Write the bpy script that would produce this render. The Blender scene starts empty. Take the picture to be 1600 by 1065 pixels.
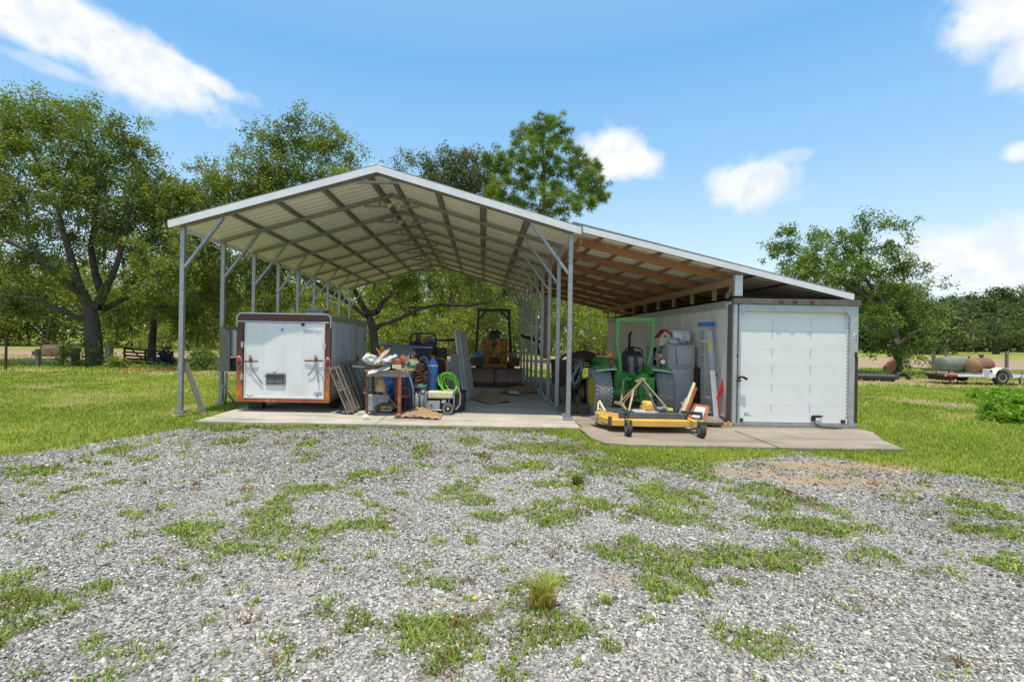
import bpy, bmesh, math, random
import numpy as np
from mathutils import Vector, Matrix, Euler

S = bpy.context.scene
COL = S.collection
R = math.radians
rng = np.random.default_rng(7)
random.seed(7)

# ------------------------------------------------------------------ camera
F, CX, CY, CAMZ, ROLL = 784.0, 755.0, 530.0, 1.55, R(1.0)     # lens in photo pixels, principal point, eye height
cam = bpy.data.cameras.new('camera'); camo = bpy.data.objects.new('camera', cam); COL.objects.link(camo)
cam.sensor_width = 36; cam.lens = F / 1600 * 36
cam.shift_x = (800 - CX) / 1600; cam.shift_y = -(532.5 - CY) / 1600
cam.clip_start = 0.05; cam.clip_end = 5000
camo.matrix_world = Matrix.Translation((0, 0, CAMZ)) @ Matrix.Rotation(R(90), 4, 'X') @ Matrix.Rotation(ROLL, 4, 'Z')
S.camera = camo
S.cycles.diffuse_bounces = 8; S.cycles.max_bounces = 14

# ------------------------------------------------------------------ sun, sky, exposure
S.view_settings.view_transform = 'Standard'; S.view_settings.look = 'None'
S.view_settings.gamma = 1; S.view_settings.exposure = 0.92; S.view_settings.use_curve_mapping = False
SUNX, SUNY = 0.05, 0.215                       # metres the light moves right / away for each metre it falls
EL = math.atan(1 / math.hypot(SUNX, SUNY))
sun = bpy.data.lights.new('sun', 'SUN'); suno = bpy.data.objects.new('sun', sun); COL.objects.link(suno)
sun.energy = 2.45; sun.angle = R(0.5); sun.color = (1.0, 0.905, 0.745)
suno.rotation_euler = Vector((SUNX, SUNY, -1)).to_track_quat('-Z', 'Y').to_euler()
suno.location = (0, -20, 60)

def at(px, py, d):
    """point at depth d (metres along +Y) seen at photo position px, py"""
    u, v = px - CX, CY - py
    x = u * math.cos(ROLL) - v * math.sin(ROLL); y = u * math.sin(ROLL) + v * math.cos(ROLL)
    return Vector((x * d / F, d, CAMZ + y * d / F))
def gd(px, py, z=0.0):
    """point on the level z seen at photo position px, py"""
    u, v = px - CX, CY - py
    y = u * math.sin(ROLL) + v * math.cos(ROLL)
    return at(px, py, (z - CAMZ) * F / y)

def N(t, ty, **kw):
    n = t.nodes.new(ty)
    for k, v in kw.items(): setattr(n, k, v)
    return n
def L(t, a, b): t.links.new(a, b)
def math_node(t, op, a, b=None, clamp=False):
    n = N(t, 'ShaderNodeMath', operation=op); n.use_clamp = clamp
    for i, v in enumerate((a, b)):
        if v is None: continue
        if isinstance(v, (int, float)): n.inputs[i].default_value = v
        else: L(t, v, n.inputs[i])
    return n.outputs[0]

W = bpy.data.worlds.new('World'); S.world = W; W.use_nodes = True
t = W.node_tree; t.nodes.clear()
out = N(t, 'ShaderNodeOutputWorld'); bg = N(t, 'ShaderNodeBackground'); sky = N(t, 'ShaderNodeTexSky')
sky.sky_type = 'NISHITA'; sky.sun_disc = False; sky.sun_elevation = EL
sky.sun_rotation = math.atan2(-SUNX, -SUNY) % (2 * math.pi)
sky.altitude = 0; sky.air_density = 1.25; sky.dust_density = 0.35; sky.ozone_density = 2.6
bg.inputs[1].default_value = 0.112
hs = N(t, 'ShaderNodeHueSaturation'); hs.inputs['Saturation'].default_value = 1.08
L(t, sky.outputs[0], hs.inputs['Color'])
# summer haze: the sky pales evenly towards the horizon instead of yellowing
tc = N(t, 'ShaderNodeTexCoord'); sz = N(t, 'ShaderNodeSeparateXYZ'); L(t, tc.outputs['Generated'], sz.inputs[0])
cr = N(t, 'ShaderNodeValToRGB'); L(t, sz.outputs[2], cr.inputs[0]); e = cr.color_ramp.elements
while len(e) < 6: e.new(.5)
for el, (p, c) in zip(e, [(0, (.70, .80, .87)), (.14, (.56, .73, .87)), (.30, (.30, .55, .82)), (.48, (.165, .415, .755)), (.72, (.34, .52, .72)), (1, (.62, .68, .74))]): el.position = p; el.color = (*c, 1)  # top stops, above the view, lifted and whitened to add neutral fill
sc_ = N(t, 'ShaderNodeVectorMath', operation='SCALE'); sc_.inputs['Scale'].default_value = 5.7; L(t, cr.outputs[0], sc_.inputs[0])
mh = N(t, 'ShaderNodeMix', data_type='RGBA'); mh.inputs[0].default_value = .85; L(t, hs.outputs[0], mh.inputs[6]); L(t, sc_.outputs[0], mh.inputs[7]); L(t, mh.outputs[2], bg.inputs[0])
cbg = N(t, 'ShaderNodeBackground'); cbg.inputs[1].default_value = 0.56
tc = N(t, 'ShaderNodeTexCoord')
no = N(t, 'ShaderNodeTexNoise'); no.inputs['Scale'].default_value = 9; no.inputs['Detail'].default_value = 7; no.inputs['Roughness'].default_value = 0.6
L(t, tc.outputs['Generated'], no.inputs['Vector'])
no2 = N(t, 'ShaderNodeTexNoise'); no2.inputs['Scale'].default_value = 30; no2.inputs['Detail'].default_value = 5
L(t, tc.outputs['Generated'], no2.inputs['Vector'])
CLOUDS = [(80, 38, 112, 30, 14, .95), (185, 70, 96, 25, 22, .95), (40, 8, 66, 26, 8, .95), (250, 92, 84, 14, 12, .9), (265, 118, 46, 11, 10, .8), (80, 105, 38, 8, 6, .4),
          (1600, 20, 46, 36, 10, 1), (1622, 80, 32, 30, 60, .9), (955, 244, 60, 40, 10, 1), (995, 252, 38, 26, 20, .95),
          (1182, 287, 56, 36, 6, .9), (1240, 244, 26, 10, 0, .35), (1592, 237, 11, 9, 0, .8),
          (1545, 412, 100, 34, 8, .85), (1610, 418, 86, 44, 0, .8), (1455, 428, 100, 34, 0, .6), (1400, 395, 56, 24, 0, .4)]
crc = N(t, 'ShaderNodeValToRGB'); L(t, no2.outputs[0], crc.inputs[0]); e = crc.color_ramp.elements
e[0].position = .36; e[0].color = (.80, .86, .93, 1); e[1].position = .56; e[1].color = (1, 1, 1, 1); L(t, crc.outputs[0], cbg.inputs[0])
mask = None
for (px, py, rx, ry, rot, op) in CLOUDS:
    c = (at(px, py, 1.0) - Vector((0, 0, CAMZ))); n_ = c.normalized()
    right = Vector((0, 0, 1)).cross(n_).normalized() * -1; up = right.cross(n_).normalized()
    a = R(-rot); r2 = right * math.cos(a) + up * math.sin(a); u2 = up * math.cos(a) - right * math.sin(a)
    ds = []
    for ax, rad in ((r2, rx), (u2, ry)):
        dn = N(t, 'ShaderNodeVectorMath', operation='DOT_PRODUCT'); dn.inputs[1].default_value = ax * (F / (rad * c.length))
        L(t, tc.outputs['Generated'], dn.inputs[0]); ds.append(dn.outputs['Value'])
    fr = N(t, 'ShaderNodeVectorMath', operation='DOT_PRODUCT'); fr.inputs[1].default_value = n_
    L(t, tc.outputs['Generated'], fr.inputs[0])
    q = math_node(t, 'SQRT', math_node(t, 'ADD', math_node(t, 'MULTIPLY', ds[0], ds[0]), math_node(t, 'MULTIPLY', ds[1], ds[1])))
    q = math_node(t, 'ADD', q, math_node(t, 'MULTIPLY', math_node(t, 'SUBTRACT', no.outputs[0], 0.5), 1.5))
    q = math_node(t, 'ADD', q, math_node(t, 'MULTIPLY', math_node(t, 'SUBTRACT', no2.outputs[0], 0.5), 0.7))
    mr = N(t, 'ShaderNodeMapRange', interpolation_type='SMOOTHSTEP')
    mr.inputs['From Min'].default_value = 1.0; mr.inputs['From Max'].default_value = 0.40
    mr.inputs['To Min'].default_value = 0; mr.inputs['To Max'].default_value = op
    L(t, q, mr.inputs['Value'])
    m = math_node(t, 'MULTIPLY', mr.outputs[0], math_node(t, 'GREATER_THAN', fr.outputs['Value'], 0.5))
    mask = m if mask is None else math_node(t, 'MAXIMUM', mask, m)
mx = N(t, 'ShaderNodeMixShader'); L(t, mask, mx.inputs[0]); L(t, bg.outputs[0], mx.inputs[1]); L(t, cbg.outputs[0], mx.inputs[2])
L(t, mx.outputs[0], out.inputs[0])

# ------------------------------------------------------------------ materials
def pm(name, c1, c2=None, scale=6, lo=.35, hi=.65, rough=.6, metal=0, bump=0, bscale=60, spots=None, streak=None, spec=.5, detail=6, coat=0):
    """procedural paint / wood / metal: c1 varied to c2 by noise, spots = (colour, scale, threshold), streak = stretch per axis"""
    m = bpy.data.materials.new(name); m.use_nodes = True; t = m.node_tree
    b = t.nodes['Principled BSDF']; b.inputs['Roughness'].default_value = rough; b.inputs['Metallic'].default_value = metal
    b.inputs['Specular IOR Level'].default_value = spec
    if coat: b.inputs['Coat Weight'].default_value = coat
    tc = N(t, 'ShaderNodeTexCoord'); mp = N(t, 'ShaderNodeMapping'); L(t, tc.outputs['Object'], mp.inputs[0])
    if streak: mp.inputs['Scale'].default_value = streak
    col = None
    c2 = c2 or tuple(x * .82 for x in c1)
    no = N(t, 'ShaderNodeTexNoise'); no.inputs['Scale'].default_value = scale; no.inputs['Detail'].default_value = detail; no.inputs['Roughness'].default_value = .62
    L(t, mp.outputs[0], no.inputs['Vector'])
    mr = N(t, 'ShaderNodeMapRange'); mr.inputs[1].default_value = lo; mr.inputs[2].default_value = hi; L(t, no.outputs[0], mr.inputs[0])
    mx = N(t, 'ShaderNodeMix', data_type='RGBA'); mx.inputs[6].default_value = (*c1, 1); mx.inputs[7].default_value = (*c2, 1)
    L(t, mr.outputs[0], mx.inputs[0]); col = mx.outputs[2]
    if spots:
        sc, ss, th = spots
        n3 = N(t, 'ShaderNodeTexNoise'); n3.inputs['Scale'].default_value = ss; n3.inputs['Detail'].default_value = 8; n3.inputs['Roughness'].default_value = .7
        L(t, tc.outputs['Object'], n3.inputs['Vector'])
        r3 = N(t, 'ShaderNodeMapRange'); r3.inputs[1].default_value = th; r3.inputs[2].default_value = th + .06; L(t, n3.outputs[0], r3.inputs[0])
        m3 = N(t, 'ShaderNodeMix', data_type='RGBA'); m3.inputs[7].default_value = (*sc, 1); L(t, col, m3.inputs[6]); L(t, r3.outputs[0], m3.inputs[0]); col = m3.outputs[2]
    L(t, col, b.inputs['Base Color'])
    if bump:
        nb = N(t, 'ShaderNodeTexNoise'); nb.inputs['Scale'].default_value = bscale; nb.inputs['Detail'].default_value = 4; L(t, mp.outputs[0], nb.inputs['Vector'])
        bp = N(t, 'ShaderNodeBump'); bp.inputs['Strength'].default_value = bump; bp.inputs['Distance'].default_value = .01
        L(t, nb.outputs[0], bp.inputs['Height']); L(t, bp.outputs[0], b.inputs['Normal'])
    return m

RUST = (.16, .055, .022)
M = dict(
    white_trim=pm('white_trim', (.80, .80, .79), (.70, .70, .69), 3, rough=.45),
    roof_sheet=pm('roof_sheet', (.86, .825, .73), (.79, .75, .65), 1.2, rough=.5, spots=((.42, .36, .27), 5, .66)),
    roof_top=pm('roof_top', (.16, .16, .17), (.11, .11, .12), 3, rough=.5),
    galv=pm('galv', (.40, .40, .41), (.30, .30, .305), 14, rough=.42, metal=.55, spots=((.42, .43, .45), 30, .62)),
    galv_old=pm('galv_old', (.34, .32, .28), (.25, .23, .20), 10, rough=.55, metal=.35, spots=((.20, .12, .07), 9, .64)),
    rafter_wood=pm('rafter_wood', (.42, .22, .105), (.29, .14, .065), 5, rough=.85, bump=.3, streak=(2, 12, 12), spots=((.40, .25, .14), 6, .62)),
    beam_wood=pm('beam_wood', (.42, .28, .15), (.30, .18, .09), 5, rough=.85, bump=.3, streak=(12, 1.5, 12)),
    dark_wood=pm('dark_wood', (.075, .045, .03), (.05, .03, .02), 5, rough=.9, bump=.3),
    grey_wood=pm('grey_wood', (.30, .265, .22), (.19, .165, .135), 6, rough=.9, bump=.5, bscale=25, streak=(9, 9, 1), spots=((.11, .09, .07), 10, .66)),
    plank_wood=pm('plank_wood', (.40, .31, .22), (.27, .20, .14), 6, rough=.85, bump=.3, streak=(1.5, 9, 9)),
    box_white=pm('box_white', (.84, .83, .81), (.79, .78, .755), 2.5, rough=.42, spots=((.58, .57, .55), 4, .70)),
    side_grey=pm('side_grey', (.80, .755, .68), (.72, .67, .595), 1.2, rough=.6, spots=((.38, .34, .28), 3.5, .70), streak=(1, 1, .25)),
    frame_alu=pm('frame_alu', (.52, .53, .55), (.42, .43, .44), 6, rough=.42, metal=.45, spots=((.34, .30, .25), 12, .66)),
    pillar=pm('pillar', (.17, .155, .13), (.12, .105, .085), 5, rough=.65, metal=.2, spots=((.22, .14, .08), 5, .62)),
    red_lens=pm('red_lens', (.42, .02, .015), (.30, .012, .01), 12, rough=.22, spec=.6),
    dull_lens=pm('dull_lens', (.20, .025, .02), (.13, .02, .016), 12, rough=.4),
    amber_lens=pm('amber_lens', (.85, .22, .015), (.72, .16, .01), 12, rough=.25),
    clear_lens=pm('clear_lens', (.75, .76, .78), rough=.2),
    maroon=pm('maroon', (.125, .042, .028), (.085, .03, .022), 6, rough=.4, spots=((.20, .08, .045), 8, .62)),
    orange_rust=pm('orange_rust', (.42, .13, .042), (.26, .075, .03), 5, rough=.6, spots=((.50, .20, .08), 6, .58)),
    trailer_white=pm('trailer_white', (.83, .82, .80), (.77, .76, .74), 2, rough=.28, spots=((.60, .58, .55), 6, .72)),
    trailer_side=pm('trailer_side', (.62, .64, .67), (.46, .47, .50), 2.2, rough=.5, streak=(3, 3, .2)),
    chrome=pm('chrome', (.65, .64, .60), (.45, .43, .39), 20, rough=.28, metal=.9),
    steel=pm('steel', (.46, .45, .43), (.34, .33, .31), 12, rough=.4, metal=.7),
    rust=pm('rust', (.19, .08, .04), (.10, .042, .024), 7, rough=.85, bump=.3, spots=((.30, .13, .06), 9, .6)),
    rust_dark=pm('rust_dark', (.085, .045, .032), (.05, .03, .024), 7, rough=.85, bump=.3, spots=((.16, .08, .045), 7, .6)),
    blade_rust=pm('blade_rust', (.30, .195, .15), (.20, .115, .085), 4, rough=.75, spots=((.33, .27, .25), 2.4, .55)),
    black=pm('black', (.018, .018, .019), (.028, .027, .026), 8, rough=.5),
    black_plastic=pm('black_plastic', (.03, .03, .032), (.045, .044, .043), 6, rough=.55),
    rubber=pm('rubber', (.028, .028, .029), (.05, .048, .045), 10, rough=.8, bump=.3),
    rubber_dusty=pm('rubber_dusty', (.30, .29, .28), (.20, .19, .18), 16, rough=.9, bump=.4),
    jd_green=pm('jd_green', (.075, .36, .06), (.05, .26, .042), 5, rough=.5, spots=((.20, .30, .13), 9, .56)),
    rops_green=pm('rops_green', (.16, .42, .12), (.115, .34, .085), 5, rough=.5),
    fender_green=pm('fender_green', (.13, .28, .10), (.09, .21, .075), 6, rough=.5, spots=((.20, .27, .14), 9, .62)),
    pale_green=pm('pale_green', (.50, .62, .42), (.40, .52, .33), 8, rough=.55),
    jd_yellow=pm('jd_yellow', (.72, .50, .025), (.62, .40, .02), 6, rough=.42),
    deck_orange=pm('deck_orange', (.80, .47, .11), (.70, .37, .07), 4, rough=.6, spots=((.42, .27, .13), 9, .60)),
    deck_dark=pm('deck_dark', (.055, .062, .082), (.10, .105, .12), 5, rough=.35),
    dozer_yellow=pm('dozer_yellow', (.56, .25, .03), (.30, .11, .022), 3.5, rough=.65, streak=(5, 5, .6), spots=((.11, .045, .022), 6, .50)),
    blue_paint=pm('blue_paint', (.08, .27, .56), (.06, .20, .46), 6, rough=.45, spots=((.12, .22, .40), 8, .66)),
    blue_plastic=pm('blue_plastic', (.035, .26, .72), (.025, .18, .58), 4, rough=.42),
    cyl_orange=pm('cyl_orange', (.36, .10, .045), (.26, .065, .03), 6, rough=.6),
    hitch_paint=pm('hitch_paint', (.42, .34, .20), (.28, .20, .11), 8, rough=.7, spots=((.16, .09, .05), 12, .6)),
    cable_grey=pm('cable_grey', (.30, .30, .30), rough=.6),
    hose_green=pm('hose_green', (.25, .66, .04), (.17, .50, .03), 10, rough=.4),
    hose_black=pm('hose_black', (.03, .03, .03), rough=.5),
    cream=pm('cream', (.72, .66, .46), (.62, .54, .33), 10, rough=.5, spots=((.40, .33, .2), 9, .64)),
    yellow_trim=pm('yellow_trim', (.66, .60, .06), rough=.5),
    grey_plastic=pm('grey_plastic', (.40, .40, .40), (.30, .30, .30), 6, rough=.55),
    table_grey=pm('table_grey', (.50, .48, .47), (.38, .365, .36), 3, rough=.6),
    paper=pm('paper', (.72, .71, .68), (.60, .59, .56), 12, rough=.8),
    paper_blue=pm('paper_blue', (.52, .56, .62), (.40, .44, .52), 16, rough=.6),
    cardboard=pm('cardboard', (.40, .27, .15), (.30, .19, .10), 5, rough=.9, spots=((.20, .12, .065), 5, .64)),
    cardboard_light=pm('cardboard_light', (.62, .42, .20), (.52, .33, .15), 6, rough=.85),
    burlap=pm('burlap', (.20, .145, .075), (.13, .09, .045), 10, rough=.95, bump=.5),
    brick=pm('brick', (.42, .125, .065), (.30, .09, .05), 10, rough=.85),
    cabinet=pm('cabinet', (.62, .59, .58), (.53, .50, .49), 3, rough=.6),
    cabinet_trim=pm('cabinet_trim', (.56, .49, .42), (.46, .39, .32), 6, rough=.65),
    red_paint=pm('red_paint', (.48, .03, .025), (.36, .02, .02), 7, rough=.45),
    ladder_alu=pm('ladder_alu', (.66, .67, .68), (.55, .56, .57), 8, rough=.35, metal=.55),
    ladder_blue=pm('ladder_blue', (.02, .15, .52), rough=.45),
    yellow_label=pm('yellow_label', (.80, .70, .10), rough=.5),
    stone=pm('stone', (.26, .235, .19), (.17, .15, .12), 9, rough=.95, bump=.6, bscale=30),
    tank_green=pm('tank_green', (.21, .235, .185), (.15, .17, .135), 4, rough=.7, spots=((.24, .15, .09), 4, .66)),
    tank_rust=pm('tank_rust', (.26, .115, .085), (.19, .085, .06), 4, rough=.8, spots=((.32, .18, .12), 5, .62)),
    tank_end=pm('tank_end', (.34, .20, .09), (.25, .135, .06), 5, rough=.8),
    fence_wood=pm('fence_wood', (.20, .175, .14), (.12, .105, .085), 6, rough=.95, bump=.4, streak=(8, 8, 1)),
    ink=pm('ink', (.05, .05, .06), rough=.7), ink_blue=pm('ink_blue', (.05, .07, .22), rough=.6), ink_grey=pm('ink_grey', (.36, .36, .38), rough=.7),
    plate=pm('plate', (.10, .105, .12), (.07, .075, .09), 10, rough=.45),
    soil=pm('soil', (.17, .11, .07), (.10, .065, .04), 5, rough=1, bump=.8, bscale=12),
    bark=pm('bark', (.115, .095, .075), (.055, .044, .035), 5, rough=.95, bump=.9, bscale=18, streak=(3, 3, .8), spots=((.16, .155, .13), 3, .62)),
    bark_pale=pm('bark_pale', (.24, .215, .185), (.13, .115, .10), 5, rough=.95, bump=.6, bscale=18, streak=(3, 3, .8)),
    pine_bark=pm('pine_bark', (.17, .10, .065), (.09, .055, .038), 5, rough=.95, bump=.6),
    gauge=pm('gauge', (.6, .6, .58), rough=.4), teal=pm('teal', (.06, .22, .25), rough=.6), navy=pm('navy', (.025, .03, .085), (.04, .05, .14), 9, rough=.7),
    black_pipe=pm('black_pipe', (.02, .022, .027), (.035, .037, .042), 6, rough=.45),
)

# ------------------------------------------------------------------ mesh helpers
class MB:
    """collects shapes in world coordinates; build() links them as one mesh object"""
    def __init__(s): s.v = []; s.f = []
    def add(s, vs, fs):
        o = len(s.v); s.v += [tuple(v) for v in vs]; s.f += [tuple(i + o for i in f) for f in fs]; return s
    def box(s, c, d, rot=None):
        c = Vector(c); m = rot.to_3x3() if isinstance(rot, Matrix) else (Euler(rot).to_matrix() if rot is not None else Matrix.Identity(3))
        vs = [c + m @ Vector((x * d[0] / 2, y * d[1] / 2, z * d[2] / 2)) for x in (-1, 1) for y in (-1, 1) for z in (-1, 1)]
        return s.add(vs, [(0, 1, 3, 2), (4, 6, 7, 5), (0, 4, 5, 1), (2, 3, 7, 6), (0, 2, 6, 4), (1, 5, 7, 3)])
    def bar(s, a, b, w, h, up=(0, 0, 1)):
        """rectangular bar from a to b: w across, h along up"""
        a, b = Vector(a), Vector(b); z = (b - a).normalized(); x = Vector(up).cross(z)
        if x.length < 1e-4: x = Vector((1, 0, 0)).cross(z)
        x.normalize(); y = z.cross(x)
        vs = [p + x * (sx * w / 2) + y * (sy * h / 2) for p in (a, b) for sx, sy in ((-1, -1), (1, -1), (1, 1), (-1, 1))]
        return s.add(vs, [(3, 2, 1, 0), (4, 5, 6, 7), (0, 1, 5, 4), (1, 2, 6, 5), (2, 3, 7, 6), (3, 0, 4, 7)])
    def tube(s, pts, r, n=8, cap=True):
        pts = [Vector(p) for p in pts]; rr = r if isinstance(r, (list, tuple)) else [r] * len(pts); rings = []
        ref = None
        for i, p in enumerate(pts):
            d = (pts[min(i + 1, len(pts) - 1)] - pts[max(i - 1, 0)]).normalized()
            if ref is None:
                ref = d.orthogonal().normalized()
            ref = (ref - d * ref.dot(d))
            if ref.length < 1e-5: ref = d.orthogonal()
            ref.normalize(); q = d.cross(ref)
            rings.append([p + (ref * math.cos(2 * math.pi * k / n) + q * math.sin(2 * math.pi * k / n)) * rr[i] for k in range(n)])
        vs = [v for g in rings for v in g]; fs = []
        for i in range(len(rings) - 1):
            for k in range(n):
                a = i * n + k; b = i * n + (k + 1) % n; fs.append((a, b, b + n, a + n))
        if cap: fs += [tuple(range(n - 1, -1, -1)), tuple(range((len(rings) - 1) * n, len(rings) * n))]
        return s.add(vs, fs)
    def cyl(s, a, b, r, r2=None, n=16): return s.tube([a, b], [r, r if r2 is None else r2], n)
    def lathe(s, prof, c=(0, 0, 0), axis=(0, 0, 1), n=24, cap=True):
        """prof = [(radius, distance along axis)]"""
        c = Vector(c); ax = Vector(axis).normalized(); x = ax.orthogonal().normalized(); y = ax.cross(x)
        vs = [c + ax * h + (x * math.cos(2 * math.pi * k / n) + y * math.sin(2 * math.pi * k / n)) * r for r, h in prof for k in range(n)]
        fs = [(i * n + k, i * n + (k + 1) % n, (i + 1) * n + (k + 1) % n, (i + 1) * n + k) for i in range(len(prof) - 1) for k in range(n)]
        if cap: fs += [tuple(range(n - 1, -1, -1)), tuple(range((len(prof) - 1) * n, len(prof) * n))]
        return s.add(vs, fs)
    def prism(s, poly, axis_vec):
        """solid from polygon poly (3-D points) pushed along axis_vec"""
        p = [Vector(q) for q in poly]; a = Vector(axis_vec); n = len(p)
        return s.add(p + [q + a for q in p], [tuple(range(n - 1, -1, -1)), tuple(range(n, 2 * n))] + [(i, (i + 1) % n, n + (i + 1) % n, n + i) for i in range(n)])
    def sheet(s, fn, nu, nv, thick=0):
        """grid surface fn(u, v) -> point, u, v in 0..1; with a thickness if given"""
        vs = [Vector(fn(i / nu, j / nv)) for i in range(nu + 1) for j in range(nv + 1)]
        fs = [(i * (nv + 1) + j, (i + 1) * (nv + 1) + j, (i + 1) * (nv + 1) + j + 1, i * (nv + 1) + j + 1) for i in range(nu) for j in range(nv)]
        s.add(vs, fs)
        if thick:
            a = vs[nv + 1] - vs[0]; b = vs[1] - vs[0]; nn = a.cross(b).normalized() * thick
            s.add([v - nn for v in vs], [tuple(reversed(f)) for f in fs])
            edge = [(0, j) for j in range(nv)] + [(nu, j) for j in range(nv)]
            k = len(vs); o = len(s.v) - 2 * k
            id_ = lambda i, j: i * (nv + 1) + j
            for j in range(nv):
                for i in (0, nu): s.f.append((o + id_(i, j), o + id_(i, j + 1), o + k + id_(i, j + 1), o + k + id_(i, j)))
            for i in range(nu):
                for j in (0, nv): s.f.append((o + id_(i, j), o + id_(i + 1, j), o + k + id_(i + 1, j), o + k + id_(i, j)))
        return s
    def blob(s, c, r, seed=0, rough=.2, sub=2, flat=1.0):
        bm = bmesh.new(); bmesh.ops.create_icosphere(bm, subdivisions=sub, radius=1); rd = random.Random(seed)
        ph = [(Vector((rd.gauss(0, 1), rd.gauss(0, 1), rd.gauss(0, 1))) * 1.6, rd.random() * 6) for _ in range(6)]
        bm.verts.index_update(); vs = []
        for v in bm.verts:
            k = 1 + rough * sum(math.sin(v.co.dot(a) * 1.7 + b) for a, b in ph) / 3
            q = v.co * k; vs.append(Vector(c) + Vector((q.x * r[0], q.y * r[1], q.z * r[2] * flat)))
        fs = [tuple(x.index for x in f.verts) for f in bm.faces]; bm.free(); return s.add(vs, fs)
    def build(s, name, mat, parent=None, smooth=False, bevel=0, auto=None):
        me = bpy.data.meshes.new(name)
        off = Vector((0, 0, 0)); q = parent
        while q is not None: off += q.location; q = q.parent
        me.from_pydata([tuple(Vector(v) - off) for v in s.v], [], s.f); me.update()
        bm = bmesh.new(); bm.from_mesh(me); bmesh.ops.recalc_face_normals(bm, faces=bm.faces[:]); bm.to_mesh(me); bm.free()
        o = bpy.data.objects.new(name, me); COL.objects.link(o)
        for m_ in (mat if isinstance(mat, (list, tuple)) else [mat]):
            me.materials.append(M[m_] if isinstance(m_, str) else m_)
        if smooth:
            me.shade_smooth()
            if auto: me.set_sharp_from_angle(angle=R(auto))
        if parent: o.parent = parent
        if bevel:
            b = o.modifiers.new('edge', 'BEVEL'); b.width = bevel; b.segments = 2; b.limit_method = 'ANGLE'; b.angle_limit = R(40)
        return o

def tag(o, label=None, cat=None, group=None, kind=None):
    if label: o['label'] = label
    if cat: o['category'] = cat
    if group: o['group'] = group
    if kind: o['kind'] = kind
    return o
def thing(name, loc, label, cat, group=None):
    o = bpy.data.objects.new(name, None); COL.objects.link(o); o.location = loc; o.empty_display_size = .2
    return tag(o, label, cat, group)
def one(mb, name, mat, label, cat, loc, group=None, **kw):
    """a thing that is a single mesh with its origin at loc"""
    o = mb.build(name, mat, None, **kw); lv = Vector(loc)
    o.data.transform(Matrix.Translation(-lv)); o.location = lv
    return tag(o, label, cat, group)
def copy_tree(o, parent=None):
    c = o.copy(); COL.objects.link(c); c.parent = parent
    for ch in [x for x in o.children]: copy_tree(ch, c)
    return c
def lettering(txt, size, loc, rot, mat, parent, name='lettering', ext=.0015, shear=0, spacing=1):
    cu = bpy.data.curves.new(name, 'FONT'); cu.body = txt; cu.size = size; cu.extrude = ext; cu.align_x = 'CENTER'; cu.align_y = 'CENTER'; cu.shear = shear
    cu.space_character = spacing
    cu.materials.append(M[mat]); o = bpy.data.objects.new(name, cu); COL.objects.link(o); o.parent = parent
    off = Vector((0, 0, 0)); q = parent
    while q is not None: off += q.location; q = q.parent
    me = bpy.data.meshes.new_from_object(o); m2 = bpy.data.objects.new(name, me); COL.objects.link(m2); m2.parent = parent
    bpy.data.objects.remove(o); bpy.data.curves.remove(cu)
    m2.location = Vector(loc) - off; m2.rotation_euler = rot; return m2
def arc(c, r, a0, a1, n, ax=(1, 0, 0), ay=(0, 0, 1)):
    c, ax, ay = Vector(c), Vector(ax), Vector(ay)
    return [c + ax * (r * math.cos(a0 + (a1 - a0) * i / n)) + ay * (r * math.sin(a0 + (a1 - a0) * i / n)) for i in range(n + 1)]
def fast_mesh(name, V, faces, k, mat, tone=None, parent=None, smooth=False):
    """numpy mesh: V (n,3), faces flat array of k-gons, tone = per-vertex value kept in attribute 'tone'"""
    me = bpy.data.meshes.new(name); nf = len(faces) // k
    me.vertices.add(len(V)); me.vertices.foreach_set('co', np.asarray(V, np.float32).ravel())
    me.loops.add(len(faces)); me.loops.foreach_set('vertex_index', np.asarray(faces, np.int32))
    me.polygons.add(nf); me.polygons.foreach_set('loop_start', np.arange(0, nf * k, k, dtype=np.int32)); me.polygons.foreach_set('loop_total', np.full(nf, k, np.int32))
    if smooth: me.polygons.foreach_set('use_smooth', np.ones(nf, bool))
    me.update(calc_edges=True)
    if tone is not None:
        a = me.attributes.new('tone', 'FLOAT', 'POINT'); a.data.foreach_set('value', np.asarray(tone, np.float32))
    me.materials.append(mat); o = bpy.data.objects.new(name, me); COL.objects.link(o)
    if parent: o.parent = parent
    return o
def ramp_mat(name, stops, rough=.6, trans=0, spec=.3, tcol=None):
    """leaf / stone material coloured by the attribute 'tone'"""
    m = bpy.data.materials.new(name); m.use_nodes = True; t = m.node_tree; b = t.nodes['Principled BSDF']
    at_ = N(t, 'ShaderNodeAttribute', attribute_name='tone'); cr = N(t, 'ShaderNodeValToRGB'); L(t, at_.outputs['Fac'], cr.inputs[0])
    e = cr.color_ramp.elements
    while len(e) < len(stops): e.new(.5)
    for el, (p, c) in zip(e, stops): el.position = p; el.color = (*c, 1)
    L(t, cr.outputs[0], b.inputs['Base Color']); b.inputs['Roughness'].default_value = rough; b.inputs['Specular IOR Level'].default_value = spec
    if trans:
        tr = N(t, 'ShaderNodeBsdfTranslucent'); mx = N(t, 'ShaderNodeMixShader'); mx.inputs[0].default_value = trans
        mc = N(t, 'ShaderNodeMix', data_type='RGBA', blend_type='MULTIPLY'); mc.inputs[0].default_value = 1; mc.inputs[7].default_value = (*(tcol or (1.3, 1.5, .7)), 1)
        L(t, cr.outputs[0], mc.inputs[6]); L(t, mc.outputs[2], tr.inputs[0])
        L(t, b.outputs[0], mx.inputs[1]); L(t, tr.outputs[0], mx.inputs[2])
        L(t, mx.outputs[0], t.nodes['Material Output'].inputs[0])
    return m
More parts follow.
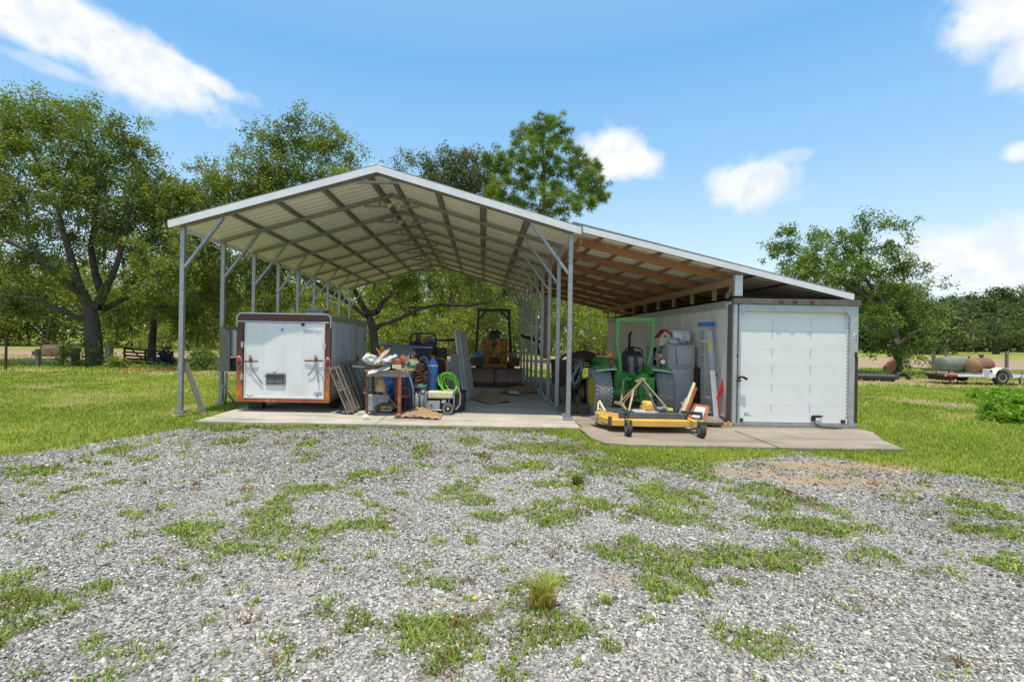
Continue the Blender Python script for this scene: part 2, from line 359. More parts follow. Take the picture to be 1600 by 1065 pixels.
# ------------------------------------------------------------------ ground
GZ = -0.05
def vnoise(x, y, s, seed=0):
    x = np.asarray(x, float) * s; y = np.asarray(y, float) * s; xi = np.floor(x).astype(np.int64); yi = np.floor(y).astype(np.int64)
    fx = x - xi; fy = y - yi; fx = fx * fx * (3 - 2 * fx); fy = fy * fy * (3 - 2 * fy)
    def h(a, b):
        n = (a * 374761393 + b * 668265263 + seed * 974634541) & 0x7fffffff
        n = ((n ^ (n >> 13)) * 1274126177) & 0x7fffffff
        return ((n ^ (n >> 16)) & 0xffff) / 65535.0
    return (h(xi, yi) * (1 - fx) + h(xi + 1, yi) * fx) * (1 - fy) + (h(xi, yi + 1) * (1 - fx) + h(xi + 1, yi + 1) * fx) * fy
def fbm(x, y, s, seed=0, o=4):
    r = 0; a = .5; n = 0
    for i in range(o): r = r + a * vnoise(x, y, s * 2 ** i, seed + i * 17); n += a; a *= .55
    return r / n
def sstep(a, b, x):
    t_ = np.clip((x - a) / (b - a), 0, 1); return t_ * t_ * (3 - 2 * t_)
def gpt(px, py, z=GZ):
    p = gd(px, py, z); return (p.x, p.y)
def poly_sd(poly, X, Y):
    """signed distance to a polygon: positive inside"""
    P = np.array(poly); d = np.full(X.shape, 1e9); ins = np.zeros(X.shape, bool); n = len(P)
    for i in range(n):
        a, b = P[i], P[(i + 1) % n]; e = b - a; l = max((e * e).sum(), 1e-9)
        tt = np.clip(((X - a[0]) * e[0] + (Y - a[1]) * e[1]) / l, 0, 1)
        d = np.minimum(d, np.hypot(X - a[0] - tt * e[0], Y - a[1] - tt * e[1]))
        c = (a[1] > Y) != (b[1] > Y)
        xs = a[0] + (Y - a[1]) * e[0] / (e[1] if abs(e[1]) > 1e-9 else 1e-9)
        ins ^= c & (X < xs)
    return np.where(ins, d, -d)
GRAVEL = [gpt(*q) for q in [(-330, 748), (-120, 724), (0, 711), (100, 700), (200, 684), (285, 668), (330, 662), (500, 664), (700, 664), (830, 668), (890, 690), (935, 716),
          (1010, 728), (1100, 728), (1180, 718), (1250, 711), (1330, 722), (1400, 730), (1500, 745), (1600, 757), (1800, 785)]] + [(14, 2), (14, -30), (-14, -30), (-14, 2)]
SLAB = [(-5.15, 9.02), (1.80, 9.02), (1.80, 22.3), (-5.35, 22.3)]
APRON = [(1.804, 9.0)] + [gpt(x, y, -.01) for x, y in [(905, 668), (925, 684), (945, 692), (985, 695), (1100, 697), (1250, 700), (1413, 702), (1380, 688)]] + [(7.1, 9.1), (7.1, 9.6), (4.9, 9.6), (4.9, 20.2), (1.804, 20.2)]
# weed patches on the gravel: photo position, half width, half height, strength
WEEDS = [(45, 735, 52, 9, .9), (30, 750, 15, 5, .6), (22, 905, 40, 14, .7), (25, 945, 62, 22, .9), (15, 985, 40, 25, .9), (10, 1035, 20, 8, .5), (310, 828, 48, 12, .9), (300, 845, 25, 10, .6),
 (420, 805, 42, 14, .8), (425, 830, 55, 20, .8), (375, 858, 62, 10, .8), (470, 870, 22, 10, .6), (440, 785, 26, 8, .5), (560, 744, 28, 10, .8), (500, 835, 35, 12, .7), (530, 822, 30, 9, .6), (585, 822, 30, 10, .7),
 (480, 765, 34, 9, .6), (390, 775, 25, 7, .5), (360, 788, 12, 6, .7), (655, 770, 12, 4, .4), (625, 772, 26, 6, .4), (715, 765, 30, 12, .7), (745, 782, 30, 10, .7), (765, 808, 32, 9, .8), (690, 780, 24, 8, .5),
 (357, 691, 22, 7, 1), (217, 719, 15, 5, .9), (185, 702, 32, 8, .8), (485, 693, 13, 5, 1), (475, 721, 10, 5, .9), (657, 702, 13, 6, 1), (655, 713, 8, 4, .8), (361, 724, 8, 3, .8), (148, 741, 9, 3, .7), (117, 842, 10, 6, .9),
 (735, 690, 18, 7, .7), (780, 700, 20, 6, .7), (775, 735, 25, 7, .7), (755, 712, 12, 5, .7), (700, 985, 72, 28, .85), (660, 1005, 36, 16, .8), (760, 965, 26, 15, .7), (690, 1045, 36, 16, .6), (705, 1062, 25, 15, .6),
 (505, 1021, 14, 8, 1), (328, 971, 18, 7, .9), (345, 1022, 18, 6, .7), (230, 1033, 10, 5, .6), (155, 915, 22, 10, .7), (175, 1022, 18, 6, .5), (50, 1055, 30, 8, .5), (450, 1022, 10, 16, .5), (300, 985, 15, 8, .5),
 (395, 942, 10, 5, .8), (230, 938, 8, 5, .6), (300, 950, 14, 6, .4), (460, 885, 10, 7, .6), (640, 912, 14, 6, .6), (695, 912, 22, 7, .8), (540, 890, 14, 5, .5), (620, 738, 16, 5, .6), (560, 720, 12, 4, .5), (250, 875, 18, 6, .5),
 (690, 850, 12, 6, .5), (735, 847, 12, 6, .6), (790, 893, 14, 9, .6), (210, 880, 15, 5, .4), (60, 890, 20, 6, .4), (265, 840, 10, 4, .4),
 (870, 700, 60, 9, .9), (840, 728, 40, 7, .8), (940, 735, 45, 9, .8), (903, 748, 14, 12, 1), (850, 758, 34, 6, .7), (990, 722, 90, 12, .9), (1060, 730, 60, 12, .9), (880, 805, 60, 16, .75), (930, 790, 46, 12, .7), (860, 790, 40, 10, .5),
 (1040, 770, 44, 16, .7), (1100, 745, 40, 12, .6), (1020, 800, 40, 14, .7), (1060, 812, 46, 12, .75), (985, 812, 30, 10, .5), (1000, 850, 44, 16, .7), (1030, 880, 60, 22, .9), (985, 870, 44, 18, .8), (1080, 872, 60, 18, .9), (1150, 872, 80, 18, .9),
 (1240, 872, 66, 16, .9), (1020, 912, 55, 22, .75), (1070, 905, 44, 18, .8), (1190, 882, 90, 14, .8), (1035, 935, 36, 12, .5), (1142, 907, 20, 9, .9), (1100, 931, 10, 6, .8), (1090, 958, 20, 8, .6), (920, 855, 44, 8, .45), (820, 850, 26, 8, .5),
 (1200, 765, 34, 14, .8), (1215, 790, 24, 10, .8), (1180, 790, 14, 7, .8), (1250, 782, 26, 8, .8), (1270, 818, 50, 13, .85), (1290, 830, 26, 9, .8), (1330, 824, 26, 8, .8), (1363, 826, 20, 6, .8), (1125, 827, 20, 5, .8), (1300, 798, 24, 7, .7), (1175, 812, 28, 8, .5),
 (350, 667, 50, 5, .9), (440, 667, 50, 4, .9), (525, 666, 40, 4, .8), (600, 666, 30, 4, .8), (690, 667, 36, 4, .8), (770, 668, 44, 5, .9), (850, 670, 44, 7, 1), (650, 666, 22, 4, .8),
 (1355, 862, 20, 8, .9), (1520, 788, 36, 8, .9), (1510, 803, 22, 8, .9), (1505, 828, 24, 8, .9), (1560, 832, 34, 10, .9), (1575, 885, 38, 13, 1), (1570, 808, 34, 6, .8), (1600, 825, 20, 6, .8), (1590, 868, 20, 5, .6),
 (1165, 1000, 52, 24, .8), (1200, 1020, 34, 14, .6), (1230, 980, 24, 10, .4), (1125, 980, 24, 12, .7), (955, 1014, 22, 12, 1), (870, 990, 50, 14, .8), (850, 1002, 32, 12, .8), (870, 962, 30, 9, .7), (910, 985, 25, 10, .7), (820, 970, 18, 12, .6),
 (860, 905, 36, 12, .6), (825, 915, 22, 10, .6), (900, 1040, 20, 8, .5), (805, 1010, 14, 14, .7), (930, 945, 12, 6, .6), (950, 940, 20, 7, .5), (915, 1040, 25, 8, .5), (800, 925, 16, 8, .4)]
def weed_amount(X, Y):
    w = np.zeros(X.shape)
    for px, py, rx, ry, s in WEEDS:
        c = gd(px, py, GZ); ex = rx * c.y / F; ey = abs(gd(px, py - ry, GZ).y - gd(px, py + ry, GZ).y) / 2
        q = ((X - c.x) / ex) ** 2 + ((Y - c.y) / ey) ** 2
        w = np.maximum(w, s * np.exp(-q * 1.1))
    return w
def slab_mask(X, Y):
    return np.maximum(np.maximum(poly_sd(SLAB, X, Y), poly_sd(APRON, X, Y)), np.minimum(np.minimum(X - 4.7, 7.15 - X), np.minimum(Y - 9.4, 19.7 - Y)))
def covers(X, Y):
    """amounts of grass, weeds and bare dirt (with one painted oak-shade band) on the ground at X, Y"""
    sd = poly_sd(GRAVEL, X, Y)
    n = fbm(X, Y, .9, 3); n2 = fbm(X, Y, 3.2, 9)
    g = sstep(.12, -.22, sd + (n2 - .5) * .55 + (n - .5) * .5)
    w = weed_amount(X, Y); w = sstep(.15, .45, w + (n2 - .5) * .70 + (fbm(X, Y, 9, 21) - .5) * .95)
    d = np.zeros(X.shape)
    band = lambda a, b, f: sstep(a, a + f, Y) * sstep(b + f, b, Y)
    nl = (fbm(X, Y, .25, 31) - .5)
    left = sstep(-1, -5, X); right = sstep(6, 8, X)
    d = np.maximum(d, left * .85 * sstep(19.2, 20.2, Y + nl * 4) * sstep(24.5, 22, Y + nl * 4) * sstep(.35, .6, fbm(X, Y, .5, 41)))  # strip by the left oaks: their shade painted in as patchy leaf-litter ground
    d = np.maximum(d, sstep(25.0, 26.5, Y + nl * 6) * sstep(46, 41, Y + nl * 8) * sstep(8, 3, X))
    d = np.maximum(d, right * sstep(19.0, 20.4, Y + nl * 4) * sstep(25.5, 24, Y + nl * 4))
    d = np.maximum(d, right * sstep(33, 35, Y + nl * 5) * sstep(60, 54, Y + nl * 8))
    d = np.maximum(d, .75 * sstep(.62, .75, fbm(X, Y, .55, 55)) * sstep(8, 10, Y) * sstep(.3, -.6, sd))
    # bare brown patches by the apron and on the right lawn
    for px, py, rx, ry, s in [(1280, 729, 120, 10, 1), (1320, 752, 90, 10, .9), (1180, 738, 70, 6, .8), (1430, 765, 120, 8, .5), (720, 945, 90, 9, .5), (440, 925, 60, 8, .35), (1480, 632, 45, 9, .9), (1530, 652, 60, 6, .7), (130, 618, 120, 6, .55), (150, 625, 60, 5, .5), (960, 905, 30, 10, .5), (1330, 925, 20, 5, .5), (80, 935, 40, 7, .8), (870, 655, 30, 8, .6)]:
        c = gd(px, py, GZ); ex = rx * c.y / F; ey = abs(gd(px, py - ry, GZ).y - gd(px, py + ry, GZ).y) / 2
        d = np.maximum(d, s * sstep(1.5, .5, np.sqrt(((X - c.x) / ex) ** 2 + ((Y - c.y) / ey) ** 2) + (n2 - .5) * 1.6))
    return g, w, d
def gz(X, Y):
    far = .0105 * np.clip(Y - 24, 0, 90) * sstep(8, 26, X)
    return GZ + (fbm(X, Y, .35, 77) - .5) * .05 * sstep(3, 9, np.abs(X) + np.abs(Y) * .3) - .03 * sstep(0, .25, slab_mask(X, Y)) + far

gx = np.concatenate([-14 - np.geomspace(.3, 700, 70)[::-1], np.arange(-14, 14.01, .13), 14 + np.geomspace(.3, 700, 70)])
gy = np.concatenate([-60 + np.arange(0, 58, 4.0), np.arange(-1.5, 12.5, .13), 12.5 + np.geomspace(.15, 900, 120)])
GX, GY = np.meshgrid(gx, gy, indexing='ij'); nx, ny = GX.shape
gg, gw, gdirt_shade = covers(GX, GY)
V = np.stack([GX, GY, gz(GX, GY)], -1).reshape(-1, 3)
ii, jj = np.meshgrid(np.arange(nx - 1), np.arange(ny - 1), indexing='ij'); b0 = (ii * ny + jj).ravel()
gm = bpy.data.materials.new('ground'); gm.use_nodes = True; t = gm.node_tree; bs = t.nodes['Principled BSDF']
bs.inputs['Roughness'].default_value = .92; bs.inputs['Specular IOR Level'].default_value = .2
tc = N(t, 'ShaderNodeTexCoord')
def attr(nm): return N(t, 'ShaderNodeAttribute', attribute_name=nm).outputs['Fac']
def noise(sc, de=5, ro=.6):
    n = N(t, 'ShaderNodeTexNoise'); n.inputs['Scale'].default_value = sc; n.inputs['Detail'].default_value = de; n.inputs['Roughness'].default_value = ro; L(t, tc.outputs['Object'], n.inputs['Vector']); return n.outputs[0]
def ramp(v, stops):
    c = N(t, 'ShaderNodeValToRGB'); e = c.color_ramp.elements
    while len(e) < len(stops): e.new(.5)
    for el, (p, cc) in zip(e, stops): el.position = p; el.color = (*cc, 1)
    L(t, v, c.inputs[0]); return c.outputs[0]
def mixc(f, a, b_):
    m = N(t, 'ShaderNodeMix', data_type='RGBA')
    if isinstance(f, (int, float)): m.inputs[0].default_value = f
    else: L(t, f, m.inputs[0])
    for k, v in ((6, a), (7, b_)):
        if isinstance(v, tuple): m.inputs[k].default_value = (*v, 1)
        else: L(t, v, m.inputs[k])
    return m.outputs[2]
vo = N(t, 'ShaderNodeTexVoronoi'); vo.inputs['Scale'].default_value = 42; L(t, tc.outputs['Object'], vo.inputs['Vector'])
vo2 = N(t, 'ShaderNodeTexVoronoi'); vo2.inputs['Scale'].default_value = 95; L(t, tc.outputs['Object'], vo2.inputs['Vector'])
sepc = N(t, 'ShaderNodeSeparateColor'); L(t, vo.outputs['Color'], sepc.inputs[0])
sepc2 = N(t, 'ShaderNodeSeparateColor'); L(t, vo2.outputs['Color'], sepc2.inputs[0])
grv = ramp(sepc.outputs[0], [(0, (.075, .072, .068)), (.3, (.22, .215, .205)), (.65, (.37, .36, .34)), (.92, (.56, .55, .52)), (1, (.66, .645, .61))])
grv2 = ramp(sepc2.outputs[1], [(0, (.08, .078, .073)), (.5, (.28, .272, .257)), (1, (.50, .485, .455))])
grv = mixc(.45, grv, grv2)
grv = mixc(math_node(t, 'MULTIPLY', ramp(noise(.55, 6), [(.45, (0, 0, 0)), (.7, (1, 1, 1))]), .35), grv, (.20, .185, .155))
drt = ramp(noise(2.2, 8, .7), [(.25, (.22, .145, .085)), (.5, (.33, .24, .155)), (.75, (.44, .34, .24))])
grs = ramp(noise(1.6, 8, .7), [(.25, (.17, .20, .032)), (.5, (.24, .265, .045)), (.78, (.33, .325, .08))])
grs = mixc(ramp(noise(.16, 4), [(.42, (0, 0, 0)), (.7, (.45, .45, .45))]), grs, (.24, .235, .075))
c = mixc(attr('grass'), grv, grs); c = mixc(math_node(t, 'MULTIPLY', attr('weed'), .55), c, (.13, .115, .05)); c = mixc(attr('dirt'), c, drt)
L(t, c, bs.inputs['Base Color'])
bp = N(t, 'ShaderNodeBump'); bp.inputs['Strength'].default_value = .7; bp.inputs['Distance'].default_value = .012
L(t, math_node(t, 'ADD', vo.outputs['Distance'], noise(26, 6)), bp.inputs['Height']); L(t, bp.outputs[0], bs.inputs['Normal'])
ground = fast_mesh('ground', V, np.stack([b0, b0 + ny, b0 + ny + 1, b0 + 1], -1).ravel(), 4, gm, None, None, True)
for nm, arr in (('grass', gg), ('weed', gw), ('dirt', gdirt_shade)):
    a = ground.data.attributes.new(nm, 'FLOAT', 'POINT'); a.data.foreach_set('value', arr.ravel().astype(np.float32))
tag(ground, kind='structure')

# concrete
def concrete(name, c1, c2, stain):
    m = bpy.data.materials.new(name); m.use_nodes = True; global t
    t = m.node_tree; b = t.nodes['Principled BSDF']; b.inputs['Roughness'].default_value = .85
    global tc; tc = N(t, 'ShaderNodeTexCoord')
    c = ramp(noise(1.4, 8, .7), [(.3, c2), (.62, c1)])
    st = N(t, 'ShaderNodeMapping'); st.inputs['Scale'].default_value = (.35, 2.2, 1); L(t, tc.outputs['Object'], st.inputs[0])
    n = N(t, 'ShaderNodeTexNoise'); n.inputs['Scale'].default_value = 1.5; n.inputs['Detail'].default_value = 7; L(t, st.outputs[0], n.inputs['Vector'])
    c = mixc(ramp(n.outputs[0], [(.52, (0, 0, 0)), (.7, (.75, .75, .75))]), c, stain)
    c = mixc(ramp(noise(3.3, 6, .7), [(.62, (0, 0, 0)), (.72, (.7, .7, .7))]), c, (.24, .15, .08))
    c = mixc(math_node(t, 'MULTIPLY', ramp(noise(60, 3), [(.35, (1, 1, 1)), (.6, (0, 0, 0))]), .18), c, (.12, .11, .10))
    L(t, c, b.inputs['Base Color'])
    bp = N(t, 'ShaderNodeBump'); bp.inputs['Strength'].default_value = .35; bp.inputs['Distance'].default_value = .006
    L(t, noise(45, 6), bp.inputs['Height']); L(t, bp.outputs[0], b.inputs['Normal']); return m
MC1 = concrete('slab_concrete', (.54, .495, .425), (.37, .33, .275), (.22, .195, .165))
MC2 = concrete('apron_concrete', (.35, .305, .24), (.235, .20, .155), (.165, .14, .11))
def ragged(poly, z0, z1, seed, amp=.05):
    out_ = []; rd = random.Random(seed)
    for i in range(len(poly)):
        a, b = Vector(poly[i]), Vector(poly[(i + 1) % len(poly)]); k = max(1, int((b - a).length / .22)); k = min(k, 40)
        for q in range(k):
            p = a.lerp(b, q / k)
            if q: p += Vector((rd.uniform(-amp, amp), rd.uniform(-amp, amp)))
            out_.append((p.x, p.y, z0))
    return MB().prism(out_, (0, 0, z1 - z0))
tag(MB().prism([(x, y, -.2) for x, y in SLAB], (0, 0, .2)).build('concrete_slab', MC1, bevel=.012), kind='structure')
tag(ragged(APRON, -.2, -.006, 4, .02).build('concrete_apron', MC2), kind='structure')

# tooled joints and cracks in the concrete, moss and soil caught along them
jm = pm('joint_dirt', (.07, .06, .045), (.10, .085, .06), 20, rough=1)
def crack(name, pts, w, z):
    b = MB(); rd = random.Random(len(pts)); P = []
    for (a, c_) in zip(pts[:-1], pts[1:]):
        for q in range(8): P.append(Vector((a[0] + (c_[0] - a[0]) * q / 8 + rd.uniform(-.012, .012), a[1] + (c_[1] - a[1]) * q / 8 + rd.uniform(-.012, .012), 0)))
    P.append(Vector((*pts[-1], 0)))
    for a, c_ in zip(P[:-1], P[1:]):
        n_ = (c_ - a).normalized().cross(Vector((0, 0, 1))) * w * rd.uniform(.35, .7); b.add([(a + n_) + Vector((0, 0, z)), (c_ + n_) + Vector((0, 0, z)), (c_ - n_) + Vector((0, 0, z)), (a - n_) + Vector((0, 0, z))], [(0, 1, 2, 3)])
    tag(b.build(name, jm), kind='structure')
crack('apron_joint', [gpt(1148, 672, 0), gpt(1180, 684, 0), gpt(1218, 699, 0)], .022, -.002)
crack('slab_joint', [(1.80, 9.05), (1.80, 9.7)], .03, .003)
crack('slab_crack', [(-1.9, 9.03), (-1.85, 12), (-1.9, 16), (-1.85, 22)], .014, .004)
crack('slab_crack', [(-5.1, 13.6), (1.6, 13.62)], .014, .004)

# ------------------------------------------------------------------ loose stones, blades of grass, weeds (nobody could count them)
def ico(sub):
    bm = bmesh.new(); bmesh.ops.create_icosphere(bm, subdivisions=sub, radius=1); v = np.array([x.co for x in bm.verts]); bm.verts.index_update()
    f = np.array([[x.index for x in q.verts] for q in bm.faces]); bm.free(); return v, f
def octa():
    v = np.array([[1, 0, 0], [-1, 0, 0], [0, 1, 0], [0, -1, 0], [0, 0, 1], [0, 0, -1.]]); f = np.array([[0, 2, 4], [2, 1, 4], [1, 3, 4], [3, 0, 4], [2, 0, 5], [1, 2, 5], [3, 1, 5], [0, 3, 5]]); return v, f
def spread(y0, y1, dens, m=1.7):
    """points of even density between depths y0 and y1, a little wider than the view"""
    n = int(dens * (1.1 * (y1 * y1 - y0 * y0) + 2 * m * (y1 - y0))); k = int(n * 1.9) + 10; y = rng.uniform(y0, y1, k)
    y = y[rng.random(k) < (1.1 * y + m) / (1.1 * y1 + m)][:n]; return y * 0 + rng.uniform(-1, 1, len(y)) * (1.1 * y + m), y
def scatter_stones(spec):
    Vs, Fs, Ts = [], [], []; off = 0
    for (y0, y1, dens, r0, r1, base) in spec:
        x, y = spread(y0, y1, dens); n = len(x)
        g, w, d = covers(x, y)
        keep = (rng.random(n) > np.clip(g * 1.3 + w * .6 + d * .85, 0, 1)) & (slab_mask(x, y) < -.03) & (poly_sd(GRAVEL, x, y) > -.6)
        keep &= rng.random(n) < np.clip(.15 + 1.5 * fbm(x, y, .8, 91), .25, 1)
        x, y = x[keep], y[keep]; n = len(x); v, f = base
        r = rng.uniform(r0, r1, n) * (1 + .7 * (rng.random(n) > .97)); sc = np.stack([r * rng.uniform(.8, 1.5, n), r * rng.uniform(.6, 1.05, n), r * rng.uniform(.28, .62, n)], -1)
        P = v[None] * (1 + rng.uniform(-.32, .32, (n, len(v), 1))) * sc[:, None]
        tilt = rng.normal(0, .28, (n, 2)); P[:, :, 2] += P[:, :, 0] * tilt[:, :1] + P[:, :, 1] * tilt[:, 1:]
        a = rng.uniform(0, 6.283, n); ca, sa = np.cos(a)[:, None], np.sin(a)[:, None]
        Q = np.stack([P[:, :, 0] * ca - P[:, :, 1] * sa + x[:, None], P[:, :, 0] * sa + P[:, :, 1] * ca + y[:, None], P[:, :, 2] + (gz(x, y) + sc[:, 2] * rng.uniform(.1, .6, n))[:, None]], -1)
        Vs.append(Q.reshape(-1, 3)); Fs.append((f[None] + (np.arange(n) * len(v))[:, None, None]).reshape(-1) + off); off += n * len(v)
        tone = np.clip(rng.beta(1.8, 1.9, n) + .5 * (fbm(x, y, .45, 15) - .5), 0, 1); Ts.append(np.repeat(tone, len(v)))
    return np.concatenate(Vs), np.concatenate(Fs), np.concatenate(Ts)
stone_m = ramp_mat('stone_chips', [(0, (.058, .055, .050)), (.3, (.175, .168, .156)), (.55, (.33, .318, .295)), (.8, (.56, .542, .50)), (.93, (.72, .70, .665)), (1, (.52, .42, .29))], rough=.85)
V, Fc, T = scatter_stones([(1.5, 3.3, 6200, .0045, .0110, ico(1)), (3.3, 5.2, 3900, .0055, .0135, octa()), (5.2, 9.2, 1800, .0075, .0175, octa()), (1.9, 3.4, 60, .011, .021, ico(1))])
tag(fast_mesh('gravel', V, Fc, 3, stone_m, T), kind='stuff')

def blades(x, y, z, h, w, lean, tone, spread=None):
    n = len(x); a = rng.uniform(0, 6.283, n); b = a + rng.normal(1.57, .5, n)
    side = np.stack([np.cos(a), np.sin(a), np.zeros(n)], -1) * (w / 2)[:, None]
    ld = np.stack([np.cos(b), np.sin(b), np.zeros(n)], -1) * (lean * h)[:, None]
    p = np.stack([x, y, z], -1); up = np.array([0, 0, 1.])
    mid = p + ld * .35 + up * (h * .6)[:, None]; tip = p + ld + up * (h * np.clip(1.05 - .25 * lean, .25, 1.1))[:, None]
    V = np.stack([p - side, p + side, mid - side * .8, mid + side * .8, tip], 1).reshape(-1, 3)
    f = np.array([0, 1, 2, 1, 3, 2, 2, 3, 4])[None] + (np.arange(n) * 5)[:, None]
    return V, f.reshape(-1), np.repeat(tone, 5) + np.tile([-.06, -.06, .02, .02, .08], n)
grass_m = ramp_mat('grass_blades', [(0, (.11, .14, .018)), (.35, (.205, .285, .034)), (.6, (.295, .37, .05)), (.85, (.41, .44, .09)), (1, (.54, .45, .20))], rough=.6, trans=.3, tcol=(1.15, 1.35, .5))
Vs, Fs, Ts = [], [], []; off = 0
def push(V, f, T_):
    global off
    Vs.append(V); Fs.append(f + off); Ts.append(T_); off += len(V)
for (y0, y1, dens, h0, h1, w0, w1) in [(5.6, 9.5, 1500, .03, .085, .006, .012), (9.5, 13.5, 820, .035, .09, .009, .017), (13.5, 19.5, 360, .04, .095, .014, .026), (19.5, 34, 80, .06, .14, .03, .055)]:
    x, y = spread(y0, y1, dens)
    keep = (slab_mask(x, y) < .02); x, y = x[keep], y[keep]
    g, w, d = covers(x, y); k = rng.random(len(x)) < g * (1 - .8 * d) * (.35 + 1.2 * fbm(x, y, 1.3, 61)); x, y, d = x[k], y[k], d[k]; n = len(x)
    cl = fbm(x, y, .5, 71); c2 = fbm(x, y, 3.5, 73)
    h = rng.uniform(h0, h1, n) * (.55 + .9 * c2)
    tone = np.clip(.50 + (cl - .5) * .8 + (c2 - .5) * .35 + rng.normal(0, .13, n) + .35 * d, 0, 1)
    push(*blades(x, y, gz(x, y) - .005, h, rng.uniform(w0, w1, n), np.abs(rng.normal(.5, .35, n)), tone))
tag(fast_mesh('grass', np.concatenate(Vs), np.concatenate(Fs), 3, grass_m, np.concatenate(Ts)), kind='stuff')
# sprawling weeds rooted in the gravel
weed_m = ramp_mat('weed_leaves', [(0, (.26, .14, .055)), (.18, (.20, .14, .04)), (.35, (.14, .20, .028)), (.65, (.24, .325, .042)), (1, (.40, .46, .09))], rough=.55, trans=.25, tcol=(1.15, 1.35, .5))
Vs, Fs, Ts = [], [], []; off = 0
for (y0, y1, dens, sc) in [(1.5, 3.4, 6500, .85), (3.4, 5.4, 4200, 1.1), (5.4, 9.3, 2300, 1.5)]:
    x, y = spread(y0, y1, dens)
    g, w, d = covers(x, y); k = (rng.random(len(x)) < np.maximum(w, .25 * g * (poly_sd(GRAVEL, x, y) > -.3)) * (.25 + 1.1 * fbm(x, y, 5, 161))) & (slab_mask(x, y) < .0); x, y = x[k], y[k]; n = len(x)
    cl = fbm(x, y, 1.1, 171); c2 = fbm(x, y, 6, 173); brown = .8 * sstep(.64, .78, fbm(x, y, 1.5, 181))
    tone = np.clip(.55 + (cl - .5) * .5 + (c2 - .5) * .5 + rng.normal(0, .15, n) - .45 * brown, 0, 1)
    h = rng.uniform(.015, .05, n) * (.4 + 1.2 * c2) * (.8 + .2 * sc)
    push(*blades(x, y, gz(x, y) - .002, h, rng.uniform(.004, .014, n) * sc, np.abs(rng.normal(.9, .55, n)), tone))
# single sprigs dotted over the gravel
n = 520; y = np.sqrt(rng.uniform(1.95 ** 2, 8.8 ** 2, n)); x = y * rng.uniform(-1.08, 1.08, n); k = (poly_sd(GRAVEL, x, y) > .05) & (slab_mask(x, y) < -.05) & (fbm(x, y, .6, 201) > .36); x, y = x[k], y[k]
for cx, cy in zip(x, y):
    m = int(rng.uniform(6, 34)); r = rng.uniform(.012, .055) * (1 + .06 * cy); px_, py_ = cx + rng.normal(0, r, m), cy + rng.normal(0, r, m); t0 = .58 + rng.normal(0, .16) - .5 * (rng.random() < .25)
    push(*blades(px_, py_, gz(px_, py_) - .002, rng.uniform(.015, .05, m) * (1 + .05 * cy), rng.uniform(.004, .011, m) * (1 + .06 * cy), np.abs(rng.normal(1.1, .5, m)), np.clip(t0 + rng.normal(0, .14, m), 0, 1)))
tag(fast_mesh('weeds', np.concatenate(Vs), np.concatenate(Fs), 3, weed_m, np.concatenate(Ts)), kind='stuff')
def tuft(name, px, py, n, h0, h1, w, lean, tone0, label, rad=.05, mat=None, group=None):
    c = gd(px, py, GZ); r = rad * np.sqrt(rng.random(n)); a = rng.uniform(0, 6.283, n); x = r * np.cos(a); y = r * np.sin(a)
    V, f, T = blades(x, y, np.zeros(n), rng.uniform(h0, h1, n), rng.uniform(w * .6, w, n), np.abs(rng.normal(lean, .3, n)), np.clip(tone0 + rng.normal(0, .16, n), 0, 1))
    T = T - np.tile([.75, .75, .38, .38, -.05], n)
    o = fast_mesh(name, V, f, 3, mat or weed_m, np.clip(T, 0, 1)); o.location = (c.x, c.y, float(gz(np.array([c.x]), np.array([c.y]))[0]))
    return tag(o, label, 'weed' if 'grass' not in name else 'grass', group)
clump_m = ramp_mat('clump_blades', [(0, (.46, .29, .10)), (.35, (.44, .34, .10)), (.65, (.30, .36, .06)), (1, (.40, .46, .10))], rough=.6, trans=.3)
tuft('grass_clump', 846, 946, 230, .07, .23, .012, .55, .80, 'tall spiky grass clump, straw brown at its base, alone on the gravel', .07, clump_m)
tuft('weed_plant', 903, 757, 110, .05, .16, .02, .5, .62, 'small bushy upright green weed at the top edge of the gravel, before the mower', .05)
# ------------------------------------------------------------------ steel carport
XL, XR, YF, BAY, NB = -5.89, 1.68, 9.8, 1.524, 8
XC = (XL + XR) / 2; EAVE, RIDGE = 3.70, 4.83
YB = YF + BAY * NB; RF, RB = 9.66, YB + .18                     # front and back edge of the roof
XE0, XE1 = XL - .19, XR + .17
def roof_z(x): return RIDGE - (RIDGE - EAVE) / (XR + .17 - XC) * abs(x - XC)
carport = thing('carport', (XC, YF, 0), 'open steel carport with a peaked pale sheet roof on slim grey posts', 'carport')
def corr(y0, y1, pitch=.235, rib=.02):
    """rib profile along Y: list of (y, dz)"""
    pr = []; y = y0
    while y < y1:
        for dy, dz in ((0, 0), (pitch * .62, 0), (pitch * .70, rib), (pitch * .90, rib), (pitch * .98, 0)):
            if y + dy < y1: pr.append((y + dy, dz))
        y += pitch
    pr.append((y1, 0)); return pr
def roof_sheet(xs, zfun, y0, y1, name, parent, th=.008):
    pr = corr(y0, y1); vs, fs = [], []
    for k in (0, 1):
        for x in xs:
            for y, dz in pr: vs.append((x, y, zfun(x) + dz - (th if k else 0)))
    m = len(pr); n = len(xs) * m
    for i in range(len(xs) - 1):
        for j in range(m - 1):
            a = i * m + j; fs += [(a, a + m, a + m + 1, a + 1), (n + a, n + a + 1, n + a + m + 1, n + a + m)]
    return MB().add(vs, fs).build(name, 'roof_sheet', parent)
for sgn in (-1, 1):
    roof_sheet([XC, (XC + (XE0 if sgn < 0 else XE1)) / 2, XE0 if sgn < 0 else XE1], roof_z, RF, RB, 'roof_panel', carport)
MB().box((XC, (RF + RB) / 2, RIDGE + .035), (.30, RB - RF + .04, .03)).build('ridge_cap', 'white_trim', carport, bevel=.01)
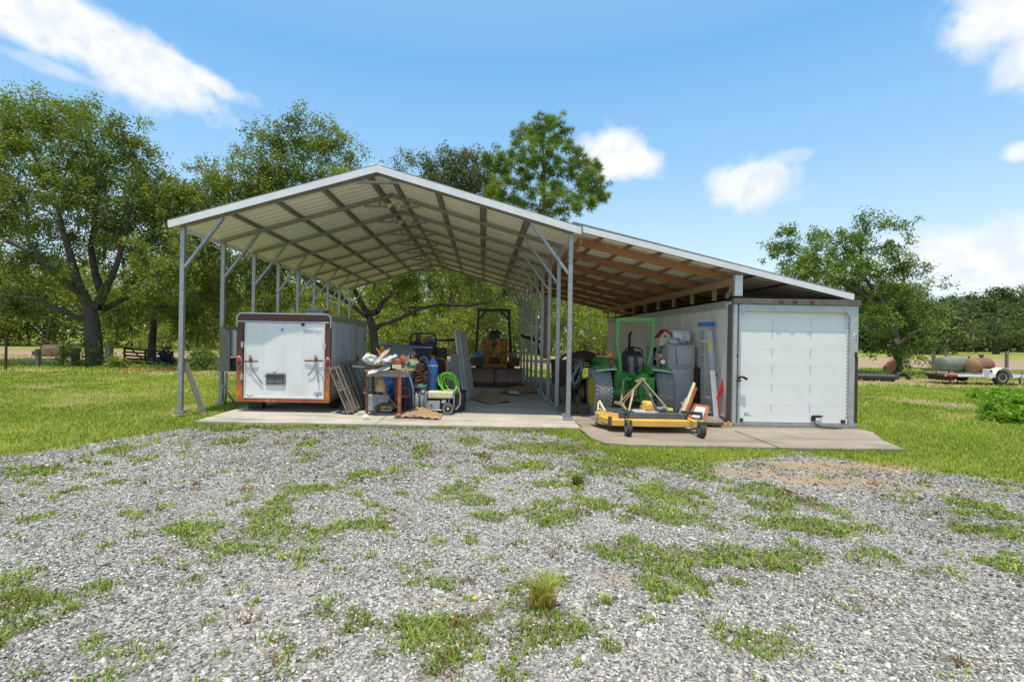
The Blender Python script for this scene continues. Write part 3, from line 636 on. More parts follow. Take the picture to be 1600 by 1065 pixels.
b = MB().prism([(XC - .16, RF + .35, RIDGE + .05), (XC + .16, RF + .35, RIDGE + .05), (XC, RF + .35, RIDGE + .135)], (0, RB - RF - .7, 0)); b.build('ridge_vent', 'roof_top', carport)
# white rake trim along the front and back gable edges, eave trim along the sides
def rake(x0, x1, zf, y, name, parent, h=.15, dirn=-1):
    b = MB()
    a0, a1 = Vector((x0, y, zf(x0) + .045)), Vector((x1, y, zf(x1) + .045))
    b.prism([a0, a1, a1 - Vector((0, 0, h)), a0 - Vector((0, 0, h))], (0, .025 * dirn, 0))
    b.prism([a0 + Vector((0, .025 * dirn, .003)), a1 + Vector((0, .025 * dirn, .003)), a1 + Vector((0, .025 * dirn, -.012)), a0 + Vector((0, .025 * dirn, -.012))], (0, -.16 * dirn, 0))
    return b.build(name, 'white_trim', parent)
rake(XE0, XC, roof_z, RF - .003, 'rake_trim', carport); rake(XC, XE1, roof_z, RF - .003, 'rake_trim', carport)
rake(XE0, XC, roof_z, RB + .003, 'rake_trim', carport, dirn=1); rake(XC, XE1, roof_z, RB + .003, 'rake_trim', carport, dirn=1)
MB().box((XE0 - .018, (RF + RB) / 2, EAVE - .015), (.03, RB - RF, .12)).build('eave_trim', 'white_trim', carport)
# purlins (hat channels) under the sheets
for off in (.22, 1.14, 2.06, 2.96):
    for sgn in (-1, 1):
        x = XC + sgn * off; z = roof_z(x) - .008
        b = MB()
        for dx, w, dz, h in ((0, .055, -.035, .012), (-.03, .008, -.018, .036), (.03, .008, -.018, .036), (-.052, .04, -.004, .006), (.052, .04, -.004, .006)):
            b.box((x + dx, (RF + RB) / 2, z + dz - sgn * dx * .29), (w, RB - RF - .06, h))
        b.build('purlin', 'galv_old', carport)
# one frame per bay: posts, rafters, peak tie, knee braces
PT = .086
for i in range(NB + 1):
    y = YF + i * BAY
    for x, sg in ((XL, -1), (XR, 1)):
        zt = roof_z(x) - .115
        b = MB().box((x, y, (zt + .06) / 2), (PT, PT * .85, zt - .06)).box((x, y, .03), (PT + .09, PT + .05, .058)); b.build('post', 'galv', carport, bevel=.006)
        zk = 2.86; xi = x - sg * .78
        b = MB().bar((x - sg * .04, y - .002, zk), (xi, y - .002, roof_z(xi) - .13), .062, .05); b.build('knee_brace', 'galv', carport)
    for sg, xe in ((-1, XL), (1, XR)):
        b = MB().bar((xe + sg * .045, y, roof_z(xe + sg * .045) - .082), (XC, y, RIDGE - .082), PT * .8, .065, (0, 0, 1)); b.build('rafter', 'galv_old', carport)
    xt = .62 if i else .40
    b = MB().bar((XC - xt, y - .03, roof_z(XC - xt) - .15), (XC + xt, y - .03, roof_z(XC + xt) - .15), .055, .045)
    for sg in (-1, 1): b.bar((XC + sg * .28, y - .03, roof_z(XC + xt) - .14), (XC + sg * .28, y - .03, roof_z(XC + .28) - .12), .04, .04, (0, 1, 0))
    b.build('peak_tie', 'galv_old', carport)
for x in (XR,):
    MB().box((x, (YF + YB) / 2, .028), (PT * .9, YB - YF - .1, .05)).build('base_rail', 'galv', carport)
# twin-headed work lights hung from the ridge
for k, (dy, dx) in enumerate(((1.42, .06), (3.0, .05), (8.8, .05))):
    y = YF + dy; z = RIDGE - .36
    lt = thing('work_light', (XC + dx, y, z), ['cream twin-head floodlight under the carport ridge nearest its front', 'second cream floodlight along the carport ridge, behind the front one', 'far small cream floodlight at the back of the carport ridge'][k], 'floodlight', 'floodlights under the carport ridge')
    MB().box((XC + dx, y, z + .1), (.08, .08, .04)).cyl((XC + dx, y, z + .1), (XC + dx, y, z + .22), .012).build('mount', 'cream', lt)
    for sg in (-1, 1):
        MB().lathe([(.02, 0), (.035, .02), (.05, .08), (.052, .095)], (XC + dx + sg * .05, y, z + .07), (sg * .8, -.45, -.65), 14).build('lamp_head', 'cream', lt, smooth=True, auto=35)

# ------------------------------------------------------------------ timber lean-to on the right of the carport
LX0, LX1, LZ0, LZ1 = XE1 + .004, 7.02, EAVE + .0, 2.50
def lean_z(x): return LZ0 + (LZ1 - LZ0) / (LX1 - LX0) * (x - LX0)
LF, LB = 9.56, 20.6
lean = thing('lean_to', (LX0, LF, 0), 'timber lean-to roof sloping down from the carport to the white box', 'lean-to')
roof_sheet([LX0 + (LX1 - LX0) * k / 4 for k in range(5)], lean_z, LF, LB, 'roof_panel', lean)
rake(LX0 + .012, LX1, lean_z, LF - .003, 'rake_trim', lean, h=.125)
MB().prism([(LX0 - .15, LF + .17, lean_z(LX0) + .055), (LX1, LF + .17, lean_z(LX1) + .033), (LX1, LF + .17, lean_z(LX1) + .10), (LX0 - .15, LF + .17, lean_z(LX0) + .165)], (0, LB - LF - .2, 0)).build('roof_topping', 'roof_top', lean)
MB().box((LX1 + .02, (LF + LB) / 2, LZ1 - .01), (.035, LB - LF, .10)).build('eave_trim', 'white_trim', lean)
for k in range(8):
    y = 10.15 + 1.45 * k
    x1 = 6.6 if k else 4.95
    b = MB().bar((LX0 + .07, y, lean_z(LX0 + .07) - .125), (x1, y, lean_z(x1) - .125), .042, .15)
    b.build('rafter', 'rafter_wood', lean)
rd = random.Random(3)
for x in (2.28, 2.86, 3.46, 4.05, 4.62, 5.25, 5.9):
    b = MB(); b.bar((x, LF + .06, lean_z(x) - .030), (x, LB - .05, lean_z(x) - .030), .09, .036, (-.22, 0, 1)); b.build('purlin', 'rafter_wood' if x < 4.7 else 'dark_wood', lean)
BX = 4.80; bz = lean_z(BX) - .20
MB().box((BX, 14.9, bz - .075), (.075, 10.4, .145)).build('beam', 'beam_wood', lean)
MB().box((BX + .06, 9.62, 2.66), (.15, .10, .40)).build('post', 'frame_alu', lean, bevel=.006)
for k in range(9):
    y = 10.5 + 1.12 * k; MB().box((BX + .02, y, (2.44 + bz - .15) / 2), (.045, .12, bz - .15 - 2.44)).build('stud', 'beam_wood', lean)
MB().bar((BX + .02, 9.95, 2.46), (BX + .02, 9.72, bz - .16), .045, .09).build('stud', 'beam_wood', lean)
MB().box((2.0 - .14, (LF + LB) / 2, lean_z(1.86) - .20), (.04, LB - LF - .3, .16)).build('ledger', 'rafter_wood', lean)
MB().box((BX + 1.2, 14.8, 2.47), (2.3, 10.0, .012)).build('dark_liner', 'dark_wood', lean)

# ------------------------------------------------------------------ white box body with a roll-up door
BXL, BXR, BYF, BYB, BTOP, BBOT = 4.72, 7.08, 9.50, 19.5, 2.42, 0.0
box = thing('storage_box', (BXL, BYF, 0), 'white freight box body with a closed roll-up door, under the low edge of the lean-to', 'storage box')
# rounded nose body
prof = [(BXL + .015, BYF + .14)] + [(BXL + .015, BYB - .45)] + [(BXL + .465 - .45 * math.cos(a), BYB - .45 + .45 * math.sin(a)) for a in [R(15 * k) for k in range(1, 6)]] + [(BXL + .465, BYB)] + \
       [(BXR - .465, BYB)] + [(BXR - .465 + .45 * math.sin(a), BYB - .45 + .45 * math.cos(a)) for a in [R(15 * k) for k in range(1, 6)]] + [(BXR - .015, BYB - .45), (BXR - .015, BYF + .14)]
MB().prism([(x, y, .10) for x, y in prof], (0, 0, 2.24)).build('wall', 'side_grey', box, smooth=True, auto=30)
MB().prism([(x, y, 2.345) for x, y in [(x + (.02 if x < 6 else -.02), y + .01) for x, y in prof]], (0, 0, .03)).build('roof', 'frame_alu', box)
b = MB().box((BXL + .004, (BYF + BYB) / 2 - .1, 2.32), (.035, BYB - BYF - .75, .12)); b.box((BXL + .004, (BYF + BYB) / 2 - .1, .07), (.04, BYB - BYF - .75, .14)); b.build('side_rail', 'frame_alu', box)
b = MB()
for k in range(58): b.cyl((BXL - .008, BYF + .3 + k * .155, 2.235), (BXL + .02, BYF + .3 + k * .155, 2.235), .011, n=6)
b.build('rivets', 'pillar', box)
for k in range(1, 8): MB().box((BXL + .011, BYF + k * 1.22, 1.17), (.012, .05, 2.1)).build('seam_strip', 'side_grey', box)
# rear frame: pillars, header, sill
MB().box((BXL + .09, BYF + .065, 1.16), (.035, .19, 2.30)).box((BXL - .012, BYF + .075, 1.16), (.022, .16, 2.30)).build('corner_pillar', 'pillar', box)
for x in (BXL + .075, BXR - .075):
    b = MB().box((x, BYF, 1.155), (.15, .06, 2.29)); b.build('frame_post', 'frame_alu', box, bevel=.005)
b = MB().box(((BXL + BXR) / 2, BYF + .005, 2.235), (BXR - BXL - .304, .06, .13)); b.build('header', 'frame_alu', box, bevel=.004)
b = MB().box(((BXL + BXR) / 2, BYF - .012, 2.355), (BXR - BXL + .03, .12, .105)); b.build('top_rail', 'pillar', box, bevel=.006)
for sg, x in ((1, BXL), (-1, BXR)):
    MB().prism([(x + sg * .15, BYF - .033, 2.30), (x + sg * .33, BYF - .033, 2.30), (x + sg * .15, BYF - .033, 2.09)], (0, .008, 0)).build('gusset', 'frame_alu', box)
for px in (1217, 1239, 1265):
    p = at(px, 470.5, BYF); MB().box((p.x, BYF - .078, 2.355), (.085, .014, .045)).build('marker_light', 'dull_lens', box)
MB().box(((BXL + BXR) / 2, BYF - .005, .03), (BXR - BXL - .02, .09, .055)).build('sill', 'steel', box)
# roll-up door: seven panels in two side tracks
dr = MB().box(((BXL + BXR) / 2, BYF + .075, 1.12), (BXR - BXL - .31, .03, 2.12)).build('door', 'box_white', box)
dz = [.075, .40, .78, 1.14, 1.46, 1.80, 2.02]
for a, b_ in zip(dz[:-1], dz[1:]):
    MB().box(((BXL + BXR) / 2, BYF + .053, (a + b_) / 2), (BXR - BXL - .35, .02, b_ - a - .0015)).build('panel', 'box_white', dr, bevel=.0008)
b = MB()
for fx in (.305, .66):
    x = BXL + .15 + (BXR - BXL - .3) * fx
    for z in dz[1:]:
        for k in range(-2, 3):
            b.cyl((x, BYF + .046, z - .06 + k * .033), (x, BYF + .036, z - .06 + k * .033), .0055, n=6)
b.build('bolts', 'black', dr)
for x in (BXL + .165, BXR - .165): MB().box((x, BYF + .035, 1.12), (.03, .02, 2.1)).build('track', 'box_white', dr)
b = MB()
for k in range(26): b.cyl((BXR - .162, BYF + .03, .2 + k * .07), (BXR - .162, BYF + .02, .2 + k * .07), .010, n=6)
b.build('rollers', 'black', dr)
for x in (BXL + .20, BXR - .22): MB().box((x, BYF + .03, .11), (.075, .03, .06)).build('corner_stop', 'black', dr, bevel=.004)
hd = MB().box((6.30 + .07, BYF + .02, .205), (.19, .03, .028)).box((6.30 - .02, BYF + .025, .155), (.05, .03, .10)).box((6.30 + .075, BYF + .03, .15), (.11, .02, .085)); hd.build('handle', 'black', dr, bevel=.004)
MB().box((6.30 + .075, BYF + .016, .148), (.09, .01, .06)).build('handle_plate', 'box_white', dr)
MB().tube([(6.28, BYF + .0, .13), (6.29, BYF - .05, .06), (6.36, BYF - .12, .015), (6.50, BYF - .14, .012), (6.62, BYF - .16, .012)], .013, 8).build('pull_strap', 'black', dr, smooth=True)
MB().box((6.66, BYF - .165, .016), (.09, .03, .016)).build('strap_end', 'rust_dark', dr)
lk = MB().tube([(BXL + .10, BYF - .045, .90), (BXL + .14, BYF - .06, .935), (BXL + .20, BYF - .05, .92), (BXL + .24, BYF - .06, .90)], .022, 8); lk.blob((BXL + .245, BYF - .05, .895), (.032, .025, .03)).box((BXL + .11, BYF - .045, .86), (.08, .03, .028)); lk.build('latch', 'black', box, smooth=True)
MB().box((BXL + .075, BYF - .034, 1.33), (.022, .012, .03)).build('striker', 'black', box)
MB().lathe([(.030, 0), (.044, 0), (.044, .012), (.030, .012)], (BXR - .055, BYF - .042, 1.735), (0, 1, 0), 20, cap=False).build('tie_ring', 'box_white', box)
MB().box((BXR - .03, BYF - .034, .72), (.05, .012, 1.25)).box((BXR - .045, BYF - .04, 1.38), (.03, .03, .10)).build('pillar_rust', 'rust_dark', box)
for k, (w, z) in enumerate(((.10, .27), (.055, .245), (.08, .232), (.13, .222))):
    MB().box((BXL + .33 - (.13 - w) / 2, BYF + .0405, z - .02), (w, .004, .007)).build('sticker_print', 'ink_grey', dr)
# ------------------------------------------------------------------ helpers for things seen face-on
def bx(mb, x0, y0, x1, y1, d, depth, rot=None):
    """box whose front face spans photo x0..x1, y0..y1 at depth d"""
    a, b = at(x0, (y0 + y1) / 2, d), at(x1, (y0 + y1) / 2, d); c = at((x0 + x1) / 2, y0, d); e = at((x0 + x1) / 2, y1, d)
    return mb.box(((a.x + b.x) / 2, d + depth / 2, (c.z + e.z) / 2), (abs(b.x - a.x), depth, abs(c.z - e.z)), rot)
def px_m(d): return d / F

# jamb paint: maroon that has worn through to orange primer towards the bottom of the trailer
def jamb_paint():
    m = bpy.data.materials.new('worn_jamb_paint'); m.use_nodes = True; t = m.node_tree; b = t.nodes['Principled BSDF']; b.inputs['Roughness'].default_value = .5
    tc = N(t, 'ShaderNodeTexCoord'); sp = N(t, 'ShaderNodeSeparateXYZ'); L(t, tc.outputs['Object'], sp.inputs[0])
    no = N(t, 'ShaderNodeTexNoise'); no.inputs['Scale'].default_value = 6; no.inputs['Detail'].default_value = 8; L(t, tc.outputs['Object'], no.inputs['Vector'])
    v = math_node(t, 'ADD', sp.outputs[2], math_node(t, 'MULTIPLY', math_node(t, 'SUBTRACT', no.outputs[0], .5), 1.1))
    cr = N(t, 'ShaderNodeValToRGB'); L(t, v, cr.inputs[0]); e = cr.color_ramp.elements
    e.new(.5); e.new(.5)
    for el, (p, c) in zip(e, [(.3, (.52, .16, .055)), (.75, (.36, .12, .05)), (.95, (.24, .085, .045)), (1.0, (.125, .042, .028))]): el.position = p; el.color = (*c, 1)
    L(t, cr.outputs[0], b.inputs['Base Color']); return m
MJ = jamb_paint()

# ------------------------------------------------------------------ enclosed cargo trailer
TY, TX0, TX1, TZ0, TZ1, TL = 10.2, -5.01, -3.10, .20, 2.0, 13.45
tr = thing('cargo_trailer', ((TX0 + TX1) / 2, 11.6, 0), 'white enclosed cargo trailer with worn maroon and orange rear frame', 'trailer')
rr = .10
poly = [(TX0 + .02, .26), (TX1 - .02, .26), (TX1 - .02, TZ1 - rr)] + [(TX1 - .02 - rr + rr * math.cos(R(a)), TZ1 - rr + rr * math.sin(R(a))) for a in (30, 60, 90)] + [(TX0 + .02 + rr - rr * math.sin(R(a)), TZ1 - rr + rr * math.cos(R(a))) for a in (0, 30, 60)] + [(TX0 + .02, TZ1 - rr)]
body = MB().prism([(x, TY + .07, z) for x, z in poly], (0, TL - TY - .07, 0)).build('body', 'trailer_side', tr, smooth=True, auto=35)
b = MB()
for k in range(1, 8): b.box((TX1 - .0175, TY + .07 + k * .4, 1.05), (.008, .012, 1.55))
b.build('wall_seams', 'steel', body)
b = MB().box((TX1 - .025, (TY + TL) / 2, TZ1 - .075), (.05, TL - TY - .1, .11)).box((TX1 - .014, (TY + TL) / 2, .29), (.03, TL - TY - .1, .10)); b.build('side_trim', 'steel', body)
# rear frame
b = MB(); outl = [(TX0, .22), (TX1, .22), (TX1, TZ1 - rr)] + [(TX1 - rr + rr * math.cos(R(a)), TZ1 - rr + rr * math.sin(R(a))) for a in (30, 60, 90)] + [(TX0 + rr - rr * math.sin(R(a)), TZ1 - rr + rr * math.cos(R(a))) for a in (0, 30, 60)] + [(TX0, TZ1 - rr)]
hz = 1.845
hdr = MB().prism([(x, TY, z) for x, z in [(TX0 + .004, hz), (TX1 - .004, hz)] + [(q[0], q[1] - .012) for q in outl[2:]]], (0, .08, 0)).build('header', 'maroon', tr)
for x, s in ((TX0 + .067, 1), (TX1 - .067, -1)):
    j = MB().box((x, TY + .04, (.29 + hz - .002) / 2), (.126, .08, hz - .292)).build('jamb', MJ, tr)
    for z in (1.36, .71):
        MB().box((x + s * .055, TY - .012, z), (.055, .022, .115)).cyl((x + s * .075, TY - .02, z - .06), (x + s * .075, TY - .02, z + .06), .012, n=8).build('hinge', 'chrome', j)
    tl = MB().lathe([(.035, 0), (.05, -.008), (.05, -.015), (.03, -.03), (.0, -.034)], (0, 0, 0), (0, 1, 0), 20, cap=False)
    tl.v = [(x - s * .012 + v[0] * .85, TY + v[1], 1.02 + v[2] * 1.9) for v in tl.v]; lens = tl.build('tail_light', 'red_lens', tr, smooth=True)
    r_ = MB().lathe([(.055, 0), (.062, -.004), (.055, -.010)], (0, 0, 0), (0, 1, 0), 20, cap=False); r_.v = [(x - s * .012 + v[0] * .85, TY + v[1], 1.02 + v[2] * 1.85) for v in r_.v]; r_.build('light_ring', 'paper', lens)
    MB().box((x - s * .015, TY - .006, .36), (.06, .01, .11)).build('reflector', 'amber_lens', tr)
MB().box(((TX0 + TX1) / 2, TY + .03, .245), (TX1 - TX0, .11, .085)).build('bumper', 'orange_rust', tr, bevel=.01)
MB().box(((TX0 + TX1) / 2, TY - .006, hz - .012), (TX1 - TX0 - .06, .05, .02)).build('drip_rail', 'paper', tr)
b = MB().tube([(x, TY - .006, z) for x, z in [(TX0 + .004, 1.72)] + [(q[0], q[1]) for q in reversed(outl[2:])] + [(TX1 - .004, 1.72)]], .012, 6); b.build('edge_moulding', 'trailer_white', tr, smooth=True)
for px in (429, 444.5, 460.5):
    p = at(px, 497.5, TY); ml = MB().blob((p.x, TY - .005, p.z), (.062, .022, .020), rough=0).build('marker_light', 'red_lens', tr, smooth=True)
# ramp door
DX0, DX1, DZ0, DZ1 = at(382.5, 560, TY).x, at(507.5, 560, TY).x, .30, hz - .035
rdoor = MB().sheet(lambda u, v: (DX0 + (DX1 - DX0) * u, TY - .012 + .010 * math.sin(u * 7.5) * math.sin(v * 3.14) + .006 * math.sin(u * 15 + 1) * math.sin(v * 6.3), DZ0 + (DZ1 - DZ0) * v), 30, 20, thick=.04).build('ramp_door', 'trailer_white', tr, smooth=True, auto=40)
b = MB()
for x in (DX0 + .012, DX1 - .012): b.box((x, TY - .022, (DZ0 + DZ1) / 2), (.024, .012, DZ1 - DZ0))
b.box(((DX0 + DX1) / 2, TY - .022, DZ0 - .004), (DX1 - DX0, .02, .03)); b.build('door_edge', 'paper', rdoor)
b = MB()
for px in (412, 444, 475):
    x = at(px, 560, TY).x
    for k in range(15): b.lathe([(.008, 0), (.004, -.005)], (x, TY - .022, DZ0 + .12 + k * .097), (0, 1, 0), 6)
b.build('rivets', 'steel', rdoor)
p = at(474, 507, TY); MB().lathe([(.034, 0), (.034, -.012), (.02, -.02)], (p.x, TY - .02, p.z), (0, 1, 0), 16).build('round_vent', 'black', rdoor)
p = at(441.5, 514.5, TY); MB().box((p.x, TY - .028, p.z), (.022, .012, .03)).box((p.x + .005, TY - .03, p.z - .025), (.01, .012, .03)).build('hook', 'black', rdoor)
def dpt(px, py, off=-.04): q = at(px, py, TY); return (q.x, TY + off, q.z)
for sx, (b0, b1), cxx, straps in ((0, (383.5, 404), 392.5, [[(392.5, 568), (396, 578), (404, 589), (411, 599.5)]]), (1, (476.5, 506), 494.5, [[(493.5, 567), (490.5, 577), (485, 583), (482.5, 586.5)], [(495, 568), (496.5, 580), (499, 597)]])):
    lt = MB().bar(dpt(b0, 564.3 - sx), dpt(b1, 564.3 - sx), .016, .024).build('latch_bar', 'black', rdoor)
    MB().box(dpt(cxx, 561.5, -.035), (.05, .04, .085)).box(dpt(cxx - 1, 556, -.03), (.05, .02, .02)).build('latch_bracket', 'rust', rdoor, bevel=.004)
    MB().tube([dpt(cxx - (7 if not sx else -3), 568), dpt(cxx - (5 if not sx else -6), 571.5), dpt(cxx + (0 if not sx else 8), 572)], .007, 6).build('latch_link', 'steel', rdoor)
    for st in straps:
        MB().bar(dpt(*st[0], -.05), dpt(*st[1], -.045), .022, .008, (0, 1, 0)).bar(dpt(*st[1], -.045), dpt(*st[2], -.04), .024, .008, (0, 1, 0)).bar(dpt(*st[-2], -.04), dpt(*st[-1], -.035), .026, .008, (0, 1, 0)).build('latch_handle', 'steel', rdoor)
pl = bx(MB(), 415, 583, 446, 601.5, TY - .034, .012).build('licence_plate', 'plate', rdoor, bevel=.004)
b = MB()
for q4 in ((415.5, 583.3, 445.5, 584.3), (415.5, 600.2, 445.5, 601.2), (415.3, 583.3, 416.3, 601.2), (444.7, 583.3, 445.7, 601.2)): bx(b, *q4, TY - .0365, .004)
b.build('plate_border', 'ink_grey', pl)
q = at(430.5, 588, TY); lettering('NORM NOW', .075, (q.x, TY - .036, q.z), (R(90), 0, 0), 'ink', pl)
q = at(430.5, 596, TY); lettering('KEEP WEST', .062, (q.x, TY - .036, q.z), (R(90), 0, 0), 'ink_grey', pl)
q = at(430.5, 579.5, TY); MB().blob((q.x, TY - .05, q.z), (.028, .035, .03), rough=0).build('plate_lamp', 'chrome', rdoor, smooth=True)
MB().box((q.x, TY - .03, q.z - .04), (.05, .02, .03)).build('lamp_base', 'paper', rdoor)
q = at(488.5, 517.5, TY); lettering('FREEWAY', .085, (q.x, TY - .022, q.z), (R(90), R(1.5), 0), 'ink_grey', rdoor, shear=.35)
q = at(497, 613.5, TY); lettering('cgc', .13, (q.x, TY - .022, q.z), (R(90), 0, 0), 'ink_blue', rdoor, shear=.3)
b = MB(); q = at(391, 617, TY)
for sg in (-1, 1):
    b.prism([(q.x, TY - .021, q.z - .02), (q.x + sg * .07, TY - .021, q.z + .018), (q.x + sg * .068, TY - .021, q.z + .002), (q.x + sg * .02, TY - .021, q.z - .022)], (0, -.003, 0))
b.build('bird_emblem', 'ink', rdoor)
# side door, vent, running gear, tongue
sd = MB().box((TX1 - .012, 12.72, 1.06), (.02, .80, 1.52)).build('side_door', 'trailer_side', tr, bevel=.004)
MB().box((TX1 - .001, 12.72, 1.835), (.016, .86, .03)).box((TX1 - .001, 12.30, 1.06), (.016, .03, 1.52)).box((TX1 - .001, 13.14, 1.06), (.016, .03, 1.52)).build('door_trim', 'steel', sd)
MB().box((TX1 + .012, 12.40, 1.02), (.03, .05, .14)).box((TX1 + .012, 13.10, 1.5), (.03, .05, .07)).build('handle', 'black', sd)
p0, p1 = at(475, 486, 11.3), at(506, 486, 11.3)
vt = MB().box(((p0.x + p1.x) / 2, 11.55, 2.055), (.42, .42, .11)).build('roof_vent', 'steel', tr, bevel=.02)
MB().box(((p0.x + p1.x) / 2, 11.55, 2.135), (.46, .46, .05)).build('vent_cap', 'galv', vt, bevel=.02)
for x, s in ((TX0 + .14, -1), (TX1 - .14, 1)):
    w = MB().lathe([(.17, -.09), (.28, -.095), (.32, -.07), (.33, -.03), (.33, .03), (.32, .07), (.28, .095), (.17, .09)], (x, 11.0, .325), (1, 0, 0), 28).build('wheel', 'rubber', tr, smooth=True)
    MB().lathe([(.0, .02), (.09, .03), (.165, .05), (.172, .09)], (x, 11.0, .325), (s, 0, 0), 20, cap=False).build('rim', 'steel', w, smooth=True)
MB().box((-4.77, 10.62, .115), (.30, .12, .23)).build('jack_foot', 'black', tr)
MB().bar((TX0 + .3, TL - .1, .33), (-4.05, TL + 1.1, .36), .06, .09).bar((TX1 - .3, TL - .1, .33), (-4.05, TL + 1.1, .36), .06, .09).cyl((-4.05, TL + 1.0, 0), (-4.05, TL + 1.0, .7), .03).build('tongue', 'black', tr)

# ------------------------------------------------------------------ by the left row of posts
p = gd(318, 645); q = at(289, 566, 9.86)
one(MB().bar((p.x, p.y, 0), q, .09, .055, (0, 1, 0)), 'timber_prop', 'grey_wood', 'grey timber prop leaning on the front left carport post', 'plank', (p.x, p.y, 0))
UY = YF + BAY
ub = thing('meter_post', (at(350, 600, UY).x, UY - .1, 0), 'weathered grey board carrying a meter box on the second left carport post', 'meter post')
a, b_ = at(343.5, 510, UY - .09), at(358, 580, UY - .09)
MB().prism([(a.x, a.y, a.z), (a.x + .09, a.y, a.z - .02), (b_.x, a.y, a.z - .10), (b_.x + .004, a.y, b_.z), (a.x, a.y, b_.z)], (0, .04, 0)).build('board', 'grey_wood', ub)
mb_ = bx(MB(), 358.5, 515, 369.5, 557, UY - .02, .16).build('meter_box', 'frame_alu', ub, bevel=.008)
a = at(364, 514, UY); MB().prism([(b_.x - .16, UY - .10, a.z + .01), (b_.x + .23, UY - .10, a.z - .03), (b_.x + .23, UY + .3, a.z + .02), (b_.x - .16, UY + .3, a.z + .06)], (0, 0, .018)).build('hood', 'pillar', ub)
bx(MB(), 359, 559, 371, 580, UY + .02, .12).build('breaker_box', 'black_plastic', ub, bevel=.006)
a = at(350, 582, UY - .06); g = gd(339, 640); MB().tube([(a.x - .03, UY - .1, a.z), (a.x - .05, UY - .12, a.z - .2), (g.x + .02, UY - .2, .0)], .022, 8).build('conduit', 'galv', ub, smooth=True)
a = at(355, 582, UY - .06); MB().tube([(a.x, UY - .1, a.z), (a.x - .01, UY - .1, -.02)], .03, 8).build('conduit', 'galv', ub, smooth=True)

# ------------------------------------------------------------------ pallets leaning on the trailer
def pallet(label, y0, w, xb, xt, zt, n_sl, seed):
    """pallet leaning to the left: foot line at x = xb, top edge at x = xt, z = zt; spans y0 .. y0 + w"""
    t_ = thing('pallet', (xb, y0 + w / 2, 0), label, 'pallet', 'grey pallets leaning on the trailer side')
    a, c = Vector((xb, 0, .02)), Vector((xt, 0, zt)); u = (c - a).normalized(); nrm = Vector((-u.z, 0, u.x)); ln = (c - a).length
    rd = random.Random(seed)
    for k in range(3):
        m_ = a + u * (.05 + (ln - .1) * k / 2)
        MB().bar(m_ + Vector((0, y0, 0)), m_ + Vector((0, y0 + w, 0)), .085, .035, u).build('runner', 'grey_wood', t_)
    for side, n_ in ((1, n_sl), (-1, 3)):
        for k in range(n_):
            y = y0 + .045 + (w - .09) * k / (n_ - 1) + rd.uniform(-.012, .012)
            p_ = a + nrm * (side * .053) + Vector((0, y, 0))
            MB().bar(p_, p_ + u * (ln + rd.uniform(-.02, .01)), .018, rd.uniform(.075, .095), (0, 1, 0)).build('slat', 'grey_wood', t_)
    return t_
pallet('pale grey wooden pallet leaning on the trailer side, the nearer one', 10.0, .62, -2.62, -3.02, .96, 4, 1)
pallet('darker wooden pallet leaning on the trailer side behind the nearer one', 10.75, .8, -2.60, -2.98, 1.02, 5, 2)

# ------------------------------------------------------------------ work table and what lies on it
TD = 9.85
tb = thing('work_table', (at(600, 650, TD).x, TD + .3, 0), 'old work table on rusty legs, heaped with junk', 'table')
za = at(610, 578, TD).z; xa, xb = at(570, 578, TD).x, at(643, 578, TD).x
MB().box(((xa + xb) / 2, TD + .36, za - .02), (xb - xa, .72, .035)).build('tabletop', 'plank_wood', tb)
for dy in (.03, .69): MB().box(((xa + xb) / 2, TD + dy, za - .085), (xb - xa - .06, .03, .09)).build('apron_rail', 'plank_wood', tb)
for px, dy, mt in ((573, .05, 'rust'), (624, .05, 'orange_rust'), (582, .66, 'rust_dark'), (634, .66, 'rust')):
    x = at(px, 640, TD + dy).x; MB().cyl((x, TD + dy, 0), (x, TD + dy, za - .04), .028 if mt != 'orange_rust' else .038, n=10).build('leg', mt, tb, smooth=True, auto=40)
for (a, b_) in (((578, 625), (612, 594)), ((600, 612), (624, 640)), ((606, 622), (585, 598))):
    MB().bar(at(*a, TD + .35), at(*b_, TD + .37), .018, .01).build('brace', 'steel', tb)
def junk(name, mat, label, cat, mb, c, **kw): return one(mb, name, mat, label, cat, c, **kw)
def topz(dz=0): return za + dz
def crumple(mb, c, sx, sy, sz, seed, rot=0, tilt=(0, 0)):
    rd = random.Random(seed); ph = [rd.uniform(0, 6) for _ in range(4)]
    def fn(u, v):
        x, y = (u - .5) * sx, (v - .5) * sy
        z = sz * (.5 + .3 * math.sin(u * 7 + ph[0]) * math.sin(v * 5 + ph[1]) + .2 * math.sin(u * 13 + v * 9 + ph[2])) + x * tilt[0] + y * tilt[1]
        return (c[0] + x * math.cos(rot) - y * math.sin(rot), c[1] + x * math.sin(rot) + y * math.cos(rot), c[2] + z)
    return mb.sheet(fn, 14, 10, thick=.012)
c = at(576, 573, TD); junk('wood_board', 'plank_wood', 'pale plank end sticking out left over the table edge', 'plank', MB().bar(at(551, 572, TD - .02) + Vector((0, 0, .0)), at(600, 575, TD + .3), .09, .022), c)
c = at(578, 561, TD + .15); junk('white_sack', 'paper', 'lumpy white sack lying on the left of the junk heap on the table', 'sack', MB().blob(c, (.115, .10, .085), 3, .55, 3).blob(c + Vector((-.07, -.03, .03)), (.06, .05, .05), 8, .6, 2), c, smooth=True, auto=30)
c = at(598, 553, TD + .2)
o = thing('carton', c, 'torn open orange and cream carton tipped on top of the table heap', 'carton')
rt = Euler((R(20), R(-38), R(15)))
MB().box(c, (.20, .14, .02), rt).box(c + Vector((-.085, .01, .04)), (.015, .14, .17), Euler((0, R(-30), R(15)))).box(c + Vector((.09, 0, .02)), (.012, .14, .20), Euler((R(10), R(24), R(15)))).build('carton_side', 'cardboard_light', o)
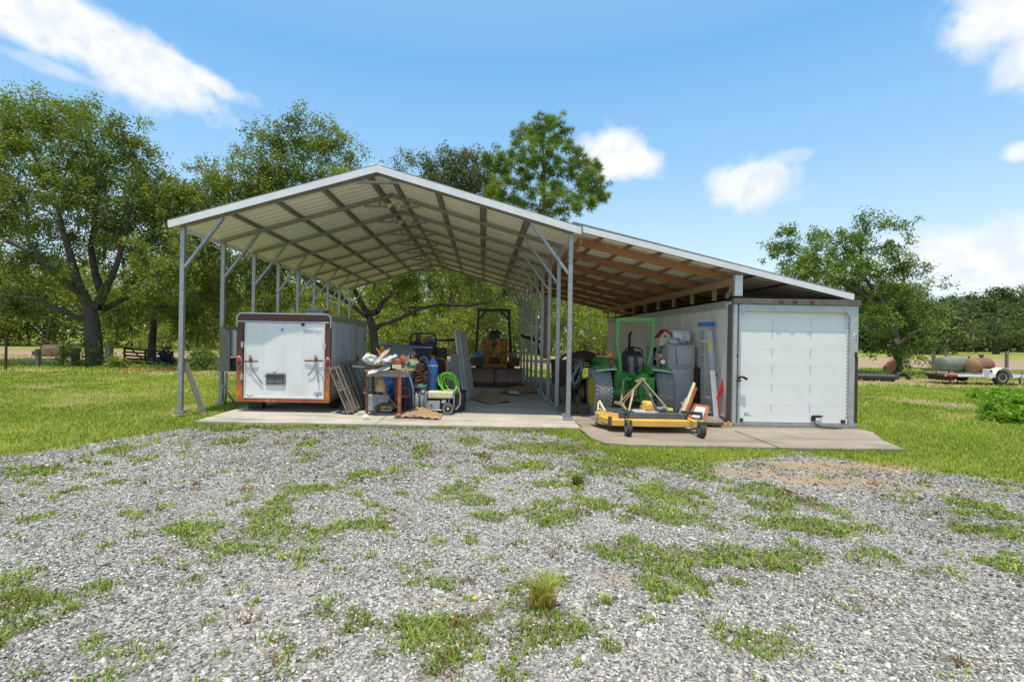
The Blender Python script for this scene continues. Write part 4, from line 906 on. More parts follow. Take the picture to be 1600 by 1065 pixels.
MB().box(c + Vector((-.02, .05, .035)), (.16, .012, .14), rt).build('carton_liner', 'brick', o)
MB().bar(at(584, 568, TD + .02), at(607, 547, TD + .1), .05, .008, (0, 1, 0)).build('carton_flap', 'cream', o)
c = at(604, 563, TD + .05); junk('binder', 'paper_blue', 'pale blue plastic folder slumped over the table heap', 'folder', crumple(MB(), c, .38, .24, .07, 5, .3, (.35, .15)), c, smooth=True, auto=50)
c = at(592, 575, TD - .02); o = junk('document', 'paper', 'white sheaf of papers with black stripes hanging over the table front', 'papers', crumple(MB(), c + Vector((0, .05, -.04)), .42, .22, .05, 8, .15, (.28, .35)), c, smooth=True, auto=50)
for k in range(3): MB().bar(at(580 + k * 5, 578 - k, TD - .075), at(590 + k * 6, 570.5 - k * .6, TD - .055), .012, .006).build('black_stripe', 'ink', o)
c = at(580, 573, TD + .08); junk('black_case', 'black_plastic', 'flat black case under the white sack on the table', 'case', MB().box(c + Vector((.03, .1, -.01)), (.34, .25, .045), (0, R(-4), R(8))), c)
c = at(619, 566, TD); junk('brick_block', 'brick', 'brick red block on the middle of the work table', 'block', bx(MB(), 611.5, 562.5, 627, 569.5, TD, .12), c, bevel=.006)
c = at(619, 571.5, TD); junk('pale_block', 'cream', 'cream white block under the brick red block on the table', 'block', bx(MB(), 612.5, 570, 627, 575.5, TD - .02, .14), c, bevel=.006)
c = at(630, 562, TD + .05); junk('clay_pot', 'brick', 'heap of broken red clay pieces at the right of the table', 'clay pot', MB().blob(c, (.075, .07, .085), 4, .5, 1).blob(c + Vector((.08, -.02, -.03)), (.055, .05, .06), 6, .5, 1).blob(c + Vector((-.04, .0, .05)), (.03, .03, .05), 8, .4, 1), c)
c = at(640, 572, TD); junk('rag', 'teal', 'teal rag heaped at the right end of the table', 'rag', crumple(MB(), c, .2, .2, .10, 12, .4, (-.2, 0)), c, smooth=True)
c = at(637, 576, TD - .02); junk('screwdriver', 'paper', 'small white tool hanging over the right table edge', 'tool', MB().tube([at(634, 571, TD - .02), at(636.5, 577, TD - .04), at(637, 583, TD - .04)], [.022, .016, .006], 8), c)
c = at(595, 602, TD + .3); junk('leather_bag', 'cardboard_light', 'tan cloth bag hanging under the work table', 'bag', MB().tube([at(597, 588, TD + .3), at(596, 596, TD + .3), at(595, 605, TD + .3), at(594, 611, TD + .3)], [.03, .07, .10, .10], 10), c, smooth=True)
c = at(600, 552, 10.6)
def corr_fn(u, v):
    a, b_, c_, d_ = at(597, 536.5, 10.75), at(641, 539.5, 10.9), at(608, 563, 10.35), at(651, 553.5, 10.5)
    p = a.lerp(b_, u).lerp(c_.lerp(d_, u), v); s = math.sin(u * 2 * math.pi * 14); p.z += .012 * s; p.y -= .012 * s; return p
junk('corrugated_sheet', 'steel', 'corrugated grey steel sheet slanting behind the table heap', 'metal sheet', MB().sheet(corr_fn, 112, 3, thick=.004), c, smooth=True)
c = at(620, 536, 10.78); junk('steel_pipe', 'galv', 'pale capped pipe along the top of the corrugated sheet', 'pipe', MB().tube([at(593, 534, 10.6), at(598, 537.2, 10.72), at(641, 540, 10.9)], [.035, .024, .022], 8), c, smooth=True)

for nm, m_, lab, cat, shp in (
    ('paint_can', 'steel', 'dented grey paint can behind the brick red block', 'paint can', lambda b, c: b.lathe([(.055, 0), (.057, .01), (.057, .12), (.055, .13), (0, .128)], c, n=18, cap=False)),
    ('extension_cord', 'hose_black', 'black cord coil on the table left of the clay pieces', 'cord', lambda b, c: [b.tube([c + Vector((.09 * math.cos(a) * (1 + .1 * math.sin(k * 3 + a)), .06 * math.sin(a), .012 + k * .014)) for a in [2 * math.pi * q / 18 for q in range(19)]], .009, 6) for k in range(4)]),
    ('wood_crate', 'plank_wood', 'small open wooden crate at the back of the table heap', 'crate', lambda b, c: b.box(c + Vector((0, 0, .01)), (.3, .2, .02)).box(c + Vector((0, -.1, .07)), (.3, .015, .11)).box(c + Vector((0, .1, .07)), (.3, .015, .11)).box(c + Vector((-.15, 0, .07)), (.015, .2, .11)).box(c + Vector((.15, 0, .07)), (.015, .2, .11))),
    ('steel_angle', 'rust', 'rusty steel bar lying across the back of the table heap', 'bar', lambda b, c: b.bar(c + Vector((-.4, 0, .03)), c + Vector((.3, .1, .16)), .04, .02)),
    ('rolled_paper', 'cardboard_light', 'tan rolled paper tube sticking up from the table heap', 'paper roll', lambda b, c: b.cyl(c + Vector((-.1, 0, .02)), c + Vector((.12, .08, .26)), .028, n=12)),
    ('wooden_chair_back', 'brick', 'reddish brown board leaning in the table heap', 'board', lambda b, c: b.bar(c + Vector((-.16, .02, .0)), c + Vector((-.02, .08, .30)), .10, .02, (0, 1, 0)))):
    px, dy = {'paint_can': (614, .25), 'extension_cord': (607, .12), 'wood_crate': (594, .5), 'steel_angle': (606, .6), 'rolled_paper': (600, .42), 'wooden_chair_back': (606, .5)}[nm]
    c = Vector((at(px, 575, TD + dy).x, TD + dy, za)); b = MB(); shp(b, c); one(b, nm, m_, lab, cat, c)
# under and around the table
c = gd(589, 640); o = junk('storage_bin', 'grey_plastic', 'big dull grey plastic bin under the left of the work table', 'bin', MB().prism([(at(574, 640, 10.5).x, 10.45, .02), (at(606, 640, 10.5).x, 10.45, .02), (at(606, 640, 10.5).x + .03, 10.45, .36), (at(572, 640, 10.5).x, 10.45, .36)], (0, .55, 0)), c, bevel=.02)
c = at(588, 617, 10.6); junk('tarp_bundle', 'grey_plastic', 'grey folded tarp on top of the plastic bin', 'tarp', crumple(MB(), (c.x, 10.75, .375), .5, .5, .14, 21), (c.x, 10.7, .38), smooth=True)
c = gd(603, 645, 0); o = one(MB().blob((c.x, c.y + .18, .09), (.24, .16, .12), 31, .25), 'burlap_sack', 'burlap', 'brown sack with a tan lettered label slumped on the slab under the table', 'sack', (c.x, c.y + .18, 0), smooth=True)
lb = MB().box((c.x + .0, c.y + .005, .085), (.235, .012, .10), (R(-8), 0, 0)).build('label', 'cardboard_light', o)
lettering('BONUT', .07, (c.x, c.y - .003, .085), (R(82), 0, 0), 'ink', lb)
c = gd(650, 645); 
def tarp_fn(u, v):
    a, b_ = gd(617, 652), gd(692, 648); p = Vector((a.x + (b_.x - a.x) * u, 9.62 + .75 * v + .05 * math.sin(u * 5), 0))
    p.z = .015 + .16 * max(0, math.sin(u * 3.3 - .1)) ** 2 * (.25 + .75 * math.sin(min(v * 2.2, 1.57))) * (1 - .55 * u) + .02 * math.sin(u * 19 + v * 8) ** 2; return p
junk('brown_tarp', 'cardboard', 'crumpled brown cardboard on the slab in front of the compressor', 'cardboard', MB().sheet(tarp_fn, 40, 14, thick=.01), (c.x, c.y, 0))
c = gd(665, 650); junk('cardboard_strip', 'cardboard_light', 'flat pale tan cardboard strip on the slab in front of the generator', 'cardboard', MB().prism([(gd(642, 652).x, 9.66, .03), (gd(688, 650).x, 9.7, .02), (gd(686, 645).x, 9.98, .02), (gd(650, 643).x, 9.94, .09)], (0, 0, .012)), (c.x, c.y, .02))
rd = random.Random(5)
for px, py, r, mt, lab in ((572, 655, .075, 'paper', 'pale lump of broken concrete by the left table leg'), (623, 653, .07, 'brick', 'broken brick under the orange rusty table leg'), (583, 646, .05, 'plank_wood', 'short wood offcut between the table leg and the brown sack')):
    c = gd(px, py); one(MB().blob((c.x, c.y, r * .55), (r * 1.3, r, r * .8), px, .35, 1), 'rubble_piece', mt, lab, 'rubble', (c.x, c.y, 0))

# barrels, cylinders, trolley
def barrel(px, d, r, h, label):
    x = at(px, 600, d).x; o = one(MB().lathe([(r * .93, 0), (r, .03), (r, h * .32), (r * 1.03, h * .34), (r, h * .36), (r, h * .64), (r * 1.03, h * .66), (r, h * .68), (r, h - .05), (r * .93, h), (r * .9, h - .012), (0, h - .012)], (x, d, 0), n=28, cap=False), 'plastic_barrel', 'blue_plastic', label, 'barrel', (x, d, 0), group='blue barrels behind the work table', smooth=True, auto=35); return o
barrel(610, 11.25, .25, .80, 'blue plastic barrel behind the left half of the work table')
barrel(640, 11.15, .24, .85, 'blue plastic barrel behind the right end of the work table')
def cylinder(px, d, r, h, mat, label, cap=None, group=None):
    x = at(px, 600, d).x; t_ = thing('gas_cylinder', (x, d, 0), label, 'gas cylinder', group)
    MB().lathe([(r * .96, 0), (r, .02), (r, h - r * 1.4), (r * .93, h - r * .9), (r * .72, h - r * .4), (r * .4, h - .02), (r * .3, h)], (x, d, 0), n=24).build('body', mat, t_, smooth=True, auto=40)
    v = MB().cyl((x, d, h), (x, d, h + .07), .03).cyl((x - .05, d, h + .045), (x + .05, d, h + .045), .016).build('valve', 'chrome' if not cap else cap, t_); return t_
cylinder(622.5, 10.62, .085, .86, 'cyl_orange', 'tall rust orange gas cylinder just behind the orange rusty table leg')
t_ = cylinder(675.5, 10.75, .115, 1.12, 'blue_paint', 'tall blue gas cylinder with a pale collar, behind the generator', cap='orange_rust')
x = at(675.5, 600, 10.75).x; MB().lathe([(.117, 0), (.117, .035)], (x, 10.75, .955), n=24, cap=False).build('collar', 'clear_lens', t_, smooth=True)
def trolley(px0, px1, d, h, mat, label):
    x0, x1 = at(px0, 600, d).x, at(px1, 600, d).x; t_ = thing('hand_truck', ((x0 + x1) / 2, d, 0), label, 'hand truck')
    f = MB().tube([(x0, d, .1), (x0, d + .02, h - .12), (x0 + .05, d + .03, h - .02), ((x0 + x1) / 2, d + .03, h), (x1 - .05, d + .03, h - .02), (x1, d + .02, h - .12), (x1, d, .1)], .017, 8)
    for z in (.35, h * .62): f.cyl((x0, d, z), (x1, d, z), .014, n=8)
    f.build('frame', mat, t_, smooth=True); MB().box(((x0 + x1) / 2, d - .1, .03), (x1 - x0 + .06, .2, .012)).build('toe_plate', mat, t_)
    for x in (x0 - .04, x1 + .04): MB().lathe([(.05, -.025), (.11, -.03), (.125, 0), (.11, .03), (.05, .025)], (x, d + .09, .125), (1, 0, 0), 20).build('wheel', 'rubber', t_, smooth=True)
trolley(624, 642, 10.45, .52 + .0, 'orange_rust', 'short rusty hand truck behind the right end of the work table')
trolley(672, 697, 10.95, 1.12, 'orange_rust', 'tall rusty orange hand truck behind the blue gas cylinder')
trolley(654, 668, 11.0, 1.15, 'steel', 'dark grey steel hand truck left of the blue gas cylinder')
x = at(645, 600, 10.7).x; one(MB().tube([at(634, 580, 10.3), at(641, 590, 10.3), at(645, 605, 10.35), at(646, 625, 10.4), gd(650, 638)], .014, 8), 'white_hose', 'clear_lens', 'thin white hose hanging from the right end of the table', 'hose', (x, 10.3, 0), smooth=True)
c = at(664, 566, 10.7); one(MB().tube([at(661, 560, 10.6), at(667, 568, 10.6), at(673, 580, 10.6), at(680, 592, 10.6), at(690, 605, 10.5), at(697, 611, 10.5)], .010, 8), 'gas_hose', 'cable_grey', 'pale thin hose slanting across the blue gas cylinder', 'hose', c, smooth=True)
# air compressor with a brown hose on top
c = gd(659, 641); x = c.x; d = 10.42
ac = thing('air_compressor', (x, d, 0), 'upright grey air compressor with a reddish brown hose piled on it', 'air compressor')
MB().lathe([(.02, 0), (.10, .03), (.135, .10), (.135, .28), (.10, .36), (.03, .40)], (x, d, .07), n=24).build('tank', 'grey_plastic', ac, smooth=True)
for dx in (-.12, .12): MB().tube([(x + dx, d - .1, 0), (x + dx, d - .12, .25), (x + dx, d - .08, .55), (x + dx * .6, d, .62)], .014, 8).build('leg', 'galv', ac, smooth=True)
b = MB()
for k in range(7):
    rr_ = .135 - .006 * (k % 3); zc = .52 + .055 * k; b.tube([(x + .01 * math.sin(k * 2) + rr_ * math.cos(a), d + rr_ * .8 * math.sin(a), zc + .03 * math.sin(a * 2 + k)) for a in [2 * math.pi * q / 20 for q in range(21)]], .021, 8)
b.build('hose', 'rust', ac, smooth=True)
MB().box((x, d - .02, .96), (.17, .2, .13)).box((x + .03, d - .13, .96), (.08, .05, .16)).build('motor_cover', 'rust_dark', ac, bevel=.01)
MB().tube([(x + .05, d - .12, .5), (x - .02, d - .18, .42), (x + .03, d - .2, .3), (x + .0, d - .17, .1)], .013, 8).build('cord', 'hose_black', ac, smooth=True)
MB().lathe([(.03, 0), (.03, -.03)], (x + .08, d - .15, .47), (0, 1, 0), 14).build('gauge', 'gauge', ac)
MB().blob((x + .04, d - .08, .56), (.09, .07, .06), 5, .3).build('pump_head', 'teal', ac, smooth=True)
# generator
GD = 10.3; gx0, gx1 = at(666, 640, GD).x, at(709, 640, GD).x
ge = thing('generator', ((gx0 + gx1) / 2, GD + .2, 0), 'portable generator with a pale yellow tank on a tube frame and a wheel', 'generator')
for dy in (0, .42):
    f = MB().tube([(gx0 + .02, GD + dy, .46), (gx0, GD + dy, .42), (gx0, GD + dy, .12), (gx0 + .04, GD + dy, .08), (gx1 - .05, GD + dy, .08), (gx1, GD + dy, .12), (gx1, GD + dy, .46), (gx1 - .02, GD + dy, .49)], .016, 8); f.build('frame', 'galv' if dy == 0 else 'steel', ge, smooth=True)
b = MB().cyl((gx0, GD, .30), (gx0, GD + .42, .30), .014).cyl((gx1, GD, .30), (gx1, GD + .42, .30), .014).cyl((gx0 + .04, GD, .08), (gx0 + .04, GD + .42, .08), .014).cyl((gx1 - .05, GD, .08), (gx1 - .05, GD + .42, .08), .014).build('crossbar', 'steel', ge)
a, b_ = at(668, 611, GD), at(708, 623, GD)
MB().box(((a.x + b_.x) / 2, GD + .21, (a.z + b_.z) / 2), (b_.x - a.x, .40, a.z - b_.z)).build('fuel_tank', 'cream', ge, bevel=.03)
q = bx(MB(), 669, 626, 687.5, 640, GD + .02, .22).build('control_panel', 'grey_plastic', ge, bevel=.01)
c = at(674, 632.5, GD); MB().lathe([(.02, 0), (.02, -.02)], (c.x, GD + .02, c.z), (0, 1, 0), 14).build('socket', 'ink', q)
bx(MB(), 666.5, 627, 668.8, 639, GD + .03, .3).build('yellow_panel', 'yellow_trim', ge)
bx(MB(), 688.5, 624.5, 703, 640, GD + .08, .24).build('engine', 'black_plastic', ge, bevel=.02)
c = at(693, 628, GD); MB().blob((c.x, GD + .06, c.z), (.05, .04, .045), 3, .3).build('recoil_cover', 'paper', ge, smooth=True)
c = at(702, 628, GD); MB().tube([(c.x, GD + .03, c.z + .06), (c.x - .02, GD + .02, c.z - .06)], .012, 8).build('fuel_pipe', 'steel', ge)
c = gd(700, 646.5); c = Vector((at(700, 638, GD - .05).x, GD - .05, .125))
for dy in (-.03, .47):
    w = MB().lathe([(.06, -.03), (.11, -.034), (.125, -.015), (.125, .015), (.11, .034), (.06, .03)], c + Vector((0, dy, 0)), (0, 1, 0), 26).build('wheel', 'rubber', ge, smooth=True)
    MB().lathe([(.0, -.036), (.025, -.036), (.03, -.02), (.07, -.018), (.085, -.034), (.098, -.036)], c + Vector((0, dy, 0)), (0, 1, 0), 22, cap=False).build('rim', 'chrome', w, smooth=True)
# green hose hung on the tub beside the generator, and a grey coil
c = at(702, 597, 10.5); b = MB(); rd = random.Random(9)
for k in range(8):
    r1, r2 = .205 + rd.uniform(-.06, .03), .165 + rd.uniform(-.06, .03); dx, dz, dy = rd.uniform(-.05, .04), rd.uniform(-.05, .03), rd.uniform(-.08, .08); ph = rd.uniform(0, 6)
    b.tube([c + Vector((dx + r1 * math.cos(a) * (1 + .12 * math.sin(2 * a + ph)), dy + .05 * math.sin(a + k), dz + r2 * math.sin(a) * (1 + .1 * math.sin(3 * a + ph)) - .05 * math.cos(a + .6) - (.05 if math.sin(a) < 0 else 0) * rd.random())) for a in [2 * math.pi * q / 30 for q in range(31)]], .0125, 8)
one(b, 'garden_hose', 'hose_green', 'thick coil of bright lime green hose above the generator', 'hose', (c.x, c.y, c.z), smooth=True)
c = gd(713, 640); b = MB().lathe([(.02, 0), (.19, 0), (.21, .05), (.23, .42), (.24, .43), (.225, .435), (.2, .06), (.0, .05)], (at(712, 630, 10.85).x, 10.85, 0), n=26, cap=False)
tbk = one(b, 'bucket_tub', 'black_plastic', 'black plastic tub under the green hose, right of the generator', 'tub', (at(712, 630, 10.85).x, 10.85, 0), smooth=True, auto=40)
one(MB().tube([at(708, 612, 10.45), at(716, 606, 10.45), at(719.5, 618, 10.42), at(718.5, 632, 10.4), at(713, 639, 10.38), at(708, 640, 10.38)], .016, 8), 'grey_cable', 'cable_grey', 'loop of grey cable hanging right of the generator', 'cable', at(715, 625, 10.4), smooth=True)
# black cart with a hoop, things in it
d = 12.3; x0, x1 = at(641, 560, d).x, at(689, 560, d).x
ct = thing('utility_cart', ((x0 + x1) / 2, d + .5, 0), 'black tub cart with a rounded black hoop, behind the corrugated sheet', 'cart')
z0, z1 = at(665, 581, d).z, at(665, 543, d).z
MB().prism([(x0, d, z1), (x1 - .2, d, z1), (x1 - .25, d, z0 + .15), (x0 + .35, d, z0)], (0, .9, 0)).build('tub', 'black', ct, bevel=.02)
MB().box(((x0 + x1) / 2 - .1, d - .01, z1 + .01), (x1 - x0 - .22, .04, .035)).build('tub_rim', 'galv_old', ct)
b = MB().tube([at(641.5, 560, d + .3), at(641.5, 529, d + .3), at(643, 523.5, d + .3), at(648, 520.8, d + .3), at(674, 520.8, d + .3), at(679.5, 523.5, d + .3), at(681.5, 529, d + .3), at(681.5, 575, d + .3)], .024, 8).build('hoop', 'black', ct, smooth=True)
for dx in (.25, .95):
    for dy in (.1, .8): MB().lathe([(.07, -.05), (.17, -.055), (.19, 0), (.17, .055), (.07, .05)], (x0 + dx, d + dy, .19), (1, 0, 0), 20).build('wheel', 'rubber', ct, smooth=True)
MB().box(((x0 + x1) / 2 - .1, d + .45, .33), (.9, .75, .10)).box(((x0 + x1) / 2 - .1, d + .45, (.38 + z0) / 2), (.5, .5, max(.05, z0 - .38))).build('chassis', 'black', ct)
c = at(660, 540, d + .3); junk('tarp', 'navy', 'dark blue bundled tarp lying in the black cart', 'tarp', MB().blob(c + Vector((-.1, 0, 0)), (.23, .2, .11), 5, .35).blob(c + Vector((.19, 0, .0)), (.17, .18, .10), 9, .35), c, smooth=True)
c = at(652, 533, d + .2); junk('oil_jug', 'rust_dark', 'dark bottle standing on the blue tarp in the cart', 'bottle', MB().tube([at(654, 538, d + .2), at(653.5, 529, d + .2), at(653, 524, d + .2), at(653, 520, d + .2)], [.07, .065, .04, .045], 10).blob(c, (.05, .05, .08), 3, .3), c, smooth=True)
c = at(666, 531, d + .2); junk('red_rag', 'brick', 'small red and orange rag on the blue tarp in the cart', 'rag', MB().blob(c, (.085, .07, .065), 13, .5), c)
c = at(674, 534, d + .35); junk('tool_case', 'teal', 'teal grey box at the right of the cart load', 'box', bx(MB(), 668, 529, 680, 542, d + .4, .3), c, bevel=.01)
c = at(700, 531, 12.9); one(MB().tube([at(664, 531.5, 12.75), at(713, 531, 12.9)], .028, 8), 'steel_bar', 'black', 'black bar lying level from the cart hoop to the folding tables', 'bar', c, smooth=True)
c = gd(688, 604); o = junk('crate', 'rust_dark', 'dark brown crate standing right of the black cart', 'crate', bx(MB(), 682, 543, 696, 600, 12.6, .5), (at(689, 600, 12.6).x, 12.6, 0), bevel=.01)
c = at(710, 570, 12.3); one(MB().box((at(710, 570, 12.3).x, 12.3, .60), (.20, .045, 1.16), (R(-4), 0, 0)), 'upright_board', 'grey_wood', 'rough grey board standing on end left of the folding tables', 'board', (c.x, 12.3, 0))
one(MB().blob((at(700, 563, 12.7).x, 12.75, .85), (.10, .1, .14), 3, .4).blob((at(701, 575, 12.7).x, 12.7, .62), (.1, .1, .15), 5, .4).blob((at(700, 590, 12.7).x, 12.7, .30), (.14, .12, .32), 6, .3), 'feed_bag', 'paper', 'pale stuffed bag between the dark crate and the grey board', 'bag', (at(700, 590, 12.7).x, 12.7, 0), smooth=True)
# folding tables leaning on edge
for k, (pt, pb, dd, lab) in enumerate(((713, 727, 12.35, 'grey folding table standing on end, the left one of the leaning pair'), (719, 733, 12.6, 'grey folding table standing on end, the right one of the leaning pair'))):
    tp, ft = at(pt, 516 + k * 2, dd), at(pb, 624, dd); ft.z = 0
    t_ = thing('folding_table', (ft.x, dd + .38, 0), lab, 'folding table', 'grey folding tables leaning by the bulldozer')
    u = (Vector((tp.x, 0, tp.z)) - Vector((ft.x, 0, 0))).normalized(); nr = Vector((u.z, 0, -u.x)); ln = (tp - ft).length
    P = lambda s_, y: Vector((ft.x - .06, 0, 0)) + u * (s_ * ln) + Vector((y * .20, dd + y * .95, 0))
    MB().prism([P(0.0, .06), P(.06, 0), P(.94, 0), P(1, .06), P(1, .70), P(.94, .76), P(.06, .76), P(0, .70)], nr * .045).build('tabletop', 'table_grey', t_, bevel=.006)
    for y in (.12, .62): MB().tube([P(.1, y) - nr * .03, P(.48, y) - nr * .03], .014, 8).build('leg', 'steel', t_); MB().tube([P(.9, y) - nr * .03, P(.52, y) - nr * .03], .014, 8).build('leg', 'steel', t_)
    MB().bar(P(.3, .1) - nr * .02, P(.3, .66) - nr * .02, .02, .02).bar(P(.7, .1) - nr * .02, P(.7, .66) - nr * .02, .02, .02).build('brace', 'steel', t_)
# cardboard on the floor
def flat(pts, z, label, mat='cardboard', name='cardboard_sheet', cat='cardboard', lift=0, seed=1):
    P = [gd(px, py) for px, py in pts]; c = sum(P, Vector()) / len(P); rd = random.Random(seed)
    def fn(u, v):
        p = P[0].lerp(P[1], u).lerp(P[3].lerp(P[2], u), v); return (p.x, p.y, z + lift * math.sin(u * 3.14) * v + .012 * math.sin(u * 9 + seed) * math.sin(v * 7))
    return one(MB().sheet(fn, 12, 8, thick=.006), name, mat, label, cat, (c.x, c.y, z), group='cardboard sheets on the carport floor')
flat([(738, 625), (764, 632), (799, 628), (752, 611)], .03, 'brown cardboard sheet on the floor nearest the bulldozer blade, with a raised corner', lift=.10, seed=2)
flat([(770, 616), (846, 614), (848, 602), (815, 601)], .05, 'broad brown cardboard sheet on the floor near the right posts', lift=.05, seed=3)
flat([(790, 618), (844, 616), (845, 611), (800, 612)], .02, 'dark edge of a cardboard sheet under the broad sheet near the right posts', seed=4)
flat([(794, 617), (812, 619), (808, 613), (796, 613)], .06, 'scrap of white paper on the cardboard sheets', 'paper', 'paper_scrap', 'paper', seed=5)

# ------------------------------------------------------------------ bulldozer
d = 16.2; X = lambda px, dd=d: at(px, 560, dd).x; Z = lambda py, dd=d, px=773: at(px, py, dd).z
bd = thing('bulldozer', (X(774), d + 1.5, 0), 'small rusty yellow bulldozer with a black roll frame, facing out of the carport', 'bulldozer')
x0, x1 = X(733), X(817); zt, zb = Z(575), .03
MB().prism([(x0, d + .10, zb), (x0, d - .02, zb + .15), (x0, d + .06, (zt + zb) / 2 + .1), (x0, d - .02, zt), (x0, d + .03, zt + .01), (x0, d + .12, (zt + zb) / 2 + .1), (x0, d + .14, zb)], (x1 - x0, 0, 0)).build('blade', 'blade_rust', bd)
MB().box(((x0 + x1) / 2, d - .035, zt - .005), (x1 - x0, .02, .03)).box((X(773), d - .035, (zt + zb) / 2), (.035, .03, zt - zb - .05)).build('blade_rib', 'rust_dark', bd)
MB().box(((x0 + x1) / 2, d - .01, zb + .04), (x1 - x0, .03, .09)).build('cutting_edge', 'rust_dark', bd)
for s in (-1, 1):
    xc = (x0 + x1) / 2 + s * .72; MB().bar((xc, d + .15, .35), (xc, d + 2.4, .42), .10, .14).build('push_arm', 'rust', bd)
    t_ = MB(); n = 26
    path = [(d + 1.0 + .32 * math.sin(a), .36 - .32 * math.cos(a)) for a in [math.pi * -q / 8 for q in range(9)]]
    path = [(d + 1.0, .03), (d + .78, .12), (d + .70, .36), (d + .78, .58), (d + 1.0, .68), (d + 2.6, .68), (d + 2.82, .58), (d + 2.9, .36), (d + 2.82, .12), (d + 2.6, .03)]
    xc2 = (x0 + x1) / 2 + s * .50
    t_.prism([(xc2 - .16, y, z) for y, z in path], (.32, 0, 0)); tk = t_.build('track', 'rust_dark', bd)
    for q in range(12): MB().box((xc2, d + .8 + q * .17, .70), (.34, .04, .05)).build('track_shoe', 'rust_dark', tk)
    p = MB(); a0 = X(741 if s < 0 else 797, d + 1.2); a1 = X(754 if s < 0 else 808, d + 1.2); p.box(((a0 + a1) / 2, d + 1.7, Z(552, d + 1.2) - .13), (a1 - a0, 1.2, .28)); p.build('fender', 'blue_paint' if s < 0 else 'grey_plastic', bd, bevel=.02)
    a0, a1 = (X(734), X(752)) if s < 0 else (X(797), X(814)); MB().box(((a0 + a1) / 2, d + .55, Z(566)), (a1 - a0, .25, .28)).build('side_plate', 'rust', bd)
hx0, hx1 = X(753, d + .5), X(793, d + .5); hz0, hz1 = Z(575, d + .5), Z(528, d + .5)
MB().box(((hx0 + hx1) / 2, d + 1.15, (hz0 + hz1) / 2), (hx1 - hx0, 1.3, hz1 - hz0)).build('hood', 'dozer_yellow', bd, bevel=.03)
b = MB()
for f in (.10, .25, .75, .90): b.box((hx0 + (hx1 - hx0) * f, d + .49, (hz0 + hz1) / 2 + .05), (.035, .03, (hz1 - hz0) * .9))
b.build('grille_bar', 'dozer_yellow', bd)
MB().box(((hx0 + hx1) / 2, d + .492, hz0 + .25), (.42, .02, .22)).build('grille_opening', 'rust_dark', bd)
MB().lathe([(.0, -.03), (.07, -.03), (.09, 0)], ((hx0 + hx1) / 2, d + .49, hz1 - .18), (0, 1, 0), 16, cap=False).build('lamp', 'rust', bd)
MB().blob(((hx0 + hx1) / 2 - .02, d + 1.2, hz1 + .12), (.19, .22, .15), 7, .25).box(((hx0 + hx1) / 2, d + 1.2, hz1 + .03), (.4, .5, .08)).build('air_cleaner', 'black', bd)
MB().tube(arc(((hx0 + hx1) / 2 + .08, d + 2.0, hz1 + .12), .19, 0, 2 * math.pi, 20, (1, 0, 0), (0, .5, .86)), .014, 6).build('steering_wheel', 'black', bd, smooth=True)
ry = d + 2.1; zt = Z(484.5, ry); xa, xb = X(745.5, ry), X(795, ry)
MB().box(((xa + xb) / 2, ry + .25, zt), (xb - xa + .06, .62, .09)).build('roll_roof', 'black', bd, bevel=.01)
for s, xt, xb_ in ((-1, xa + .03, X(743.5, ry)), (1, xb - .03, X(799, ry))):
    MB().bar((xt, ry, zt), (xb_, ry, .7), .10, .09).bar((xt, ry + .01, zt - .33), (xt - s * .28, ry + .01, zt - .04), .07, .07).build('roll_post', 'black', bd)
for x in (X(758, ry), X(787, ry)): MB().box((x, d + 1.95, hz1 - .2), (.2, .18, .4)).build('lever_box', 'rust', bd)
MB().box((X(773, ry), d + 2.35, 1.15), (.55, .45, .12)).box((X(773, ry), d + 2.6, 1.3), (.55, .1, .4)).build('seat', 'black', bd)
MB().tube([(X(803, ry), ry, .7), (X(803, ry), ry, 1.62), (X(800, ry), ry, 1.68)], .016, 6).build('grab_rail', 'black', bd)
# ------------------------------------------------------------------ behind the right row of posts
d = 12.4; a, b_ = at(868, 563, d), at(912, 640, d)
hp = thing('rusty_hopper', ((a.x + b_.x) / 2, d + .4, 0), 'rusty brown steel hopper on legs behind the right carport posts', 'hopper')
zt = a.z; zb = .42
MB().prism([(a.x, d, zt), (b_.x, d, zt), (b_.x - .12, d, zb), (a.x + .05, d, zb)], (0, .9, 0)).build('tank', 'rust_dark', hp)
MB().box(((a.x + b_.x) / 2, d - .01, zt), (b_.x - a.x + .04, .05, .05)).build('rim', 'rust', hp)
for x in (a.x + .08, a.x + .3, b_.x - .2): MB().bar((x, d + .03, 0), (x, d + .03, zb + .1), .06, .06).build('leg', 'rust', hp)
MB().tube([at(862, 585, d - .2), at(868, 578, d - .15), at(872, 600, d - .1), at(874, 628, d - .1)], .035, 8).build('chute', 'rust', hp)
MB().bar(at(868, 565, d), at(893, 548, d + .3), .05, .05).build('handle_bar', 'rust', hp)
c = at(902, 585, d - .25); b = MB(); rd = random.Random(4)
for k in range(9):
    rx, rz = .13 + rd.uniform(-.09, .05), .33 + rd.uniform(-.14, .05)
    b.tube([c + Vector((rd.uniform(-.02, .02) + rx * math.cos(q) + .08 * math.sin(q), rd.uniform(-.02, .02) + .05 * k / 10, rz * math.sin(q))) for q in [2 * math.pi * i / 22 for i in range(23)]], .007, 6)
one(b, 'cable_coil', 'steel', 'big hanging coil of black and grey cable on the rusty hopper', 'cable coil', c, smooth=True)
c = at(900, 590, d - .18); b = MB()
for k in range(5): b.tube([c + Vector((.13 * math.cos(q), .0 + .02 * k, .27 * math.sin(q) - .02 * k)) for q in [2 * math.pi * i / 20 for i in range(21)]], .02, 6)
one(b, 'rubber_hose_coil', 'hose_black', 'black rubber hose coil tucked behind the grey cable coil', 'hose coil', c, smooth=True)
